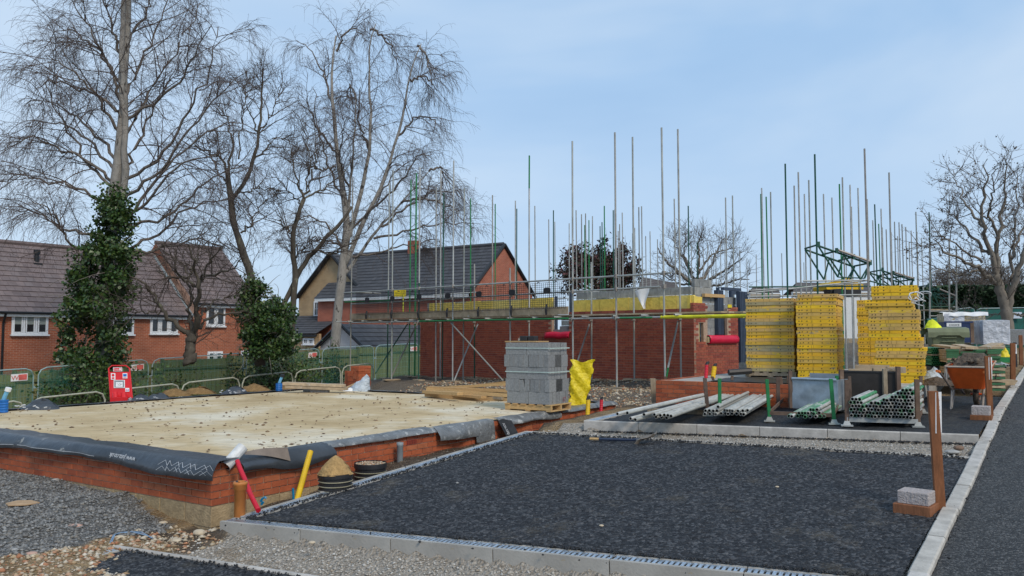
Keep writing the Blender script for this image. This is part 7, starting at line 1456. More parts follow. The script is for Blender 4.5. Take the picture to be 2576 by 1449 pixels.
for L_, hh in ((2, .55), (4, .5)):
    z = zP + L_ * .216 + .216 * hh; o = PC + LF * .02; ring = [o - LF * .012 - U * .008, o + LF * .92 - U * .008, o + LF * .92 + U * .645, o - LF * .012 + U * .645]; mb = MB()
    for i in range(4): a, b = ring[i], ring[(i + 1) % 4]; d = norm(b - a); nn = V(d[1], -d[0], 0); mb.par(V(a[0], a[1], z), b - a - V(0, 0, (b - a)[2]), nn * .003 if nn @ (o + LF * .45 + U * .3 - a) < 0 else -nn * .003, V(0, 0, .018))
    mb.build('plastic_strap', m_strap, label=f'pale green strap round the {lname[L_]} layer of the grey blocks', cat='strap', group='straps on the grey blocks')
zt_ = zP + 5 * .216
bo = MB().par(V(PC[0], PC[1], zt_ + .006) + LF * .33 + U * .05, LF * .66, U * .42, V(0, 0, .02)).build('plywood_offcut', m_timber, label='thin board lying on top of the grey block pack', cat='board')
for k, lab in ((0, 'right one of two black rubber blocks on top of the block pack'), (1, 'left one of two black rubber blocks on top of the block pack')): MB().par(V(PC[0], PC[1], zt_ + .03) + LF * (.42 + .17 * k) + U * .15, LF * .15, U * .12, V(0, 0, .085)).build('rubber_block', m_black, label=lab, cat='rubber block', bevel=.008)
mb = MB(); rgq = random.Random(9)
for k in range(14): q = V(PC[0], PC[1], zt_ + .03) + LF * (.70 + .14 * rgq.random()) + U * (.2 + .15 * rgq.random()); mb.tube([q, q + V(rgq.uniform(-.06, .06), rgq.uniform(-.04, .04), rgq.uniform(.01, .07))], .012, 5)
mb.build('twine_heap', M('grey_twine', (.36, .34, .30), .9), label='small heap of pale twine and scraps on the block pack', cat='twine')
ms = M('red_marking', (.28, .02, .03), .8); text('painted_mark', '17', .12, V(PC[0], PC[1], zP + .03) + U * .36 - LF * .01, U, V(0, 0, 1), ms)
bpy.data.objects['painted_mark'].parent = None; tag(bpy.data.objects['painted_mark'], 'red handwritten mark on the lowest right block of the grey pack', 'painted mark')
# yellow sack behind the pack
sp0 = atz(1440, 1022, ZT + .02) + U * .3; sk = empty('yellow_sack', sp0, 'crumpled yellow plastic sack leaning behind the grey block pack', 'sack'); rows = []
for j in range(16):
    f = j / 15; wd = .17 * (1 - .15 * f) + .02 * math.sin(j * 1.3) + .08 * f; th_ = .07 * (1 - f * .7)
    rows.append([sp0 + V(wd * math.cos(a) + .10 * f - .05, th_ * math.sin(a) + .02 * math.sin(3 * a + j), .84 * f + .04 * math.sin(a * 2 + .5) * f) + V(.018 * math.sin(a * 5 + j * 1.7), .015 * math.cos(a * 4 + j), 0) for a in np.linspace(0, 6.283, 19)])
MB().grid(np.array(rows)).build('sack_body', m_bag_y, sk, smooth=True)
# ------------------------------------------------------------------ timber pile, plank on blocks, brick stack
pA_ = [((1068, 992), (1278, 1008), .03, .10, 'lowest front plank of the timber pile on the slab'), ((1062, 986), (1150, 991), .02, .06, 'short plank end sticking out at the left of the timber pile'), ((1140, 989), (1262, 1003), .10, .05, 'weathered plank in the middle of the timber pile'), ((1072, 980), (1278, 995), .17, .075, 'upper front plank of the timber pile'), ((1074, 976), (1280, 984), .25, .06, 'pale long plank near the top of the timber pile'), ((1120, 975), (1285, 966), .30, .05, 'plank lying askew on top of the timber pile'), ((1175, 974), (1290, 960), .33, .06, 'topmost slanted plank at the right of the timber pile'), ((1100, 990), (1210, 1000), .06, .05, 'hidden plank under the front of the timber pile')]
for k, ((x0, y0), (x1, y1), h, th_, lab) in enumerate(pA_):
    p, q = atz(x0, y0, ZT + h), atz(x1, y1, ZT + h); p[1] = max(14.6, min(18, p[1])); p, q = aty(x0, y0, 17.2 + .0 * k), aty(x1, y1, 16.2); zoff = 0
    d = q - p; n_ = norm(V(-d[1], d[0], 0)); MB().par(p - V(0, 0, th_ / 2), d, n_ * .15, V(0, 0, th_)).build('timber_plank', m_timber if k != 2 else m_oldwood, label=lab, cat='plank', group='planks piled on the slab')
zbk = .24
bA, bB = atz(770, 987, ZT + .02), atz(786, 989, ZT + .02)
for p, w_, lab in ((atz(762, 986, ZT + .025), .16, 'grey block turned on end under the left part of the plank'), (atz(780, 988, ZT + .025), .44, 'grey block lying lengthwise under the middle of the plank')):
    d = norm(V(.97, -.1, 0)); MB().par(p, d * (w_ if w_ > .2 else .24), V(.1, .97, 0) * .1, V(0, 0, .215)).build('concrete_block', m_gblock, label=lab, cat='block', bevel=.006)
a, b = aty(710, 962, bB[1]), aty(859, 968, bB[1] - .1); pk2 = empty('plank', a, 'long weathered plank balanced on two grey blocks at the back of the slab', 'plank')
for dz, sx in ((0, 0), (-.075, .06)): MB().par(a - V(0, 0, .06) + V(0, 0, dz) + V(sx, .02, 0), b - a, V(.05, .22, 0), V(0, 0, .062)).build('board', m_board, pk2)
bs = aty(876, 970, 21.3); rgS = random.Random(12); bm1 = brick_mesh(BL, BH, BD, m_brick); e = norm(V(.8, -.6, 0)); f_ = V(.6, .8, 0); zb0 = bs[2] - .02; cn = ['bottom', 'second', 'third', 'fourth', 'fifth', 'sixth', 'seventh', 'top']
for c in range(8):
    nx_ = 4 if c < 6 else 3
    for i in range(nx_):
        for j in range(2 if i in (0, nx_ - 1) or c > 5 else 1):
            p = bs + e * (-.02 + (i + (4 - nx_)) * .108 + rgS.uniform(-.008, .008)) + f_ * (j * .22 + rgS.uniform(-.015, .01)); o = inst('brick', bm1, V(p[0], p[1], zb0 + c * .068) + e * .1, None, math.atan2(f_[1], f_[0]) + rgS.uniform(-.04, .04))
            tag(o, f'{["leftmost", "second", "third", "rightmost"][i if nx_ == 4 else min(3, i + 1)]} {"front" if j == 0 else "back"} brick in the {cn[c]} course of the small loose stack', 'brick', 'loose stack of red bricks')
for c in range(6):
    p = bs - e * .20 + f_ * .05; 
    if c < 6: o = inst('brick', bm1, V(p[0], p[1], zb0 + c * .068) + e * rgS.uniform(-.01, .01), None, math.atan2(e[1], e[0]) + rgS.uniform(-.05, .05)); tag(o, f'brick laid crosswise at the left of the {cn[c]} course of the small loose stack', 'brick', 'loose stack of red bricks')
p = aty(846, 980, 20.4)
for k in range(3): o = inst('brick', bm1, V(p[0] + .12 * k, p[1] + .06 * k, p[2] - .03), None, 1.2 + .1 * k); tag(o, f'{["left", "middle", "right"][k]} one of three loose bricks beside the small stack under the plank end', 'brick', 'loose stack of red bricks')
a = aty(866, 979, 19.6); MB().par(a, V(.42, .0, .19), V(.02, .2, .02), V(-.03, 0, .02)).build('cardboard', M('cardboard', (.46, .32, .18), .9), label='flap of brown cardboard in front of the small brick stack', cat='cardboard')
def bag(name, c, w, h, d, mat, label, cat, seed, peak=.3):
    rows = []
    for j in range(11):
        f = j / 10; r = (1 - f) ** .55; rows.append([c + V(w * r * math.cos(t) * (1 + .22 * (vnoise(np.array([t * 1.4]), np.array([j * .7]), 1, seed)[0] - .5)) + peak * f * w, d * r * math.sin(t), h * f * (.8 + .4 * vnoise(np.array([t * 1.1]), np.array([j * .5]), 1, seed + 1)[0])) for t in np.linspace(0, 6.283, 22)])
    o = MB().grid(np.array(rows)).build(name, mat, None, smooth=False, label=label, cat=cat); return o
bag('plastic_bag', aty(901, 984, 19.4), .27, .36, .2, m_bag_c, 'crumpled grey plastic bag on the back edge of the slab', 'plastic bag', 3, .75)
bag('white_bag', aty(876, 985, 19.3), .17, .09, .12, m_white, 'small white bag lying beside the grey plastic bag', 'plastic bag', 6)
mb = MB(); a = aty(849, 984, 19.5); mb.par(a, V(1.1, -1.5, 0), V(.05, .03, 0), V(0, 0, .02)); mb.build('timber_batten', m_oldwood, label='thin batten lying along the back edge of the slab', cat='batten')
for k, (x, y, lab) in enumerate(((440, 989, 'left heap of brown earth behind the slab'), (500, 984, 'second heap of brown earth behind the slab'), (640, 977, 'small heap of brown earth right of the barriers'), (735, 972, 'brown earth heap behind the blue duct'))): bag('earth_heap', aty(x, y + 6, 19.5 + k * .3), .42, .16, .3, m_sand if False else M('brown_earth' + str(k), (.22, .13, .05), .95, nscale=12, namt=.4, bump=(20, .8, .05)), lab, 'earth heap', 20 + k, 0)
for k, (x, y, w_, lab) in enumerate(((350, 1007, .30, 'crumpled black membrane with white print at the foot of the fire point'), (395, 1003, .34, 'crumpled black membrane right of the fire point'), (590, 986, .35, 'crumpled black membrane with white print behind the slab'), (100, 1026, .4, 'crumpled black membrane at the left behind the slab'))):
    c = aty(x, y + 8, 17.6 + k * .5 if k < 3 else 14.6); o = bag('crumpled_membrane', c, w_, .20, .25, m_film, lab, 'membrane', 40 + k, .1)
    pr_ = MB(); rg = random.Random(k)
    for i in range(9): q = c + V(rg.uniform(-.8, .8) * w_, -.24, rg.uniform(.03, .12)); pr_.par(q, V(.05, 0, rg.uniform(-.02, .03)), V(0, .01, .004), V(0, -.004, .016))
    pr_.build('printed_marks', m_print, o, at=WO[o.name])
# ------------------------------------------------------------------ red fire point
Yf = 18.8; fA, fB = aty(279, 1008, Yf), aty(333, 1004, Yf); ft = aty(273, 920, Yf + .5); e = norm(V(*(fB - fA)[:2], 0)); up = norm(ft - fA); w_ = np.linalg.norm((fB - fA)[:2]); H_ = np.linalg.norm(ft - fA); n_ = norm(np.cross(e, up)); n_ = n_ if n_[1] < 0 else -n_
fA = fA - up * .45; H_ += .45
fpnt = empty('fire_point', fA, 'red site fire point board on a leaning tubular frame at the back of the slab', 'fire point')
MB().tube([fA, fA + up * (H_ - .08), fA + up * H_ + e * .08, fA + up * H_ + e * (w_ - .08), fA + e * w_ + up * (H_ - .08), fA + e * w_], .018, 8).build('frame', m_redb, fpnt)
MB().par(fA + e * .02 + up * .2, e * (w_ - .04), -n_ * .01, up * (H_ - .38)).build('board', m_redb, fpnt)
def fsign(x0, x1, y0, y1, mat, name, m2=None):
    c = lambda x, y: aty(x, y, Yf + .5 * (1008 - y) / 88)
    p00, p10, p01 = c(x0, y1), c(x1, y1), c(x0, y0); s_ = MB().par(p00 + n_ * .012, p10 - p00, -n_ * .01 if False else n_ * .01, p01 - p00).build(name, mat, fpnt); return s_, p00 + n_ * .024, p10 - p00, p01 - p00
s_, o_, a_, b_ = fsign(285.5, 308, 925.5, 935, m_white, 'sign'); MB().par(o_ + a_ * .06 + b_ * .12, a_ * .88, n_ * .002, b_ * .76).build('red_panel', m_redb, s_); text('sign_text', 'Fire point', .045, o_ + a_ * .1 + b_ * .35 + n_ * .004, a_, b_, m_white, s_); MB().par(o_ + a_ * .72 + b_ * .25 + n_ * .003, a_ * .14, n_ * .002, b_ * .5).build('flame_mark', m_white, s_)
s_, o_, a_, b_ = fsign(280, 291, 940, 956, m_white, 'sign'); n__ = 12; MB().prism([o_ + a_ * .5 + b_ * .68 + a_ * (.34 * math.cos(q * .5236)) + b_ * (.22 * math.sin(q * .5236)) for q in range(12)], n_ * .002).build('alarm_symbol', m_redb, s_); MB().par(o_ + a_ * .2 + b_ * .1, a_ * .6, n_ * .002, b_ * .26).build('call_symbol', m_redb, s_)
s_, o_, a_, b_ = fsign(309.5, 321, 940, 953, m_white, 'sign'); MB().par(o_ + a_ * .12 + b_ * .35, a_ * .76, n_ * .002, b_ * .5).build('blue_panel', m_blue_duct, s_); MB().par(o_ + a_ * .12 + b_ * .08, a_ * .76, n_ * .002, b_ * .1).build('red_line', m_redb, s_)
s_, o_, a_, b_ = fsign(287, 315, 957, 977, m_white, 'document_frame'); MB().par(o_ + a_ * .06 + b_ * .07, a_ * .88, n_ * .003, b_ * .86).build('grey_mount', m_grey_pvc, s_); MB().par(o_ + a_ * .2 + b_ * .12 + n_ * .003, a_ * .62, n_ * .003, b_ * .6).build('paper', m_white, s_)
dr = MB(); rg = random.Random(3)
for k in range(14): q = o_ + a_ * (.27 + .4 * rg.random()) + b_ * (.25 + .3 * rg.random()) + n_ * .007; dr.par(q, a_ * .12 + b_ * .06, n_ * .001, b_ * .02)
dr.build('drawing_lines', m_bare, s_)
s_, o_, a_, b_ = fsign(316, 326, 977, 986, m_white, 'sign'); 
for k in range(4): MB().par(o_ + a_ * (.1 + .22 * k) + b_ * .2, a_ * .14, n_ * .002, b_ * (.3 + .1 * (k % 2))).build('coloured_bar', [m_redb, m_blue_duct][k % 2], s_)
for k in range(2): MB().box(fA + e * (w_ * (.28 + .4 * k)) + up * .36 + n_ * .08, .2, .14, .12).build('extinguisher_tray', m_redb, fpnt); MB().tube([fA + e * (w_ * (.28 + .4 * k)) + up * .45 + n_ * .08, fA + e * (w_ * (.28 + .4 * k)) + up * .62 + n_ * .08], .06, 10).build('extinguisher', m_redb, fpnt)
# ------------------------------------------------------------------ stakes with blocks by the kerb
def stake(px, pt, pb, wpx, f, sign, label, lean=-15, gl='brown stakes along the kerb'):
    p = onf(px, pb, f); t = aty(px + lean, pt, p[1] - .02); k = p[1] / F; root = empty('stake', p, label, 'stake', gl); w_ = wpx * k; a = norm(V(.97, -.22, 0)); b = V(.22, .97, 0)
    MB().par(p - V(0, 0, .05) - a * w_ / 2, a * w_, b * w_ * .62, t - p + V(0, 0, .05)).build('post', m_stake, root, bevel=.003)
    if sign:
        (x0, y0, y1), hw_ = sign; q = aty(x0, y1, p[1] - .01); q2 = aty(x0 - 1, y0, p[1] - .02); bd = norm(V(.80, .60, 0)) * hw_
        sb = MB().par(q, bd, V(.010, -.006, 0), q2 - q).build('sign_board', m_white, root); mk = MB(); up_ = q2 - q; nn = norm(np.cross(bd, up_)); nn = nn if nn[0] < 0 or nn[1] < 0 else -nn; nn = norm(V(.60, -.80, 0))
        rg = random.Random(5)
        for kx in range(16): o_ = q + bd * (.25 + .04 * (kx % 3)) + up_ * (.25 + .038 * kx) + nn * .0125; mk.par(o_, bd * rg.uniform(.2, .4), nn * .001, up_ * .016)
        mk.build('sign_print', m_bare, sb)
    return p
fb = lambda x, y: zb(x, y) - .005
p_ = stake(2368, 984, 1283, 23, fb, ((2352, 987, 1090), .10), 'nearest brown timber stake with a white sign, standing by the kerb', -20)
def base_block(c00, c10, h0, blk_, f, lab0, lab1, d0=.30):
    a, b = onf(*c00, f), onf(*c10, f); e = norm(V(*(b - a)[:2], 0)); n_ = V(-e[1], e[0], 0); w_ = np.linalg.norm((b - a)[:2]); k = a[1] / F; z = max(a[2], b[2])
    o = MB().par(V(a[0], a[1], z - .01), e * w_, n_ * d0, V(0, 0, h0 * k + .01)).build('timber_block', m_stake, label=lab0, cat='timber', group='timber bases beside the stakes', bevel=.004)
    (x0, wf, hf, df) = blk_; MB().par(V(a[0], a[1], z + h0 * k) + e * (w_ * x0) + n_ * .03, e * (w_ * wf), n_ * df, V(0, 0, hf * k)).build('concrete_block', M('pinkish_block', (.42, .37, .35), .95, nscale=40, namt=.25, bump=(60, 1.0, .02)) if 'pinkish_block' not in bpy.data.materials else bpy.data.materials['pinkish_block'], label=lab1, cat='block', group='blocks on timber bases by the kerb', bevel=.006)
base_block((2246, 1290), (2341, 1303), 24, (.10, .84, 31, .215), fb, 'brown timber base lying under the nearest pinkish block', 'pinkish concrete block resting on a timber base beside the nearest stake')
f2 = lambda x, y: zb2(x, y) - .005
stake(2493, 896, 1050, 13, f2, ((2487, 899, 955), .09), 'second brown stake with a white sign in front of the wheelbarrow tip', -8)
base_block((2440, 1056), (2495, 1058), 11, (.06, .86, 22, .2), f2, 'brown timber base under the grey block near the wheelbarrow', 'pale grey block on a timber base near the wheelbarrow wheel', .25)
f3 = lambda x, y: zb(x, y) + .0
stake(2549, 863, 962, 11, f3, ((2552, 866, 890), .09), 'third brown stake with a white sign beside the far kerb', 0); stake(2570, 843, 915, 8, f3, None, 'farthest brown stake at the right edge of the photo', -2)
# ------------------------------------------------------------------ wheelbarrow
wl_ = onf(2392, 1029, lambda x, y: zb2(x, y)); FA = norm(V(.60, .80, 0)); FR = V(.80, -.60, 0); gz = wl_[2]; O = wl_ + FR * .25
def wb(r, a, z): return V(O[0], O[1], gz) + FR * r + FA * a + V(0, 0, z)
bar = empty('wheelbarrow', O, 'orange wheelbarrow full of dark soil standing by the low wall', 'wheelbarrow')
def loop(z, a0, a1, w0, w1, n=5):
    c = []
    for r_, a, s in ((-w0 / 2, a0, 0), (w0 / 2, a0, 1), (w1 / 2, a1, 2), (-w1 / 2, a1, 3)):
        for k in range(n): q = (s * 90 + 180 + k * 90 / (n - 1)) * math.pi / 180; rd = .07; cx = r_ + rd * (1 if r_ < 0 else -1); ca_ = a + rd * (1 if s < 2 else -1); c.append((cx + rd * math.cos(q), ca_ + rd * math.sin(q)))
    return [wb(r_, a, z + (.10 * max(0, (a - .3)) if z > .5 else 0)) for r_, a in c]
rim, bot = loop(.66, -.12, 1.02, .62, .56), loop(.32, .06, .66, .40, .34); tm_ = MB(); rr = np.array([bot + [bot[0]], [(np.array(a) * .5 + np.array(b) * .5) for a, b in zip(bot, rim)] + [(np.array(bot[0]) + rim[0]) / 2], rim + [rim[0]]]); tm_.grid(rr); tm_.f.append(tuple(range(len(bot)))); tm_.m.append(0)
tray = tm_.build('tray', m_orange, bar, smooth=False); tray.modifiers.new('t', 'SOLIDIFY').thickness = .006; MB().tube(rim + [rim[0]], .012, 6).build('rim', M('worn_rim', (.42, .26, .16), .6), tray)
text('tray_lettering', 'Belle', .14, wb(.262, .42, .455) + FR * .035, FA, norm(V(0, 0, 1) + FR * .22), m_dark, tray)
sl = MB(); rows = []
for j in range(14):
    for_ = []
    for i in range(20): rr_, aa_ = -.27 + .54 * j / 13, -.08 + 1.04 * i / 19; ed = min(1, min(j, 13 - j) / 3, min(i, 19 - i) / 3.5); for_.append(wb(rr_, aa_, .60 + .17 * ed * (.6 + .8 * vnoise(np.array([rr_ * 7]), np.array([aa_ * 6]), 1, 4)[0]) + .10 * max(0, aa_ - .3)))
    rows.append(for_)
sl.grid(np.array(rows)); so_ = sl.build('soil_load', M('barrow_soil', (.10, .075, .055), .95, nscale=14, namt=.6, bump=(16, 1, .06)), None, label='heap of dark stony soil filling the orange wheelbarrow', cat='soil')
Pz = np.array([wb(R.uniform(-.24, .24), R.uniform(0, .9), .74 + R.uniform(-.03, .04)) for _ in range(160)]); st_ = stones('soil_clods', Pz, (.02, .09), m_soil, .8, 91); st_.parent = so_; st_.location = -V(*WO[so_.name])
for s in (-1, 1):
    hb_ = MB(); hb_.tube([wb(s * .17, .86, .19), wb(s * .19, .55, .29), wb(s * .24, .05, .31), wb(s * .29, -.30, .50), wb(s * .30, -.62, .60)], .017, 8); hb_.build('handle_bar', m_bare, bar); MB().tube([wb(s * .30, -.60, .595), wb(s * .305, -.78, .615)], .022, 8).build('grip', M('orange_grip', (.75, .17, .02), .45) if 'orange_grip' not in bpy.data.materials else bpy.data.materials['orange_grip'], bar)
    MB().tube([wb(s * .24, .12, .31), wb(s * .25, .02, .04), wb(s * .25, -.0, .012), wb(s * .25, .08, .012), wb(s * .24, .34, .30)], .016, 8).build('leg', m_bare if s < 0 else m_orange, bar); MB().tube([wb(s * .28, -.1, .64), wb(s * .27, -.18, .42)], .013, 6).build('stay', m_bare, bar)
MB().tube([wb(-.30, -.12, .5), wb(-.29, -.12, .66), wb(.29, -.12, .66), wb(.30, -.12, .5)], .016, 8).build('rear_hoop', M('pale_bar', (.42, .35, .28), .5) , bar)
wc = wb(0, .92, .19); whl = MB(); nn = 24
prof = [(.10, -.03), (.12, -.04), (.165, -.04), (.185, -.022), (.19, 0), (.185, .022), (.165, .04), (.12, .04), (.10, .03)]
whl.grid(np.array([[wc + FR * y + (FA * math.cos(q) + V(0, 0, 1) * math.sin(q)) * r_ for q in np.linspace(0, 2 * math.pi, nn + 1)] for r_, y in prof])); wh = whl.build('wheel', m_rubber, bar, smooth=True)
hub = MB(); hub.tube([wc - FR * .03, wc + FR * .03], .10, 20); hub.tube([wc - FR * .09, wc + FR * .09], .015, 8); hub.build('rim', m_orange, wh)
for k in range(8): q = k * math.pi / 4; MB().par(wc + FR * .031 + (FA * math.cos(q) + V(0, 0, 1) * math.sin(q)) * .03, (FA * math.cos(q) + V(0, 0, 1) * math.sin(q)) * .06, FR * .004, (FA * -math.sin(q) + V(0, 0, 1) * math.cos(q)) * .012).build('spoke', m_rubber, wh)
MB().tube([wb(.12, .75, .28), wb(.12, .80, .36), wb(.10, 1.0, .40), wb(.10, 1.12, .34)], .022, 8).build('front_guard', M('pale_bar2', (.45, .38, .32), .5), bar); MB().tube([wb(.10, .70, .02), wb(.12, .74, .3)], .02, 8).build('front_stay', bpy.data.materials['pale_bar2'], bar)
# ------------------------------------------------------------------ shovel
s0 = onf(1484, 1104, lambda x, y: zb(x, y) + .03); s1_ = onf(1590, 1107, lambda x, y: zb(x, y) + .03); sh = empty('shovel', s0, 'long-handled shovel lying on the back of the big asphalt bay', 'shovel')
MB().tube([s0, s0 + (s1_ - s0) * .22], .019, 8).build('wooden_end', m_timber, sh); MB().tube([s0 + (s1_ - s0) * .22, s1_, s1_ + norm(s1_ - s0) * .08 + V(0, 0, .01)], .019, 8).build('handle', M('blue_black_handle', (.02, .03, .06), .5), sh)
bl0 = onf(1606, 1117, lambda x, y: zb(x, y) + .01); bl1 = aty(1650, 1091, bl0[1] + .1); ax = norm(bl1 - bl0); sd_ = norm(V(.45, .85, .1)); L_ = np.linalg.norm(bl1 - bl0)
MB().grid(np.array([[bl0 + ax * (L_ * i / 6) + sd_ * (.11 * (j - 2) / 2 * (1 if i < 5 else .8)) + norm(np.cross(ax, sd_)) * (.03 * ((j - 2) / 2) ** 2 + .02 * math.sin(i)) for j in range(5)] for i in range(7)])).build('blade', M('worn_shovel_steel', (.20, .17, .14), .5, .4, namt=.4), sh).modifiers.new('t', 'SOLIDIFY').thickness = .004
MB().tube([s1_ + norm(s1_ - s0) * .06, bl0 + ax * .10 + V(0, 0, .02)], .016, 8).build('neck', m_bare, sh)
# ------------------------------------------------------------------ materials stored along the right
def frus(name, p, e, n_, w, d, h, ww, mat, root, t=.0): 
    mb = MB(); c = p + e * w / 2 + n_ * d / 2; lo = [c - e * w / 2 * t0 - n_ * d / 2 * t0 for t0 in (1,)]
    b_ = [c + e * (sx * w / 2 * ww) + n_ * (sy * d / 2 * ww) for sx, sy in ((-1, -1), (1, -1), (1, 1), (-1, 1))]; t_ = [c + e * (sx * w / 2) + n_ * (sy * d / 2) + V(0, 0, h) for sx, sy in ((-1, -1), (1, -1), (1, 1), (-1, 1))]
    i = len(mb.v); mb.v += [tuple(q) for q in b_ + t_]; mb.f += [(3, 2, 1, 0), (4, 5, 6, 7)] + [(k, (k + 1) % 4, 4 + (k + 1) % 4, 4 + k) for k in range(4)]; mb.m += [0] * 6; return mb.build(name, mat, root, bevel=.02)
ex, ey = norm(V(.96, -.28, 0)), V(.28, .96, 0)
Yg = 18.5; g0 = aty(2342, 872, Yg); k = Yg / F; gb_ = empty('grit_bin', g0, 'olive green plastic grit bin with a curved lid', 'grit bin'); w_ = 80 * k
frus('bin_body', g0, ex, ey, w_, .6, 36 * k, .86, m_olive, gb_); 
for j in range(2): MB().par(g0 + ex * (w_ * .3) - ey * (.028 - .012 * (1 - j)) + V(0, 0, (12 + 10 * j) * k), ex * (w_ * .42), ey * .03, V(0, 0, .02)).build('moulded_rib', m_olive, gb_)
ld = MB(); ld.grid(np.array([[g0 + ex * (-.06 + (w_ + .12) * i / 12) + ey * yv + V(0, 0, 36 * k + zv + (.05 if (.22 < i / 12 < .78 and zv < 0) else 0)) for i in range(13)] for yv, zv in ((-.06, -.12), (-.05, .0), (.0, .09), (.3, .12), (.66, .10), (.68, -.05))])); ld.build('lid', m_olive, gb_, smooth=False).modifiers.new('t', 'SOLIDIFY').thickness = .02
bag('yellow_cloth', g0 + ex * .12 + ey * .25 + V(0, 0, 45 * k), .2, .2, .15, M('hi_vis_yellow', (.70, .75, .02), .7), 'crumpled bright yellow cloth on the olive grit bin', 'cloth', 61, -.2)
Yn = 20.5; n0 = aty(2377, 862, Yn); k = Yn / F; nb = empty('blue_container', n0, 'dark blue metal site box with a white label, behind the grit bin', 'site box'); w_ = 64 * k
MB().par(n0, ex * w_, ey * 1.0, V(0, 0, 52 * k)).build('box_body', m_navy, nb); MB().par(n0 + ex * (w_ - .06) - ey * .01, ex * .08, ey * .05, V(0, 0, 52 * k + .01)).build('corner_post', m_post, nb); MB().par(n0 - ey * .012 + V(0, 0, 52 * k - .03), ex * w_, ey * .06, V(0, 0, .045)).build('rim', m_navy, nb)
la = n0 + ex * .05 - ey * .012 + V(0, 0, 40 * k); lb_ = MB().par(la, ex * (33 * k), -ey * .004, V(0, 0, 9.5 * k)).build('label_plate', m_white, nb); text('label_text', 'CHOICE', 6.5 * k, la - ey * .006 + ex * .05 + V(0, 0, 2 * k), ex, V(0, 0, 1), m_dark, lb_)
def wrapped(px0, px1, pt, pb, Y, d, mat, name, label, group=None, seed=1, cat='pallet load'):
    p = aty(px0, pb, Y); k = Y / F; w_, h = (px1 - px0) * k, (pb - pt) * k; root = empty(name, p, label, cat, group); rows = []
    c = p + ex * w_ / 2 + ey * d / 2; N_ = 44; rr = np.random.default_rng(seed)
    for j in range(8):
        f = j / 7; ring = []
        for i in range(N_ + 1):
            a = 2 * math.pi * (i % N_) / N_; ca, sa = math.cos(a), math.sin(a); q = max(abs(ca), abs(sa)); x, y = ca / q, sa / q; m_ = 1 - .03 * (abs(x) * abs(y)) ** 6 + .012 * (rr.random() - .5) * (0 if i in (0, N_) else 1); ring.append(c + ex * (x * w_ / 2 * m_) + ey * (y * d / 2 * m_) + V(0, 0, h * f + .01 * (rr.random() - .5)))
        ring[-1] = ring[0]; rows.append(ring)
    rows.append([c + (r0 - c) * .6 * V(1, 1, 0) + V(0, 0, h + .015) for r0 in rows[-1]]); rows.append([c + V(0, 0, h + .02)] * (N_ + 1))
    for q in rows[-2]: q[2] = c[2] + h + .015
    MB().grid(np.array(rows)).build('wrapped_load', mat, root, smooth=False); return root, p, w_, h
gp_ = 'wrapped pallet loads at the right'
r0, p0, w0, h0 = wrapped(2377, 2470, 789, 826, 21.8, 1.0, m_wrap_y, 'wrapped_pallet', 'upper wrapped load of yellow printed bags with a white sheet on top', gp_, 3)
mb = MB(); mb.grid(np.array([[p0 + ex * (-.04 + (w0 + .08) * i / 12) + ey * (yv + .02 * math.sin(i * 2)) + V(0, 0, h0 + zv + .012 * math.sin(i * 1.3)) for i in range(13)] for yv, zv in ((-.03, -.07), (-.02, .03), (.5, .05), (1.0, .04))])); mb.build('white_sheet', m_white, r0, smooth=True)
fw = MB(); fw.grid(np.array([[p0 + ex * (-.02 + .5 * i / 6) - ey * (.015 + .02 * math.sin(i + j)) + V(0, 0, h0 * (1 - j / 5)) for i in range(7)] for j in range(6)])); fw.build('loose_wrap', m_wrap, r0, smooth=True)
pm = MB()
for i in range(9):
    for j in range(2): pm.par(p0 + ex * (.52 + .055 * i) - ey * .012 + V(0, 0, h0 * (.30 + .3 * j)), ex * .03, -ey * .003, V(0, 0, .05 + .02 * (i % 2)))
pm.build('bag_print', m_bare, r0)
wrapped(2441, 2469, 828, 843, 21.6, .9, m_bags, 'wrapped_pallet', 'short middle load of yellow bags right of the blue box', gp_, 4); wrapped(2441, 2470, 846, 864, 21.6, .9, m_bags, 'wrapped_pallet', 'lowest load of yellow bags right of the blue box', gp_, 5)
pallet(aty(2440, 846, 21.6), ex, ey, .32, .9, aty(2440, 846, 21.6)[2], 'small pallet between the two loads of yellow bags', .03); pallet(aty(2440, 867, 21.6), ex, ey, 1.0, .9, aty(2440, 868, 21.6)[2], 'pallet under the lowest yellow bags', .05)
wrapped(2469, 2536, 806, 866, 20.5, 1.1, m_wrap, 'wrapped_pallet', 'white stretch-wrapped pallet load at the far right', gp_, 7); wrapped(2537, 2600, 830, 868, 22.5, 1.0, m_gblock, 'block_pallet', 'grey pallet of blocks at the right edge of the photo', gp_, 8)
# long green tubes behind
for i in range(10): a = aty(2330, 806 + (i % 5) * 3.6, 23 + .2 * (i // 5)); b = aty(2377, 799 + (i % 5) * 3.6, 25.5 + .2 * (i // 5)); put_tube(a, b, 'long green tube in the bundle behind the olive grit bin', 'green tubes behind the grit bin', [m_green if i % 3 else m_dgreen, m_dark]).scale = (1, 1.7, 1.7)
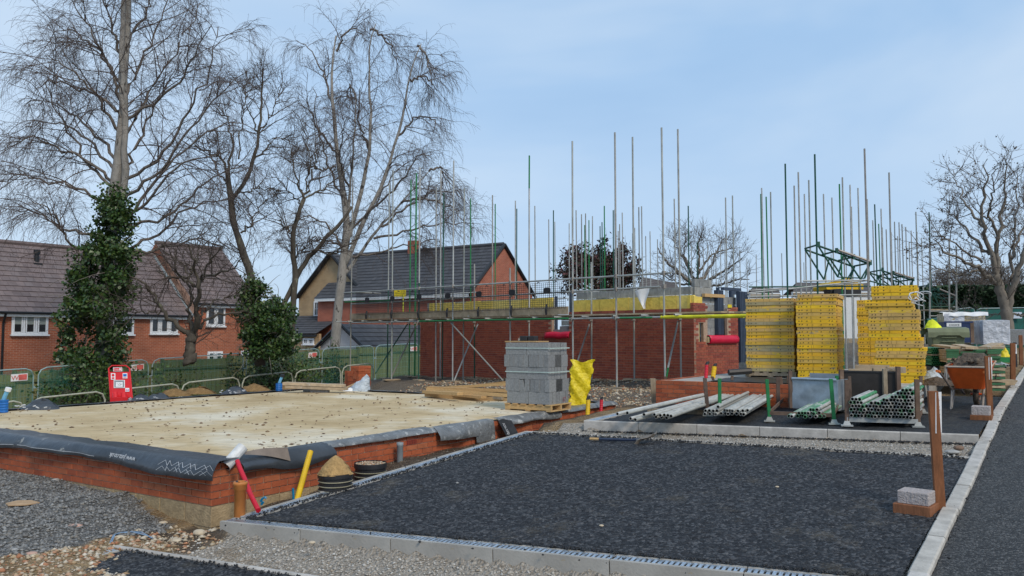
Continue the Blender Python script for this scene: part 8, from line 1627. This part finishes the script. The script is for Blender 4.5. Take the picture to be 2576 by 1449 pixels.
# green tube ends bundle
pG = aty(2346, 917, 16.2); kG = 16.2 / F
for r_i in range(9):
    if r_i == 5: continue
    for c in range(6): p = pG + ex * ((c + .5 * (r_i % 2)) * 5.2 * kG) + V(0, 0, r_i * 4.9 * kG); put_tube(p, p + ey * 1.5, 'green tube end in the honeycomb bundle beside the right yellow stack', 'bundle of green tubes seen end on', [m_green, m_dark]).scale = (1, .85, .85)
MB().par(pG - ex * .03 + V(0, 0, 22.5 * kG), ex * (33 * kG), ey * 1.4, V(0, 0, 3 * kG)).build('bearer', m_oldwood, label='timber bearer between the two halves of the green tube bundle', cat='bearer')
MB().par(pG - ex * .03 - V(0, 0, .10), ex * (36 * kG), ey * 1.4, V(0, 0, .06)).build('bearer', m_black, label='dark bearer under the green tube bundle', cat='bearer')
# pile of scaffold boards with green ends
pb0 = aty(2382, 940, 15.6); kb = 15.6 / F; rgb_ = random.Random(14); bw = .225; colw = ['left', 'second', 'third', 'right-hand']; m_bg = M('green_board_end', (.05, .15, .07), .8, namt=.3)
def sboard(p, e, n_, L_, lab, ends=True, grp='boards in the green-ended pile'):
    mb = MB(); mb.par(p, e * bw, n_ * L_, V(0, 0, .038), 0); mb.par(p - n_ * .004 - V(0, 0, .001), e * bw, n_ * .05, V(0, 0, .040), 1 if ends else 0); return mb.build('scaffold_board', [m_board, m_bg], label=lab, cat='board', group=grp)
lv = ['lowest', 'second', 'third', 'fourth', 'fifth', 'sixth', 'seventh', 'eighth', 'ninth', 'tenth']
zcur = pb0[2]
for r_i in range(9):
    if r_i in (3,): zcur += .09
    for c in range(4):
        if r_i == 8 and c in (1,): continue
        p = pb0 + ex * (c * (bw + .012) + rgb_.uniform(-.012, .012)) + ey * rgb_.uniform(-.05, .04); p = V(p[0], p[1], zcur + rgb_.uniform(0, .004)); sboard(p, ex, ey, 2.4, f'{colw[c]} board in the {lv[r_i]} layer of the green-ended pile', rgb_.random() < .7)
    zcur += .043
for (dx, dy, ang, tilt, lab) in ((.10, .1, .25, .05, 'wide sawn board lying loose on the left of the green-ended pile'), (.33, -.05, .1, .06, 'pale loose board on the top centre of the green-ended pile'), (.60, .15, -.55, .10, 'tilted loose board crossing the top of the green-ended pile'), (.78, .05, -.3, .03, 'thick loose board on the right top of the green-ended pile')):
    e = norm(ex * math.cos(ang) + ey * math.sin(ang)); n_ = norm(-ex * math.sin(ang) + ey * math.cos(ang) + V(0, 0, tilt)); p = pb0 + ex * dx + ey * dy; sboard(V(p[0], p[1], zcur + .01), e, n_, .75, lab, False, 'loose boards on top of the pile')
for i in range(9): p = aty(2494, 983 - i * 7.4, 14.6); sboard(p, ex, ey, 1.6, f'{ORD[8 - i]} board from the top of the narrow stack right of the wheelbarrow', i % 2 == 0, 'narrow stack of boards right of the wheelbarrow')
for k in range(3): p = aty(2520 + 3 * k, 969 - 4 * k, 14.9); MB().par(p, ex * .22, ey * .3, V(0, 0, .035)).build('timber_offcut', m_board, label=f'{["lowest", "middle", "top"][k]} short offcut at the kerb beside the narrow board stack', cat='timber', group='offcuts by the kerb')
for i in range(7): p = aty(2517 + i * 4.3, 922 + (i % 2) * 2 - (i % 3) * 2, 17.5); put_tube(p, p + norm(V(.32, .94, .03)) * 1.6 + V(0, 0, .05), 'pale tube in the small pile right of the boards', 'small tube pile by the far kerb', [m_steel_w, m_dark])
gbn = aty(2502, 912, 19.0); gw = empty('green_wheelie_bin', gbn, 'green steel stillage behind the board pile', 'steel bin'); MB().par(gbn, ex * .42, ey * .5, V(0, 0, .34)).build('bin_body', m_green, gw); MB().tube([gbn + ex * .44 - V(0, 0, .1), gbn + ex * .44 + V(0, 0, .48)], .035, 6).build('post', m_black, gw); MB().tube([gbn + V(0, 0, .38), gbn + ex * .45 + V(0, 0, .36)], .02, 6).build('rail', m_dgreen, gw)
bag('yellow_bag', aty(2528, 898, 18.6), .11, .2, .1, m_bag_y, 'small yellow bag right of the green steel stillage', 'bag', 71, 0); bag('yellow_scrap', aty(2416, 861, 19.5), .09, .05, .08, bpy.data.materials['hi_vis_yellow'], 'bright yellow scrap beside the blue box', 'cloth', 72, 0); bag('plastic_sheet', aty(2345, 957, 14.6), .2, .22, .2, m_bag_c, 'crumpled clear plastic between the right yellow stack and wheelbarrow', 'plastic sheet', 73, .2)
bag('soil_heap', aty(2360, 968, 14.0), .35, .13, .3, bpy.data.materials['barrow_soil'], 'low heap of dark soil behind the wheelbarrow handles', 'soil heap', 74, 0)
for k, (x, y, w_, lab) in enumerate(((2105, 870, .4, 'a'),)): pass
# ------------------------------------------------------------------ small things on the ground
def rock(px, py, size, mat, label, f=None, flat=.6, seed=1, cat='stone', grp=None):
    p = onf(px, py, f or (lambda x, y: terr1(x, y))); rg = np.random.default_rng(seed); mb = MB(); rows = []
    for j in range(7):
        t = math.pi * j / 6; rows.append([p + V(size * math.sin(t) * math.cos(a) * (1 + .25 * (vnoise(np.array([math.cos(a) * 1.7 + seed]), np.array([j * .9 + math.sin(a)]), 1, seed)[0] - .5)), size * .8 * math.sin(t) * math.sin(a), size * flat * (.4 + .8 * -math.cos(t) * .8)) for a in np.linspace(0, 6.283, 11)])
    for r_ in rows: r_[-1] = r_[0]
    return mb.grid(np.array(rows)).build('stone' if cat == 'stone' else cat.replace(' ', '_'), mat, None, label=label, cat=cat, group=grp)
m_pst = M('pale_stone', (.52, .43, .31), .9, nscale=14, namt=.25); m_pink = M('pinkish_stone', (.48, .30, .23), .9, nscale=14, namt=.25); m_gst = M('grey_stone', (.34, .33, .31), .9, nscale=14)
tf_ = lambda x, y: terr1(x, y)
rock(501, 1345, .062, m_pst, 'pale rounded stone at the foot of the slab corner', tf_, .8, 2, grp='single stones on the earth'); rock(538, 1328, .07, m_pst, 'yellowish stone wedged between the block corner and the drain', tf_, .5, 3, grp='single stones on the earth')
rock(189, 1325, .075, m_pink, 'pinkish broken brick piece on the gravel edge', tf_, .35, 4, grp='single stones on the earth'); rock(237, 1228, .06, m_pst, 'tan stone on the gravel against the brick plinth', tf_, .5, 5, grp='single stones on the earth'); rock(140, 1208, .05, m_gst, 'pale grey stone beside the plinth in the gravel', tf_, .45, 6, grp='single stones on the earth'); rock(85, 1205, .05, m_pst, 'flat pale stone in the gravel below the plinth, left of the grey stone', tf_, .3, 7, grp='single stones on the earth')
rock(300, 1355, .06, m_pst, 'large pale rubble stone in the brown earth left of the blue string', tf_, .5, 8, grp='single stones on the earth'); rock(80, 1395, .05, m_pink, 'reddish rubble stone in the lower left earth', tf_, .5, 9, grp='single stones on the earth'); rock(445, 1362, .05, m_pst, 'pale stone in the earth right of the blue string', tf_, .5, 10, grp='single stones on the earth'); rock(35, 1385, .045, m_gst, 'grey white stone near the left edge of the earth', tf_, .5, 11, grp='single stones on the earth'); rock(345, 1335, .055, m_pst, 'flat yellow stone below the gravel tip', tf_, .35, 12, grp='single stones on the earth')
rock(410, 1318, .05, m_pst, 'sandy clod right of the gravel tip', tf_, .6, 13, grp='single stones on the earth')
c = onf(55, 1272, tf_); mb = MB(); mb.prism([c + V(-.17, -.02, .02), c + V(-.09, -.10, .015), c + V(.10, -.09, .02), c + V(.18, .03, .02), c + V(.05, .09, .03), c + V(-.10, .08, .03)], V(0, 0, .012)); mb.build('cardboard_scrap', M('tan_card', (.42, .28, .16), .9), label='torn tan cardboard scrap lying on the grey gravel', cat='cardboard')
c = onf(60, 1195, tf_); MB().par(c, V(.42, .16, .03), V(.02, -.05, 0), V(0, 0, .012)).build('timber_splinter', m_timber, label='thin pale splinter of timber on the gravel at the left', cat='splinter')
sp_ = [onf(x, y, tf_) + V(0, 0, .018) for x, y in ((276, 1372), (285, 1352), (300, 1345), (330, 1342), (352, 1347), (372, 1353), (382, 1358))]; mb = MB(); mb.tube(sp_, .0065, 6); mb.tube([p + V(.012, .01, .012 * math.sin(i * 2)) for i, p in enumerate(sp_)], .005, 5); mb.build('blue_string', M('blue_string', (.20, .30, .42), .8), label='piece of frayed blue string lying on the brown earth', cat='string')
rock(2395, 1140, .085, m_gst, 'pale grey broken lump of concrete by the kerb in the gravel strip', lambda x, y: zb(x, y) - .02, .45, 14, grp='lumps by the kerb'); rock(2412, 1131, .06, M('brown_lump', (.20, .13, .09), .95), 'brown earth lump beside the pale lump by the kerb', lambda x, y: zb(x, y), .8, 15, grp='lumps by the kerb')
zbf = lambda x, y: zb(x, y) - .008
for k, (x, y, s, m_, lab) in enumerate(((1513, 1324, .022, m_pst, 'small tan stone alone in the middle of the big asphalt bay'), (1955, 1226, .02, m_pst, 'small tan stone on the right half of the big asphalt bay'), (785, 1367, .03, m_pst, 'yellow clod on the asphalt beside the front drain'), (1150, 1216, .018, m_gst, 'pale chip on the asphalt near the long drain'))): rock(x, y, s, m_, lab, zbf, .7, 20 + k, grp='stray stones on the asphalt')
for k, (x, y) in enumerate(((1470, 1087), (2420, 1450))): pass
c = onf(1645, 1098, lambda x, y: zb(x, y) - .03); MB().par(onf(1893, 1128, lambda x, y: zb(x, y) - .03), V(.10, -.06, .01), V(.01, .03, 0), V(0, 0, .012)).build('timber_chip', m_timber, label='pale wood chip on the gravel strip between the two bays', cat='wood chip')
